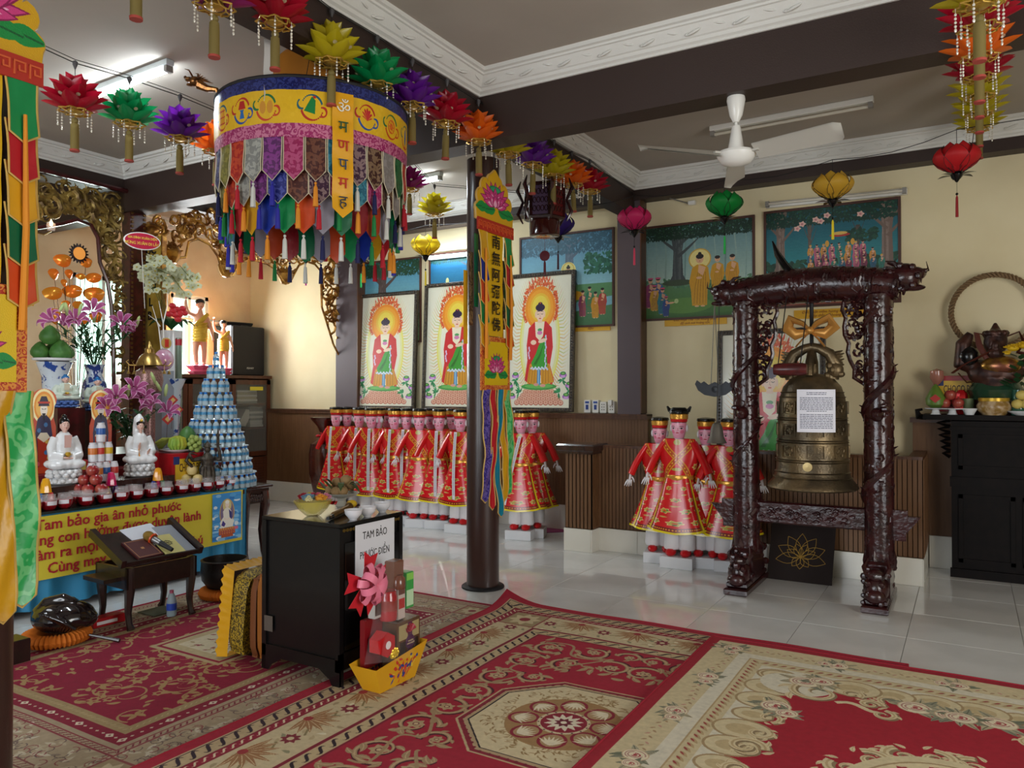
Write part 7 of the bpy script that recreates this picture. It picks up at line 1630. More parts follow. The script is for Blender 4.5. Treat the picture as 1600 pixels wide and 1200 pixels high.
# blue and white vases
m_bw=mat('blue_white_porcelain','#c9d3dc',rough=.15,col2='#2a4a94',vscale=16,kind='noise',lo=.56,hi=.60,coat=.4); m_bw2=mat('dense_blue_white','#b9c4d4',rough=.15,col2='#22387e',vscale=26,lo=.46,hi=.50,coat=.4)
def vase(label,x,ytop,Xp,r,m,prof,z0=Z2):
 f=pxm(x,Xp)*FPX; q=onX(x,700,Xp); zt=H+(613-ytop)/FPX*f; h=zt-z0; t=thing('vase',label,'vase',(Xp,q.y,z0+.001)); MB().lathe([(a*r,b*h) for a,b in prof],28).build('vase_body',m,t); return t,h
P1=[(.45,0),(.5,.03),(.42,.1),(.75,.35),(.95,.6),(.8,.78),(.5,.88),(.62,.97),(.72,1),(.6,1),(.45,.9),(0,.85)]
P2=[(.5,0),(.55,.03),(.5,.15),(.6,.5),(.7,.85),(.95,.97),(1,1),(.85,1),(.6,.9),(0,.85)]
v1,h1=vase('pale blue and white flared stand vase holding green pomelos',84,566,-6.36,.13,m_bw,P2)
MB().lathe([(.09,h1),(.155,h1+.012),(.16,h1+.03),(.0,h1+.01)],28).build('dish_rim',m_pw,v1)
v2,h2=vase('dark blue and white baluster vase with lilies',147,570,-6.42,.115,m_bw2,P1)
v3,h3=vase('tall pale vase with a red ribbon mark behind the mesh lamp',268,592,-6.30,.12,m_bw,P2)
v4,h4=vase('white square orchid pot on the rear altar',267,517,-6.62,.10,m_pw,[(.8,0),(.85,.03),(1,.97),(1,1),(.9,1),(.8,.8),(0,.8)])
for k,(dx,dy,dz,r) in enumerate(((-.08,-.07,.085,.07),(.02,.04,.085,.085),(-.02,.10,.08,.068),(-.03,-.02,.21,.078),(-.10,.03,.09,.06))):
 p=Vector(v1.location)+Vector((dx,dy,h1+dz)); t=thing('pomelo',['green pomelo at the left of the pile','biggest green pomelo in the middle of the pile','green pomelo at the right of the pile','green pomelo on top of the pile','green pomelo at the back of the pile'][k],'fruit',p,0,'green pomelos on the vase'); MB().lathe([(0,-.9*r),(.6*r,-.78*r),(.95*r,-.35*r),(r,0),(.85*r,.4*r),(.5*r,.85*r),(.2*r,1.1*r),(0,1.13*r)],18).build('fruit_body',mat('pomelo_skin','#4c7a34',rough=.5,col2='#3a6a2c',vscale=10,bump=.15,bscale=200),t); MB().cyl((0,0,1.1*r),(0,0,1.2*r),.004,5).build('stem',mat('stem_brown','#4a3a20'),t)
# lilies, leaves
m_leaf=mat('deep_green_leaf','#1f4526',rough=.4,col2='#2c5a30',vscale=10); m_lily=mat('pink_lily','#a2487c',rough=.5,thin=.3); m_lilyw=mat('white_lily_edge','#d9a0c4',rough=.5); m_bud=mat('lily_bud','#a8b878',rough=.5)
def lily_mesh():
 mb=MB()
 for k in range(6):
  a=k*PI/3; pet=lambda u,v: ((.012+.085*v)*math.cos(a)-(u-.5)*.04*math.sin(PI*min(1,v*.95+.05))*math.sin(a),(.012+.085*v)*math.sin(a)+(u-.5)*.04*math.sin(PI*min(1,v*.95+.05))*math.cos(a),.07*math.sin(v*2.2)-.02*v*v)
  mb.slot(0).grid(pet,3,6,uv=False); mb.slot(1); mb.tube([pet(0,v) for v in np.linspace(.1,1,5)]+[pet(1,v) for v in np.linspace(.9,.1,5)],.0022,4)
 mb.slot(0)
 return mb.mesh('lily_bloom',[m_lily,m_lilyw])
LM=lily_mesh(); budm=MB().lathe([(0,0),(.010,.01),(.013,.05),(.010,.085),(0,.10)],8).mesh('lily_bud',m_bud)
def bouquet(label,base,spread,hgt,nl,ns,blooms,buds,seed):
 R=random.Random(seed); t=thing('lily_bouquet',label,'flowers',base)
 st=MB(); tips=[]
 for k in range(ns): a=R.uniform(0,6.3); e=R.uniform(.3,1)*spread; tip=Vector((e*math.cos(a),e*math.sin(a),hgt*R.uniform(.55,1))); st.tube([(0,0,-.05),tip*.4+Vector((0,0,.05)),tip],[.004,.0035,.003],5); tips.append(tip)
 stuff(st.build('stems',m_leaf,t))
 lf=[]
 for k in range(6):
  L=R.uniform(.09,.14); w=R.uniform(.018,.03); mb=MB().grid(lambda u,v: (L*v,(u-.5)*w*math.sin(PI*min(1,v*.95+.04)),.03*math.sin(v*2.6)),2,5,uv=False); lf.append(mb.mesh('leaf',m_leaf))
 for k in range(nl):
  p=R.choice(tips)*R.uniform(.15,1); o=bpy.data.objects.new('leaf',R.choice(lf)); COL.objects.link(o); o.parent=t; o.location=p; o.rotation_euler=(R.uniform(-.5,.5),R.uniform(-.9,.5),R.uniform(0,6.3))
 for (x,y,z) in blooms:
  o=bpy.data.objects.new('lily_bloom',LM); COL.objects.link(o); o.parent=t; o.location=Vector((x,y,z)); o.rotation_euler=(R.uniform(-.6,.6),R.uniform(.5,1.1),math.atan2(-.5,.8)+R.uniform(-.6,.6)); o.scale=(1.1,)*3
 for (x,y,z) in buds:
  o=bpy.data.objects.new('lily_bud',budm); COL.objects.link(o); o.parent=t; o.location=Vector((x,y,z)); o.rotation_euler=(R.uniform(-.6,.6),R.uniform(-.6,.6),0); o.scale=(1.15,)*3
 return t
def rel(base,x,y,Xp): return tuple(onX(x,y,Xp)-Vector(base))
b_=Vector(v2.location)+Vector((0,0,h2)); bouquet('tall bouquet of purple pink lilies and dark leaves in the dark blue vase',b_,.34,.42,110,22,[rel(b_,x,y,-6.25) for x,y in ((98,508),(118,502),(145,486),(190,506),(210,518),(82,502))],[rel(b_,x,y,-6.25) for x,y in ((105,494),(122,494),(158,485),(165,490),(212,512),(146,505),(92,488))],3)
b2=onX(205,690,-5.98); b2.z=max(b2.z,.87); bouquet('low bouquet of pink lilies with pale buds between the two figurine rows',b2,.26,.30,90,18,[rel(b2,x,y,-5.86) for x,y in ((168,637),(222,622),(238,634),(262,645),(210,608),(182,622))],[rel(b2,x,y,-5.86) for x,y in ((185,632),(190,622),(243,600),(258,620),(200,620),(252,612))],6)
# orchids with the oval sign
b3=Vector(v4.location)+Vector((0,0,h4)); t=thing('orchid_plant','white phalaenopsis orchid with red bow and broad leaves','plant',b3); R=random.Random(9)
om=MB()
for k in range(5): a=k*2*PI/5+.3; om.grid(lambda u,v: ((.004+.034*v)*math.cos(a)-(u-.5)*.034*math.sin(PI*min(1,v*.9+.08))*math.sin(a),(.004+.034*v)*math.sin(a)+(u-.5)*.034*math.sin(PI*min(1,v*.9+.08))*math.cos(a),.006*math.sin(v*3)),2,3,uv=False)
om.slot(1).sph((0,0,.006),.007,6,4); om.slot(0)
ome=om.mesh('orchid_bloom',[mat('cream_orchid','#cdd0b0',rough=.5,thin=.3),mat('orchid_centre','#c9b84a',rough=.5)])
st=MB(); spr=[((228,415),(262,445)),((232,405),(275,420)),((262,412),(300,438)),((222,420),(240,455)),((270,425),(310,440)),((245,420),(290,460))]
for (a,c_) in spr:
 pa,pb=Vector(rel(b3,*a,-6.5)),Vector(rel(b3,*c_,-6.3)); mid=(pa+pb)/2+Vector((0,0,.06)); st.tube([(0,0,0),pa*.5+Vector((-.05,0,.12)),pa*.9+Vector((-.02,0,.05)),pa,mid,pb],.003,5)
 for k in range(17):
  u=k/16; p=pa*(1-u)**2+mid*2*u*(1-u)+pb*u*u+Vector((R.uniform(-.04,.04),R.uniform(-.04,.04),R.uniform(-.07,.03))); o=bpy.data.objects.new('orchid_bloom',ome); COL.objects.link(o); o.parent=t; o.location=p; o.rotation_euler=(R.uniform(-.4,.4),1.2+R.uniform(-.5,.4),math.atan2(-.5,.85)+R.uniform(-.7,.7)); o.scale=(1.15,)*3
stuff(st.build('flower_stems',mat('stem_green','#5a6a34',rough=.5),t))
for k in range(9): a=k*.7; L=.25; MB().grid(lambda u,v: (L*v*math.cos(a)-(u-.5)*.08*math.sin(PI*min(1,v*.95+.04))*math.sin(a),L*v*math.sin(a)+(u-.5)*.08*math.sin(PI*min(1,v*.95+.04))*math.cos(a),.10*math.sin(v*2.8)+.01),3,7,uv=False).build('broad_leaf',m_leaf,t)
for k in range(10): a=k*.7; q=Vector(rel(b3,276,488,-6.35)); rk=.03+.035*(k % 2); MB().sph(tuple(q+Vector((.0,rk*1.3*math.cos(a),rk*math.sin(a)))),(.02,.04,.028),8,5).build('red_bow_loop',MATS['red_ribbon'],t)
for k,(p0_,p1_) in enumerate((((252,545),(238,478)),((256,540),(248,470)),((250,510),(232,492)),((255,505),(262,450)))): MB().tube([rel(b3,*p0_,-6.3),rel(b3,(p0_[0]+p1_[0])/2+3,(p0_[1]+p1_[1])/2,-6.3),rel(b3,*p1_,-6.3)],[.006,.005,.002],5).build('white_twig',m_white,t)
q=onX(222,377,-6.1); t=thing('oval_sign','crimson oval sign with gold lettering above the orchids','sign',q,LK-.0)
MB().lathe([(0,.008),(.150,.008),(.150,-.004),(0,-.004)],40,sy=.50,m=TM(ry=PI/2,rz=0) @ TM(rz=PI/2)).build('white_rim',m_white,t)
MB().lathe([(0,.012),(.140,.012),(.140,.004)],40,sy=.48,m=TM(ry=PI/2) @ TM(rz=PI/2)).build('crimson_oval',mat('crimson_foam','#b01238',rough=.5),t)
Mo=parent_world(t)
for k,(l,sz) in enumerate((('GIA ĐÌNH XUÂN DIỆN',.027),('MỪNG XUÂN DI LẶC',.034))): text(l,'lettering',sz,mat('gold_foam','#e0bc4a',rough=.4),t,Mo @ Matrix.Translation((.0135,0,.024-.046*k)) @ frameM((0,0,0),(0,1,0),(0,0,1)),ext=.001,bold=.0004,sx=.86)
MB().cyl((-.01,0,-.07),(-.25,.1,-.55),.003,5).build('stick',m_white,t)
# gilt lotus lamp spray behind the left side
b4=onX(120,560,-6.78); b4.z=Z2; t=thing('gilt_lotus_spray','spray of glowing orange gilt lotus leaves on thin stems','ornament',b4)
m_amber=mat('amber_gilt','#c9641c',rough=.25,metal=.55,emis='#ff7a1c',estr=.12,col2='#a87a24',vscale=7)
for k,(x,y,w) in enumerate(((98,407,14),(84,428,12),(108,428,10),(134,410,11),(82,458,14),(113,455,14),(147,460,16),(122,478,11),(86,494,17),(103,475,8),(126,432,7),(146,434,11),(128,500,10),(150,495,12),(100,442,8))):
 p=Vector(rel(b4,x,y,-6.74)); r=w*pxm(x,-6.74); M=frameM(p,(-.5*math.sin(k),.9,.1),(-.1,.1,1.0)); 
 hd_=MB().grid(lambda u,v: (v*r*math.cos(u*2*PI)*(1+.05*math.sin(u*2*PI*5)),v*r*.75*math.sin(u*2*PI)*(1+.05*math.sin(u*2*PI*3)),.35*r*(1-v*v)+.1*r*math.sin(u*12)*v),20,4,m=M,uv=False).build('lotus_leaf',m_amber,t)
 MB().tube([p,p*.6+Vector((0,0,.05)),(0,0,.0)],.0035,4).build('stem',mat('thin_bronze','#5a3a1c',rough=.4,metal=.6),hd_)
p=Vector(rel(b4,123,396,-6.72)); M=frameM(p,(0,1,0),(0,0,1)); sp_=MB().lathe([(0,.012),(.055,.010),(.06,0)],20,m=M).build('seed_pod',mat('amber_face','#c98a3c',rough=.4,emis='#ff9a40',estr=.25),t)
mb=MB(); [mb.tube([p+Vector((0,.055*math.cos(a),.055*math.sin(a))),p+Vector((0,.088*math.cos(a),.088*math.sin(a)))],[.016,.004],5) for a in np.linspace(0,2*PI,19)[:-1]]; mb.build('dark_fringe',mat('dark_fringe','#24100c',rough=.5),sp_)
m_bra_=mat('polished_brass','#a8884a',rough=.3,metal=.8)
q=onX(80,352,-6.72); t=thing('candle_lamp','small lit candle shaped lamp beside the carved screen','lamp',q); MB().lathe([(0,-.05),(.03,-.045),(.035,0),(.03,.02)],12).build('glass_cup',m_glassj,t); MB().lathe([(0,-.01),(.012,.0),(.014,.02),(0,.055)],10).build('flame_bulb',mat('lamp_flame','#ffd9a0',emis='#ffc080',estr=9.0),t); MB().tube([(-.26,0,-.03),(-.1,0,-.07),(0,0,-.05)],.006,5).build('bracket',m_bra_,t)
# mesh pagoda lamp
q=onX(233,613,-6.12); z0=.94; f=pxm(233,-6.12)*FPX; zt=lambda y: H+(613-y)/FPX*f
t=thing('pagoda_lamp','brass pagoda lamp with a pierced pink brown body and curled eaves','lamp',(q.x,q.y,z0)); m_bra=mat('polished_brass','#b8913c',rough=.22,metal=.85); m_mesh=mat('pierced_mesh','#a8807a',rough=.35,metal=.4,col2='#5c3c34',vscale=160)
zz=lambda y: zt(y)-z0
MB().lathe([(.06,0),(.08,.02),(.05,.04),(.05,zz(616)),(.095,zz(612)),(.115,zz(595)),(.105,zz(580)),(.06,zz(574))],24).build('pierced_body',m_mesh,t)
MB().lathe([(.02,zz(574)),(.055,zz(572)),(.11,zz(571)),(.10,zz(566)),(.075,zz(557)),(.05,zz(553)),(.035,zz(551)),(.038,zz(546)),(.02,zz(542)),(.010,zz(536)),(0,zz(532))],24).build('brass_roof',m_bra,t)
for k in range(6): a=k*PI/3+.2; e=Vector((math.cos(a),math.sin(a),0)); z_=zz(571); MB().tube([e*.10+Vector((0,0,z_)),e*.16+Vector((0,0,z_+.0)),e*.185+Vector((0,0,z_+.03)),e*.165+Vector((0,0,z_+.045))],[.005,.005,.004,.003],5).cyl(e*.165+Vector((0,0,z_)),e*.165+Vector((0,0,z_-.04)),.0015,4).lathe([(.016,-.075),(.012,-.06),(.006,-.045),(0,-.04)],8,e*.165+Vector((0,0,z_))).build('eave_bell',m_bra,t)
# spirit jar and can beside it
q=onX(256,575,-6.28); t=thing('sweet_jar','round clear jar of pink sweets with a red paper medallion on top','jar',(q.x,q.y,Z2)); hh=H+(613-545)/FPX*pxm(256,-6.28)*FPX-Z2
MB().bx((-.06,-.06,0),(.06,.06,hh-.20)).build('card_box',mat('grey_patterned_box','#8a8f98',rough=.5),t); MB().sph((0,0,hh-.10),(.085,.085,.10),18,12).build('glass_ball',mat('pink_glass','#c98aa8',rough=.08,coat=.6,col2='#d0c4cc',vscale=9),t)
MB().lathe([(0,.01),(.05,.008),(.05,0)],20,m=TM((.03,0,hh+.05),ry=PI/2)).build('gold_medallion',mat('gold_card','#c9a860',rough=.4,metal=.3),t); MB().bx((.038,-.018,hh+.015),(.044,.018,hh+.085)).build('red_paper',mat('red_charm','#b82c1c',rough=.5),t)
q=onX(279,575,-6.3); t=thing('drink_can','slim red topped can beside the sweet jar','can',(q.x,q.y,Z2)); hh=H+(613-528)/FPX*pxm(279,-6.3)*FPX-Z2; MB().lathe([(.028,0),(.03,.01),(.03,hh-.01),(.024,hh),(0,hh)],14).build('can_body',mat('grey_green_can','#7a8a7a',rough=.3,metal=.4),t); MB().lathe([(.0305,hh-.07),(.0305,hh-.012)],14).build('red_band',mat('red_can','#a81c2c',rough=.3),t)
# guardians: flat painted cut-out figures
def guard_cv():
 c=CV(120,260,'#c9582c',120,260); c.rect(0,0,120,170,'#b8401f'); c.ell(60,205,56,54,'#f0e0a8'); c.ell(60,205,46,46,'#e08a2c'); c.ell(60,205,38,38,'#e8b050')
 c.poly([(20,120),(30,165),(50,180),(70,180),(90,165),(100,120),(92,20),(28,20)],'#2c2444'); c.poly([(36,20),(30,110),(90,110),(84,20)],'#a8301c')
 for k in range(8): c.ell(30+rr_.uniform(0,60),30+k*17,9,7,rr_.choice(['#c9a04a','#3a6a9a','#c04a5a','#e0d8c8']))
 c.poly([(30,110),(60,95),(90,110),(75,125),(45,125)],'#d8c8b0'); c.ell(60,195,17,20,'#e8dccc'); c.poly([(34,206),(86,206),(80,222),(72,236),(48,236),(40,222)],'#241a34'); c.rect(32,214,88,220,'#b82c1c')
 c.st([(50,198),(58,196)],2,'#181410'); c.st([(62,196),(70,198)],2,'#181410'); c.poly([(52,184),(68,184),(62,160),(56,168)],'#181418'); return c
m_gd=cmat('guardian_print',guard_cv(),rough=.4)
for k,(x,y0_,y1_) in enumerate(((68,700,607),(150,702,609))):
 Xp=-6.02+.02*k; q=onX(x,y0_,Xp); f=pxm(x,Xp)*FPX; ht=H+(613-y1_)/FPX*f-.862; w=.085
 t=thing('guardian_cutout',['flat painted guardian figure with a round halo, left, behind the figurine','flat painted guardian figure with a round halo, right, behind the stacked bottles'][k],'cutout',(Xp+.06 if k else Xp,q.y,.862),LK)
 P=[(-w*.9,0),(w*.9,0),(w*.95,ht*.55),(w*.75,ht*.66)]+[(w*math.cos(a),ht-w+w*math.sin(a)) for a in np.linspace(-.6,PI+.6,14)]+[(-w*.75,ht*.66),(-w*.95,ht*.55)]
 MB().prism(P,0,.006,m=frameM((0,0,0),(0,1,0),(0,0,1)),uvb=(-w,0,w,ht)).build('printed_board',m_gd,t,smooth=False); MB().bx((-.05,-.03,0),(.0,.03,.006)).build('foot',m_wood,t)
# stacked little yoghurt bottles
m_yb=mat('white_plastic_bottle','#cfcdd2',rough=.3); cols={'blue': '#2a5aa0','orange': '#c9702c','red': '#c0392f','yellow': '#d0a820'}
def yb(col,loc,lbl):
 t=thing('yoghurt_bottle',lbl,'bottle',loc,LK,'stacked yoghurt bottles',1.12); MB().lathe([(.024,0),(.028,.004),(.028,.10),(.026,.105),(.024,.115),(0,.116)],16).build('bottle_body',m_yb,t)
 MB().lathe([(.0285,.05),(.0288,.055),(.0288,.088),(.0275,.095)],16).build('colour_band',mat('band_'+col,cols[col],rough=.35),t); MB().lathe([(.0205,.114),(.0215,.115),(.0215,.128),(0,.129)],14).build('cap',m_yb,t); return t
zS2=zS
def rowp(x,Xp): q=onX(x,700,Xp); return (Xp,q.y)
for k,(x,c_) in enumerate(((143,'red'),(154,'orange'),(165.5,'blue'),(178,'red'))): p=rowp(x,-5.56); yb(c_,(p[0],p[1],zS2-.0+.001),'%s banded yoghurt bottle in the bottom row, %s from the left' % ({'red': 'red','orange': 'orange','blue': 'blue'}[c_],ORD[k]))
for k,(x,c_) in enumerate(((145,'orange'),(156,'red'),(169,'yellow'))): p=rowp(x,-5.60); yb(c_,(p[0],p[1],zS2+.147),'%s banded yoghurt bottle in the middle row' % c_)
p=rowp(157.5,-5.60); yb('blue',(p[0],p[1],zS2+.293),'blue banded yoghurt bottle on top of the stack')
riser('dark step behind the red jars carrying apples, cups and pears',-5.555,-5.425,2.45,4.02,TA+.06)
TA+=.06
q=onX(138,768,-5.48); t=thing('apple_plate','white fluted plate under the red apples','plate',(q.x+.015,q.y,TA+.001)); MB().lathe([(.05,0),(.06,.008),(.12,.03),(.128,.04),(.122,.04),(.06,.014),(0,.012)],32,lob=.03,nl=16).build('plate_body',m_pw,t)
m_app=mat('red_apple','#8e1f24',rough=.3,col2='#b0604a',vscale=8,coat=.3,lo=.5,hi=.75)
def apple(loc,lbl,r=.044,g='apples on the white plate'):
 t=thing('apple',lbl,'fruit',loc,0,g); MB().lathe([(0,-.78*r),(.35*r,-.88*r),(.8*r,-.6*r),(r,0),(.92*r,.45*r),(.55*r,.82*r),(.2*r,.8*r),(0,.66*r)],18).build('apple_body',m_app,t); MB().cyl((0,0,.65*r),(.004,0,1.05*r),.002,5).build('stem',MATS['stem_brown'] if 'stem_brown' in MATS else m_wood,t)
bp=Vector(t.location); side=Vector((RGT[0],RGT[1],0)); back=Vector((-FWD[0]*-1,FWD[1],0)).normalized()
for k,(s_,b__,z) in enumerate(((-.082,0,.055),(-.0,-.02,.055),(.08,.01,.055),(-.055,.03,.118),(.035,.02,.122),(.0,.04,.185))): apple(bp+side*s_+back*b__+Vector((0,0,z)),['lower left apple on the plate','lower middle apple on the plate, pale side out','lower right apple on the plate','left apple of the second layer','right apple of the second layer','topmost apple on the plate'][k])
# little coloured plastic cups stacked in cones
def cup(loc,col,lbl,s=1.0):
 t=thing('toy_cup',lbl,'cup',loc,0,'stacked coloured plastic cups'); t.scale=(s,)*3; MB().lathe([(.034,0),(.034,.004),(.026,.06),(.018,.085),(0,.09)],9).build('cup_body',mat('cup_'+col[1:],col,rough=.12,coat=.5),t,ang=15)
for i,(x,yb_,tc,bcs) in enumerate(((72,775,'#e0a00c',('#1f6aa8','#c0202c')),(174,762,'#c8185c',('#d8a80c','#4a1c84')),(247,755,'#e0940c',('#2a3a8a','#c01c5c','#1a7a4a')))):
 Xp=-5.47; q=onX(x,700,Xp)
 for k,bc_ in enumerate(bcs): o=(k-(len(bcs)-1)/2)*.062/(len(bcs)-1+.2)*1.3; cup((Xp+.0,q.y+o*1.0,TA+.002),bc_,('small coloured cup, %s under the %s one' % (ORD[k],('left yellow','pink','right orange')[i])),.72)
 cup((Xp,q.y,TA+.066),tc,['upside down yellow plastic cup by the green streamer','upside down pink plastic cup beside the apples','upside down orange plastic cup beside the veiled figurine'][i],1.12)
TA-=.06
def biscuit(loc,rz,lbl,W_,D_,H__):
 t=thing('biscuit_box',lbl,'box',loc,rz); MB().bx((-D_,-W_/2,0),(0,W_/2,H__),bev=.002).build('carton',mat('red_carton','#a3141c',rough=.35),t)
 MB().bx((0,-W_*.40,H__*.30),(.0015,W_*.48,H__*.86)).build('yellow_panel',mat('carton_yellow','#d0a828',rough=.4),t); MB().bx((0,-W_*.45,H__*.72),(.002,-W_*.28,H__*.92)).build('corner_mark',mat('carton_blue','#26346a',rough=.4),t)
 MB().sph((.0,-W_*.05,H__*.25),(.006,W_*.2,H__*.12),12,8).sph((.0,W_*.22,H__*.2),(.006,W_*.16,H__*.1),12,8).build('cake_picture',mat('carton_brown','#4a1e14',rough=.4),t)
 text('CHOCO.PIE','lettering',H__*.30,mat('carton_brown_ink','#3a1a10',rough=.5),t,parent_world(t) @ Matrix.Translation((.002,W_*.04,H__*.62)) @ frameM((0,0,0),(0,1,0),(0,0,1)),sx=.72*W_/H__/1.75,bold=.001); return t
q=onX(283,755,-5.62); f=pxm(283,-5.62)*FPX; hb=H+(613-707)/FPX*f-TA
biscuit((-5.52,q.y,TA+.001),LK*.35,'red biscuit carton with a yellow panel on the altar',.30,.20,hb)
tag(MB().bx((-5.95,q.y-.24,TA+.001),(-5.73,q.y-.03,TA+hb)).build('red_gift_box',mat('red_carton','#a3141c')),'red carton behind and left of the biscuit carton','box')
q=onX(276,703,-5.66); zp=TA+hb+.002; t=thing('fruit_dish','white plate under bananas and custard apple on the biscuit carton','plate',(q.x,q.y,zp)); MB().lathe([(.06,0),(.07,.006),(.13,.022),(.135,.028),(.07,.012),(0,.01)],28).build('plate_body',m_pw,t)
fp=Vector((q.x,q.y,zp))
t=thing('custard_apple','yellow green many fingered fruit in the middle of the dish','fruit',fp+side*.02+back*-.03+Vector((0,0,.075)))
fm=mat('yellow_green_fruit','#a8a02c',rough=.5,col2='#7a9a34',vscale=6)
for k in range(13): a=k*2*PI/13; MB().tube([(.012*math.cos(a),.012*math.sin(a),.055),(.05*math.cos(a),.05*math.sin(a),.035),(.062*math.cos(a),.062*math.sin(a),-.015),(.04*math.cos(a),.04*math.sin(a),-.06)],[.010,.017,.017,.008],7).build('finger',fm,t)
t=thing('banana_bunch','small bunch of green yellow bananas at the left of the dish','fruit',fp+side*-.085+Vector((0,0,.06)))
for k in range(6): a=-.9+k*.35; d_=side*-1; MB().tube([Vector((0,0,.055))+side*.03,side*(-.02-.006*k)+back*(.03*math.sin(a))+Vector((0,0,.045-.012*k)),side*(-.075)+back*(.05*math.sin(a))+Vector((0,0,.02-.014*k))],[.008,.018,.006],7).build('banana',mat('banana_skin','#9a9830',rough=.5,col2='#6a7a2c',vscale=8),t)
t=thing('green_mango','large green mango standing at the back of the dish','fruit',fp+side*.06+back*.07+Vector((0,0,.11))); MB().lathe([(0,-.10),(.05,-.085),(.075,-.03),(.07,.03),(.045,.075),(.015,.10),(0,.105)],18).build('mango_body',mat('mango_skin','#3f6a30',rough=.45),t); MB().cyl((0,0,.1),(0,0,.115),.004,5).build('stem',m_wood,t)
t=thing('buddha_hand_fruit','pale green knobbly fruit at the right of the dish','fruit',fp+side*.15+back*-.0+Vector((0,0,.07)))
for k in range(16): a=k*2.4; z=-.05+.007*k; r=.04*math.sqrt(max(.05,1-(z/.07)**2)); MB().sph((r*math.cos(a),r*math.sin(a),z),.022,8,6).build('knob',mat('pale_green_fruit','#8a9a4c',rough=.5),t)
# three pears
for k,(s_,z,l) in enumerate(((-.048,.04,'left pale pear of three'),(.048,.04,'right pale pear of three'),(.0,.115,'top pale pear of three'))):
 q=onX(300,748,-5.48); t=thing('pear',l,'fruit',Vector((q.x,q.y,TA+.061))+side*s_+Vector((0,0,z)),0,'pale pears'); MB().lathe([(0,-.038),(.03,-.032),(.044,0),(.036,.03),(.015,.043),(0,.04)],16).build('pear_body',mat('pear_skin','#cdb77a',rough=.5),t); MB().cyl((0,0,.04),(0,0,.055),.002,4).build('stem',m_wood,t)
# bronze guardian statue
q=onX(324,750,-5.42); t=thing('bronze_guardian','small dark bronze guardian statue with a raised sword before the water bottles','statue',(q.x,q.y,TA+.001),LK); m_dbr=mat('dark_bronze','#4c443a',rough=.45,metal=.55,col2='#332c26',vscale=30,bump=.4,bscale=90)
b=MB().tube([(0,0,0),(0,0,.10),(0,0,.2),(0,0,.27),(0,0,.31)],[.075,.06,.045,.055,.025],12).sph((0,0,.345),(.028,.026,.032),10,8)
b.tube([(0,.05,.27),(.02,.10,.25),(.03,.085,.33),(.03,.075,.36)],[.022,.02,.015,.013],8).tube([(0,-.05,.27),(.0,-.12,.26),(.02,-.15,.30)],[.022,.018,.013],8).tube([(0,-.12,.20),(-.01,-.17,.26),(0,-.14,.32),(0,-.08,.30)],[.012,.016,.012,.006],7).tube([(-.01,.08,.2),(-.01,.14,.16),(0,.12,.24)],[.014,.018,.006],7)
for k in range(9): a=k*.7; b.tube([(.045*math.cos(a),.045*math.sin(a),.2),(.07*math.cos(a),.07*math.sin(a),.03)],.012,6)
blob(b,'statue_body',m_dbr,t,.0055,2)
MB().prism([(-.010,0),(.010,0),(.012,.06),(.007,.14),(0,.17),(-.007,.14),(-.012,.06)],-.003,.003,m=frameM((.03,.075,.35),(0,1,0),(0,0,1))).bx((.022,.05,.375),(.038,.10,.383)).build('sword',m_dbr,t); MB().lathe([(.03,.36),(.034,.365),(.022,.39),(.006,.41),(0,.415)],10).build('helmet',m_dbr,t)
# oranges behind the first figurine, red envelope charms, melon charm
for k,(x,y) in enumerate(((98,643),(111,649))): q=onX(x,y,-6.0); t=thing('orange_fruit',['left orange behind the white figurine','right orange behind the white figurine'][k],'fruit',(q.x,q.y,.862+.035+.09),0); MB().sph((0,0,0),(.038,.038,.035),14,9).build('orange_body',mat('orange_skin','#d0701c',rough=.5,bump=.3,bscale=250),t); MB().sph((0,0,.035),(.005,.005,.003),5,4).build('stem',m_leaf,t)
q=onX(112,665,-6.0); t=thing('offering_box','red and gold offering box under the oranges','box',(q.x-.02,q.y,.861),LK); MB().bx((-.05,-.12,0),(.05,.12,.085),bev=.003).build('carton',mat('red_carton','#a3141c'),t); MB().bx((.05,-.04,.01),(.052,.10,.075)).build('gold_panel',mat('pale_gold_card','#c0ae5a',rough=.4),t)
for k,(x,y,r_) in enumerate(((270,625,.045),(280,640,.035),(262,655,.05))):
 q=onX(x,y,-5.93); t=thing('paper_charm',['red and gold diamond paper charm with a blessing mark','small red diamond charm below the blessing one','red and white folded charm behind the fruit dish'][k],'charm',q,LK)
 MB().prism([(-r_,0),(0,-r_),(r_,0),(0,r_)],0,.003,m=frameM((0,0,0),(0,1,0),(0,0,1))).build('paper',mat('red_paper','#b0241c',rough=.5),t,smooth=False); MB().prism([(-r_*.5,0),(0,-r_*.5),(r_*.5,0),(0,r_*.5)],.003,.005,m=frameM((0,0,0),(0,1,0),(0,0,1))).build('gold_centre',mat('gold_card','#c9a860'),t,smooth=False)
 MB().cyl((-.01,0,-r_*.8),(-.03,0,-.25),.002,4).build('stick',m_wood,t)
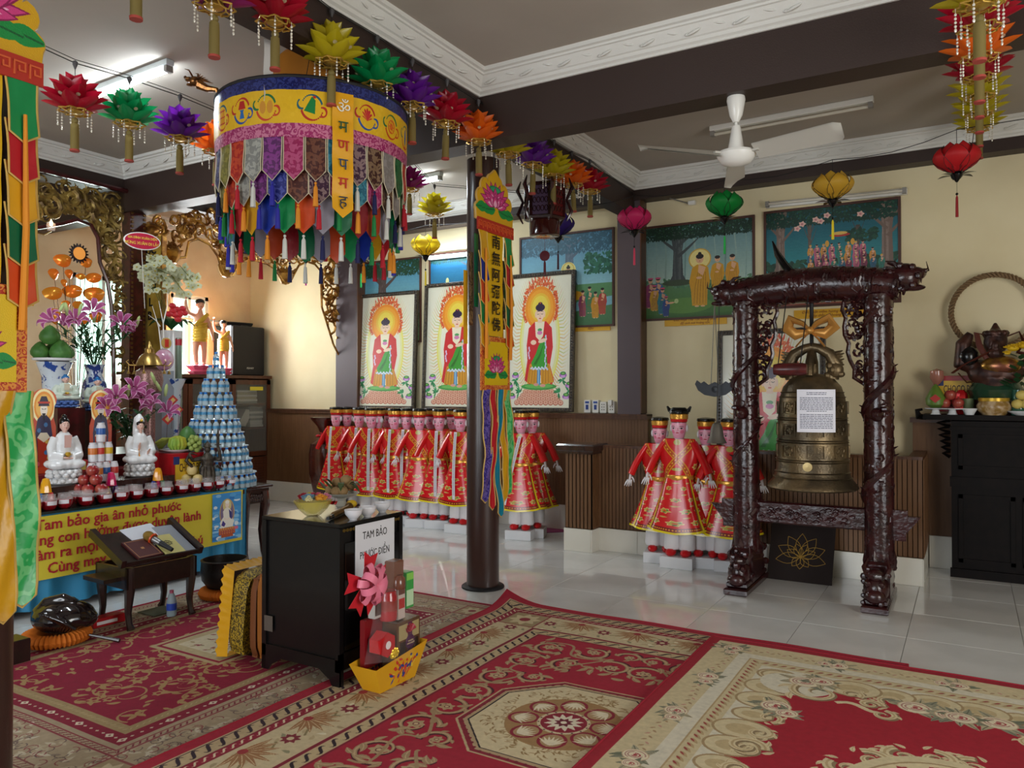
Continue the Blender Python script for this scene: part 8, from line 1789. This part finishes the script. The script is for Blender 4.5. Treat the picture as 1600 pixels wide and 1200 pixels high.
# --- bookcase, books, speaker, child figures
m_bc=mat('reddish_bookcase_wood','#5c2f1a',rough=.35,col2='#4a2414',vscale=18,kind='wood')
t=thing('bookcase','reddish brown glazed bookcase in the far left corner behind the bottle pyramid','bookcase',(-8.3,7.48,0))
MB().bx((-.45,-2.0,0),(-.43,0,1.66)).bx((-.43,-2.0,0),(-.02,-1.97,1.66)).bx((-.43,-.03,0),(-.02,0,1.66)).bx((-.43,-1.97,.0),(-.02,-.03,.06)).build('carcass',m_bc,t,smooth=False); MB().bx((-.46,-2.02,1.66),(.01,.01,1.70)).build('top_board',m_bc,t,smooth=False)
for z in (.62,.98,1.30): MB().bx((-.43,-1.97,z),(-.04,-.03,z+.025)).build('shelf',m_bc,t,smooth=False)
for k in range(3):
 y1=-.01-k*.655; y0=y1-.64; d=MB()
 for a in ((y0,.62,y0+.06,1.64),(y1-.06,.62,y1,1.64),(y0,.62,y1,.68),(y0,1.58,y1,1.64)): d.bx((-.02,a[0],a[1]),(0,a[2],a[3]))
 o=d.build('door',m_bc,t,smooth=False); MB().bx((-.012,y0+.06,.68),(-.008,y1-.06,1.58)).build('glass_pane',mat('smoky_pane','#8a8c84',rough=.05,alpha=.22,spec=.6),o)
 l=MB().bx((-.02,y0,.05),(0,y1,.60))
 for i in range(14): l.bx((-.004,y0+.08,.10+i*.034),(.006,y1-.08,.12+i*.034))
 l.build('louvred_door',m_bc,t,smooth=False)
MB().bx((.001,-.36,1.50),(.003,-.14,1.55)).build('yellow_label',mat('yellow_label','#d0c030',rough=.6),t)
R=random.Random(31); mp_b=[mat('paper_spine','#c4c0b4',rough=.7),mat('cream_spine','#a89c80',rough=.7),mat('grey_spine','#8a8880',rough=.7)]
for row,(z,n,y0) in enumerate(((1.006,9,-.30),(1.326,6,-.52))):
 for k in range(n): tag(MB().bx((-8.60,7.48+y0,z+k*.030),(-8.36,7.48+y0+(.22 if row==0 else .34)-R.uniform(0,.02),z+k*.030+.027)).build('book',R.choice(mp_b),smooth=False),'%s book from the bottom of the flat pile on the bookcase\'s %s shelf' % (ORD[k],('middle','upper')[row]),'book','books lying in the bookcase')
for k in range(4): o=MB().bx((-.12,-.014,0),(.10,.014,.26)).build('book',mp_b[0],smooth=False); tag(o,'%s leaning book on the middle shelf of the bookcase' % ORD[k],'book','leaning books in the bookcase'); o.location=(-8.48,7.0+k*.033,1.012); o.rotation_euler=(-.0-.55,0,0); o.location.z+=.008
q0,q1=onX(362,560,-8.42),onX(413,560,-8.42); zt=onX(388,510,-8.42).z
t=thing('loudspeaker','black loudspeaker standing on the bookcase','speaker',(-8.42,(q0.y+q1.y)/2,1.701)); hw_=(q1.y-q0.y)/2; hs=zt-1.70
MB().bx((-.36,-hw_,0),(-.012,hw_,hs),bev=.01).build('cabinet_body',mat('grey_black_box','#22262c',rough=.5),t); MB().bx((-.012,-hw_+.01,.01),(.006,hw_-.01,hs-.01),bev=.006).build('grille',m_blackm,t); text('PEAVEY','logo',.035,mat('silver_logo','#c9c9c9',rough=.3,metal=.5),t,parent_world(t) @ Matrix.Translation((.008,hw_*.1,.10)) @ frameM((0,0,0),(0,1,0),(0,0,1)),sh=.3)
c_=MB(); [c_.tube([(-.2+.08*math.cos(a+k),-.02+hw_*.7*math.sin(a*1.3+k),hs+.012+.012*k) for a in np.linspace(0,5,12)],.012,5) for k in range(4)]; tag(c_.build('cable_heap',m_blackm),'tangle of black cables lying on the loudspeaker','cable').location=t.location
m_ck=mat('pink_child_skin','#d99a7c',rough=.35); m_ycl=mat('yellow_drape','#c9a02c',rough=.4,metal=.2)
def child(label,x,yt,yb_,Xp,rz):
 q=onX(x,yb_,Xp); f=pxm(x,Xp); s=(yb_-yt)*f; t=thing('child_figurine',label,'figurine',(Xp,q.y,1.701),rz); z0=max(.02,q.z-1.70)
 MB().lathe([(.12*s,0),(.17*s,z0*.3),(.13*s,z0*.5),(.18*s,z0*.9),(.1*s,z0),(0,z0)],16,lob=.08,nl=8).build('pink_lotus_base',mat('pink_base','#c9506c',rough=.35),t)
 Z=lambda v: z0+v*s
 b=MB()
 for e in (-1,1): b.tube([(.01,e*.05*s,Z(.0)),(0,e*.06*s,Z(.18)),(0,e*.055*s,Z(.34)),(0,e*.05*s,Z(.45))],[.032*s,.042*s,.055*s,.06*s],10).sph((.03*s,e*.05*s,Z(.015)),(.05*s,.03*s,.02*s),8,6)
 b.tube([(0,0,Z(.42)),(.01*s,0,Z(.55)),(0,0,Z(.68)),(0,0,Z(.745)),(0,0,Z(.80))],[.10*s,.095*s,.085*s,.045*s,.035*s],12).tube([(0,.08*s,Z(.71)),(.02*s,.13*s,Z(.60)),(.04*s,.16*s,Z(.46)),(.05*s,.17*s,Z(.40))],[.034*s,.03*s,.025*s,.018*s],8)
 b.tube([(0,-.08*s,Z(.71)),(.02*s,-.17*s,Z(.74)),(.04*s,-.21*s,Z(.85)),(.04*s,-.21*s,Z(.93))],[.034*s,.032*s,.026*s,.018*s],8)
 blob(b,'body',m_ck,t,.012*s+.002,3); c=(.01*s,0,Z(.87)); h=face_bits(t,c,.072*s,m_ck); MB().sph((c[0]-.012*s,0,c[2]+.03*s),(.072*s,.070*s,.058*s),12,8).build('hair',m_hair,h)
 hand_m((.04*s,-.21*s,Z(.94)),(.1,0,1),.06*s).build('hand',m_ck,t); hand_m((.05*s,.17*s,Z(.39)),(.1,.1,-1),.055*s).build('hand',m_ck,t)
 d=MB().lathe([(.105*s,Z(.33)),(.118*s,Z(.40)),(.115*s,Z(.50)),(.104*s,Z(.58)),(.09*s,Z(.62))],18,sy=.95)
 for k in range(6): d.tube([(.11*s*math.cos(a),.108*s*math.sin(a),Z(.36+.045*k+.02*math.sin(a))) for a in np.linspace(0,2*PI,15)[:-1]],.010*s,5,close=True)
 d.tube([(.06*s,-.08*s,Z(.56)),(.09*s,0,Z(.64)),(.05*s,.08*s,Z(.72)),(-.05*s,.07*s,Z(.70)),(-.09*s,0,Z(.60))],.035*s,8); d.build('yellow_drape',m_ycl,t)
child('larger standing child figurine in a yellow drape, arm raised, by the bright window',312,462,570,-8.36,-.35); child('smaller standing child figurine in a yellow drape beside the loudspeaker',349,497,575,-8.34,-.3)
# tall brown wooden vase
q=onY(512,790,7.22); t=thing('wooden_vase','tall polished brown wooden vase with a carved lip beside the effigies','vase',(q.x,7.20,0))
MB().lathe([(.16,0),(.17,.03),(.12,.08),(.17,.25),(.215,.45),(.22,.70),(.20,.83),(.09,.90),(.085,.97),(.12,1.05),(.19,1.13),(.205,1.16),(.17,1.15),(.08,1.02),(0,1.0)],32,lob=.02,nl=6).build('vase_body',mat('polished_brown_wood','#3c1812',rough=.15,col2='#4d2218',vscale=6,coat=.6),t); MB().sph((-.03,-.12,.93),(.03,.03,.02),8,5).tube([(0,-.12,.93),(.06,-.14,.95),(.03,-.13,.97)],.012,5).build('red_bow',MATS['red_ribbon'],t)
# --- lectern with books and microphone
pa,pb,pc_,pd=onZ(200,988),onZ(305,960),onZ(165,968),onZ(240,930)
ux=(pb-pa).normalized(); uy=Vector((-ux.y,ux.x,0)); wL=(pb-pa).length; dL=.36; rzL=math.atan2(ux.y,ux.x); zl=.40
t=thing('lectern','low dark wooden reading stand with curved legs on the rug','lectern',(pa.x,pa.y,.008),rzL)
m_lw=mat('near_black_wood','#1c1210',rough=.28,col2='#281814',vscale=22,coat=.3)
MB().bx((-.01,.0,zl-.15),(wL+.01,.02,zl-.02)).bx((-.01,dL-.02,zl-.15),(wL+.01,dL,zl-.02)).bx((-.01,0,zl-.15),(.01,dL,zl-.02)).bx((wL-.01,0,zl-.15),(wL+.01,dL,zl-.02)).build('apron',m_lw,t,smooth=False)
for x in (.02,wL-.02):
 for y in (.02,dL-.02): e=-1 if y < .1 else 1; MB().tube([(x,y,zl-.02),(x,y,zl-.17),(x,y-e*.015,zl-.30),(x,y+e*.0,.03),(x,y+e*.02,0)],[.030,.030,.020,.018,.024],6).build('leg',m_lw,t)
MB().bx((-.12,.06,zl-.10),(-.0,dL-.06,zl-.075)).build('side_shelf',m_lw,t,smooth=False)
Mt=Matrix.Translation((wL/2,.00,zl-.01)) @ Matrix.Rotation(.42,4,'X'); BW,BD=.25,.37
MB().bx((-BW,0,0),(BW,BD,.018),m=Mt,bev=.004).build('sloping_board',m_lw,t,smooth=False)
for s in (-1,1): MB().prism([(s*BW,0),(s*(BW+.03),0),(s*(BW+.035),BD+.03),(s*BW,BD+.03)][::s],.0,.05,m=Mt).build('side_wing',m_lw,t,smooth=False)
MB().bx((-BW,-.005,.018),(BW,.012,.038),m=Mt,bev=.004).build('ledge',m_lw,t,smooth=False)
ML=parent_world(t) @ Mt
def flat(nm,lbl,cat,x0,y0,w,h,rz,z,th,m,kids=()):
 o=thing(nm,lbl,cat); o.matrix_world=ML @ Matrix.Translation((x0,y0,z)) @ Matrix.Rotation(rz,4,'Z'); o.rotation_mode='XYZ'; l,r_,s_=(ML @ Matrix.Translation((x0,y0,z)) @ Matrix.Rotation(rz,4,'Z')).decompose(); o.location=l; o.rotation_euler=r_.to_euler()
 MB().bx((0,0,0),(w,h,th)).build('cover',m,o,smooth=False)
 for (b0,b1,mm,nn) in kids: MB().bx((b0[0],b0[1],th),(b1[0],b1[1],th+.001)).build(nn,mm,o,smooth=False)
 return o
m_pap=mat('white_paper_sheet','#cfd2dc',rough=.7); m_gl=mat('faded_gold_line','#a8784a',rough=.5)
flat('paper_stack','loose white printed sheets at the top of the reading stand','paper',-.07,.14,.23,.24,.12,.020,.004,m_pap,(((.02,.03),(.2,.035),mat('grey_print','#6a6a7c'),'print_line'),((.02,.06),(.2,.065),mat('grey_print','#6a6a7c'),'print_line')))
flat('grey_folder','pale grey folder at the right of the reading stand','folder',.10,.02,.14,.33,-.02,.020,.006,mat('grey_folder','#8f949e',rough=.5))
o=flat('maroon_book','maroon hardback book with gold border on the reading stand','book',-.16,.02,.17,.20,.05,.020,.016,mat('maroon_cover','#4a1c1e',rough=.45),(((.01,.01),(.16,.013),m_gl,'gold_line'),((.01,.187),(.16,.19),m_gl,'gold_line'),((.01,.01),(.013,.19),m_gl,'gold_line'),((.157,.01),(.16,.19),m_gl,'gold_line'),((.075,.09),(.095,.11),m_gl,'emblem')))
o=flat('yellow_booklet','pale yellow booklet with a dark wheel emblem on the reading stand','booklet',.02,.02,.14,.22,-.04,.027,.006,mat('pale_yellow_cover','#c9c07a',rough=.5)); mb=MB().tube([(.075+.025*math.cos(a),.12+.025*math.sin(a),.007) for a in np.linspace(0,2*PI,17)[:-1]],.002,4,close=True); [mb.cyl((.075,.12,.007),(.075+.034*math.cos(k*PI/4),.12+.034*math.sin(k*PI/4),.007),.0012,4) for k in range(8)]; mb.build('wheel_emblem',mat('dark_print','#3a3a34'),o)
o=flat('microphone','gold headed microphone lying across the books on the reading stand','microphone',.06,.02,.001,.001,.28,.056,.001,m_blackm); MB().tube([(0,0,0),(0,.10,0)],[.013,.018],12).build('dark_handle',m_blackm,o); MB().tube([(0,.10,0),(0,.16,0)],[.018,.022],12).build('silver_collar',mat('silver_metal','#8a8a8a',rough=.3,metal=.7),o); MB().sph((0,.20,0),(.033,.04,.033),12,8).build('gold_grille',mat('gold_mesh','#8f7030',rough=.4,metal=.7,bump=.5,bscale=600),o); MB().tube([(.03*math.cos(a),.165,.03*math.sin(a)) for a in np.linspace(0,2*PI,13)[:-1]],.008,5,close=True).build('orange_ring',pla['orange'],o)
# --- wooden fish, mallet, singing bowl, ring cushions
m_oc=mat('orange_knit','#b8600c',rough=.8)
def ringc(lbl,x,y,R_,z=.008):
 q=onZ(x,y,z); t=thing('ring_cushion',lbl,'cushion',(q.x,q.y,z),0,'orange ring cushions'); MB().grid(lambda u,v: ((R_+(.045+.006*math.sin(u*2*PI*44))*math.cos(v*2*PI))*math.cos(u*2*PI),(R_+(.045+.006*math.sin(u*2*PI*44))*math.cos(v*2*PI))*math.sin(u*2*PI),.038+(.036+.005*math.sin(u*2*PI*44))*math.sin(v*2*PI)),176,8,uv=False).build('cushion_body',m_oc,t,ang=80); return q
q=ringc('orange ribbed ring cushion under the black wooden fish drum',88,1003,.14)
t=thing('fish_drum','glossy black carved wooden fish drum on an orange ring','drum',(q.x+.02,q.y+.03,.06),.6); t.scale=(.92,.92,.78); m_fd=mat('glossy_black_wood','#140c0e',rough=.12,coat=.7)
b=MB().sph((0,0,.12),(.19,.165,.12),20,14).sph((.12,0,.10),(.09,.10,.07),12,8).sph((-.10,.0,.16),(.09,.09,.07),12,8).tube([(-.14,0,.16),(-.10,0,.23),(.0,0,.26),(.07,0,.22)],[.05,.04,.035,.03],8)
for k in range(5): b.tube([(.15-.05*k,-.15+.01*k,.07+.02*k),(.08-.03*k,-.165,.13+.015*k),(-.02*k,-.14,.19)],.014,6)
for e in (-1,1): b.tube([(-.02+.05*math.cos(a)*1.0,e*.13,.17+.05*math.sin(a)) for a in np.linspace(0,5.2,10)],.013,6)
blob(b,'drum_body',m_fd,t,.009,2)
p0,p1=onZ(140,992,.05),onZ(187,1001,.02); tag(MB().tube([p0,p0*.4+p1*.6,p1],[.008,.010,.013],8).build('mallet',m_lw),'dark wooden mallet lying out from under the fish drum','mallet')
q=ringc('orange ribbed ring cushion under the dark singing bowl',351,932,.13)
t=thing('singing_bowl','large dark metal singing bowl behind the yellow cushions','bowl',(q.x,q.y,.078)); MB().lathe([(.07,0),(.12,.01),(.155,.06),(.165,.12),(.16,.19),(.165,.20),(.15,.205),(.145,.19),(.15,.10),(.1,.03),(0,.02)],32).build('bowl_body',mat('dark_gunmetal','#2a2624',rough=.4,metal=.5,bump=.2,bscale=80),t)
p0,p1=onZ(396,878,.25),onZ(418,880,.27); tag(MB().tube([p0,p1],[.03,.026],12).sph(p0,.03,10,7).build('striker_stick',mat('brown_suede','#8a6a48',rough=.8)),'brown padded striker resting by the singing bowl rim','striker')
q=onZ(268,962,.008); t=thing('spring_water_bottle','small clear water bottle with a blue label under the lectern','bottle',(q.x,q.y,.008)); MB().lathe([(.028,0),(.032,.01),(.03,.05),(.032,.09),(.022,.13),(.013,.15),(0,.151)],16).build('bottle_body',m_water,t); MB().lathe([(.0325,.04),(.0325,.085)],16).build('label',mat('royal_label','#2a4ab0',rough=.4),t); MB().lathe([(.014,.149),(.014,.168),(0,.169)],10).build('cap',mat('pink_cap','#b0506c',rough=.4),t)
q=onZ(166,975,.008); t=thing('red_tissue_box','small red carton on the floor beside the fish drum','box',(q.x,q.y,.008),rzL); MB().bx((-.10,-.04,0),(.10,.04,.055),bev=.002).build('carton',mat('red_carton','#a3141c'),t); MB().bx((-.08,-.0412,.015),(.05,-.04,.035)).build('white_print',m_paperw,t)
q=onZ(240,958,.008); tag(MB().bx((q.x-.10,q.y-.05,.0085),(q.x+.08,q.y+.14,.013)).build('floor_pad',mat('dull_green_pad','#5a5c48',rough=.7),smooth=False),'dull green pad lying on the rug under the lectern','pad')
q=onZ(14,1041); tag(MB().bx((q.x-.12,q.y-.02,0),(q.x+.02,q.y+.10,.13),bev=.004).build('stool_foot',m_lw),'dark wooden block at the left edge behind the column','block')
# --- right cabinet and what stands on it
t=thing('altar_cabinet','tall almost black altar cabinet in the right corner','cabinet',(-.13,7.15,0)); CT=onY(1470,648,7.15).z; m_dc=mat('ebony_wood','#0d0909',rough=.55,col2='#130d0c',vscale=16,spec=.15)
MB().bx((0,0,.0),(1.9,.36,CT-.05)).build('carcass',m_dc,t,smooth=False); MB().bx((-.20,-.03,CT-.04),(1.95,.37,CT)).tube([(-.18,.17,CT-.03),(-.24,.17,CT-.02),(-.25,.17,CT+.03),(-.21,.17,CT+.04)],[.02,.03,.02,.01],8).build('top_board',m_dc,t)
for k,(x0,x1,z0_,z1_) in enumerate(((.05,.93,.86,1.14),(.05,.43,.12,.66),(.48,.88,.12,.66),(.98,1.8,.86,1.14),(.93,1.33,.12,.66))):
 fr_=MB()
 for a in ((x0,z0_,x1,z0_+.03),(x0,z1_-.03,x1,z1_),(x0,z0_,x0+.03,z1_),(x1-.03,z0_,x1,z1_)): fr_.bx((a[0],-.014,a[1]),(a[2],0,a[3]))
 fr_.build('panel_frame' if z0_ > .5 else 'door',m_dc,t,smooth=False)
MB().bx((-.01,-.02,.72),(1.9,0,.80)).bx((-.01,-.03,.0),(1.9,0,.07)).bx((-.01,-.02,1.17),(1.9,0,1.20)).build('moulding',m_dc,t,smooth=False)
br=MB(); [br.tube([(-.01,.15,CT-.05-.05*k),(-.05-.05*(1-k/6),.15,CT-.07-.05*k),(-.01,.15,CT-.10-.05*k)],.016,6) for k in range(6)]; br.build('carved_bracket',m_dc,t)
def onC(x,Y=7.28): return onY(x,640,Y).x
q=onY(1552,487,7.48); t=thing('wreath_ring','twisted brown twig ring standing behind the bronze figure','ring',(q.x,7.46,q.z)); mb=MB()
Rr=58*.0052
for k in range(3): mb.tube([((Rr+.016*math.cos(a*22+k*2.1))*math.cos(a),.016*math.sin(a*22+k*2.1),(Rr+.016*math.cos(a*22+k*2.1))*math.sin(a)) for a in np.linspace(0,2*PI,150)[:-1]],.010,5,close=True)
mb.build('twisted_ring',mat('dry_twig','#7c6244',rough=.8),t); MB().cyl((0,0,-Rr),(0,0,CT-q.z),.012,8).build('stand_rod',m_wood,t)
q=onY(1556,640,7.32); t=thing('bronze_figure','dark bronze figure with flying sashes and a green gold torso','statue',(q.x,7.32,CT+.001)); m_bb=mat('brown_bronze','#4a2c22',rough=.4,metal=.4,col2='#2c1a18',vscale=16); K=.0052
b=MB().tube([(0,0,0),(0,0,.15),(0,0,.30)],[.13,.12,.15],14).sph((0,-.02,.33),(.20,.12,.12),14,10).tube([(-.12,0,.38),(-.23,-.02,.42),(-.22,-.03,.58),(-.17,-.03,.66)],[.07,.075,.06,.03],10).tube([(.12,0,.36),(.24,0,.40),(.30,-.02,.52)],[.07,.06,.04],8)
blob(b,'body',m_bb,t,.012,3); hm=MB().sph((0,-.04,.58),(.085,.085,.11),14,10).sph((0,-.12,.55),(.03,.03,.04),8,6).sph((0,-.10,.49),(.06,.05,.05),10,7).tube([(0,0,.66),(0,.0,.74)],[.05,.01],8)
for k in range(10): a=k*.63; hm.sph((.07*math.cos(a),-.04+.06*math.sin(a),.65),.028,7,5)
blob(hm,'bearded_head',m_bb,t,.008,2); MB().sph((.03,-.09,.39),(.14,.06,.08),14,9).build('gilt_chest',mat('gold_leafed','#b08a2c',rough=.25,metal=.8,col2='#7a4a3a',vscale=9),t); MB().lathe([(.17,.12),(.20,.20),(.15,.27)],20,sy=.75).build('green_sash',mat('dark_green_glaze','#1c3a28',rough=.25,coat=.4),t); MB().sph((-.19,-.05,.47),(.075,.06,.09),10,8).build('black_gourd',m_black,t)
for P in (((.06,0,.62),(.16,-.02,.66),(.19,0,.58),(.15,0,.50),(.24,0,.47),(.30,0,.50)),((-.07,-.05,.64),(-.13,-.05,.66),(-.11,-.08,.55),(-.06,-.10,.45)),((-.30,-.02,.34),(-.22,-.08,.40),(-.10,-.1,.47),(0,-.12,.52)),((-.26,0,.34),(-.20,0,.26),(-.15,0,.27))): MB().tube(P,.022,6,flat=.3).build('sash',mat('red_brown_sash','#5a2a20',rough=.4,metal=.2),t)
q=onY(1495,640,7.40); o=biscuit((onC(1495,7.42),7.44,CT+.02),-PI/2,'red biscuit carton with a yellow panel on the dark altar cabinet',.34,.05,.30)
def fr(nm,lbl,cat,x,Y,prof,m,z=0,n=18,part='body',extra=None,s=1.0):
 t=thing(nm,lbl,cat,(onC(x,Y),Y,CT+.001+z),0,None,s); MB().lathe(prof,n).build(part,m,t)
 if extra: MB().lathe(extra[0],n).build(extra[2],extra[1],t)
 return t
fr('green_pear','green pear shaped ornament with a red diamond on the cabinet','ornament',1462,7.2,[(.03,0),(.07,.03),(.075,.08),(.04,.15),(.015,.19),(0,.20)],mat('lime_glaze','#5c7a2c',rough=.4),.05); o=MB().prism([(-.04,0),(0,-.035),(.04,0),(0,.035)],0,.004,m=TM((0,-.076,.08),rx=PI/2)).build('red_diamond',mat('red_paper','#b0241c'),bpy.data.objects['green_pear'],smooth=False)
for k,(x,w) in enumerate(((1462,.08),(1488,.12))): fr('footed_plate',['small white footed plate under the green ornament','white footed plate under the red apples on the cabinet'][k],'plate',x,7.2,[(.04,0),(.03,.01),(.025,.035),(w,.045),(w+.005,.052),(0,.05)],m_pw)
for k,(x,z) in enumerate(((1476,.095),(1497,.095),(1485,.16))): ap=apple((onC(x,7.2),7.2,CT+z),['left red apple on the footed plate by the green ornament','right red apple on the footed plate by the white cup','upper red apple on the footed plate'][k],.045,'apples on the dark cabinet')
fr('red_foil_gift','red foil wrapped packet behind the cabinet apples','packet',1502,7.33,[(.03,0),(.05,.05),(.045,.17),(.02,.2),(0,.2)],mat('red_foil','#b8141c',rough=.2,metal=.4),0,7)
fr('glass_globe','small glass globe on a gold stem at the cabinet\'s left end','ornament',1464,7.36,[(.03,0),(.01,.02),(.01,.24),(.03,.26),(.055,.30),(.05,.36),(0,.38)],mat('globe_glass','#a87060',rough=.1,coat=.5))
fr('green_cup','grey green cup behind the small white bowl','cup',1513,7.3,[(.03,0),(.035,.01),(.045,.13),(.04,.13),(0,.02)],mat('celadon','#6c7a58',rough=.3)); fr('white_bowl','small white bowl at the front of the dark cabinet','bowl',1515,7.17,[(.03,0),(.035,.012),(.055,.045),(.058,.052),(.05,.05),(0,.02)],m_pw)
fr('incense_burner','cream and gold incense burner on the dark cabinet','burner',1553,7.2,[(.08,0),(.09,.015),(.115,.04),(.12,.075),(.10,.11),(.105,.135),(.095,.135),(0,.09)],mat('cream_gilt','#b59c7c',rough=.3,col2='#8a6a34',vscale=22),0,24,'burner_body',([(.106,.11),(.108,.135),(.1,.137)],m_goldp,'gold_rim'))
fr('lidded_jar','cream jar with a gold landscape band on a round foot','jar',1532,7.42,[(.09,0),(.10,.015),(.04,.02),(.06,.03),(.062,.14),(.05,.15),(0,.15)],mat('cream_jar','#a89878',rough=.3),.16,20,'jar_body',([(.0625,.05),(.0625,.125)],mat('gold_scene','#8a6a2c',rough=.4,col2='#3a3020',vscale=30),'gold_band')); fr('red_drum_stand','dark red round stand under the cream jar','stand',1532,7.42,[(.07,0),(.08,.02),(.06,.08),(.08,.15),(0,.155)],m_redw)
fr('brass_vase','slim patterned bronze vase before the figure','vase',1562,7.24,[(.04,0),(.03,.02),(.03,.06),(.055,.2),(.045,.21),(0,.1)],mat('patterned_bronze','#6a4c30',rough=.4,metal=.4,col2='#8a7040',vscale=40),.13); fr('red_block','small red block under the bronze vase','block',1562,7.24,[(.06,0),(.06,.125),(0,.126)],mat('red_carton','#a3141c'),0,4)
q=onY(1592,600,7.22); t=thing('chrysanthemums','yellow chrysanthemums with dark leaves in a green vase at the right edge','flowers',(onC(1592,7.22),7.22,CT+.001)); MB().lathe([(.05,0),(.06,.02),(.045,.1),(.05,.2),(.04,.2),(0,.1)],16).build('green_vase',mat('green_glass_vase','#2c5a4a',rough=.1,coat=.4),t); R=random.Random(2)
for k in range(46): a=R.uniform(0,6.3); r=R.uniform(.0,.12); p=Vector((r*math.cos(a),r*math.sin(a)*.7,R.uniform(.2,.46))); MB().grid(lambda u,v: tuple(p+Vector((.09*v*math.cos(a)-(u-.5)*.05*math.sin(PI*v)*math.sin(a),.09*v*math.sin(a)+(u-.5)*.05*math.sin(PI*v)*math.cos(a),.04*v))),2,3,uv=False).build('leaf',m_leaf,t)
for (x,y,r) in ((1583,544,.07),(1600,540,.07),(1574,552,.035)):
 p=onY(x,y,7.12)-t.location; mb=MB().sph(tuple(p),(r*.6,r*.6,r*.35),10,7)
 for k in range(26): a=k*.7; e=.3+.7*(k % 4)/3; mb.tube([p,p+Vector((r*math.cos(a)*e,r*math.sin(a)*e,r*.45*(1-e)+.01))],[r*.12,r*.07],4)
 mb.build('yellow_bloom',mat('chrysanthemum_yellow','#d0a814',rough=.6),t)
for k,(x,z) in enumerate(((1590,.05),(1604,.05),(1597,.12))): t=thing('yellow_fruit',['left pale yellow fruit at the right edge','right pale yellow fruit cut by the right edge','top pale yellow fruit at the right edge'][k],'fruit',(onC(x,7.16)+.0,7.165,CT+.04+z)); MB().sph((0,0,0),(.042,.04,.038),14,9).build('fruit_body',mat('pale_yellow_skin','#c9b460',rough=.5),t); MB().cyl((0,0,.035),(0,0,.048),.003,5).build('stem',m_wood,t)
fr('white_dish','white dish under the pale yellow fruit','dish',1597,7.165,[(.04,0),(.05,.006),(.10,.03),(.105,.036),(0,.02)],m_pw)
bpy.context.view_layer.update()
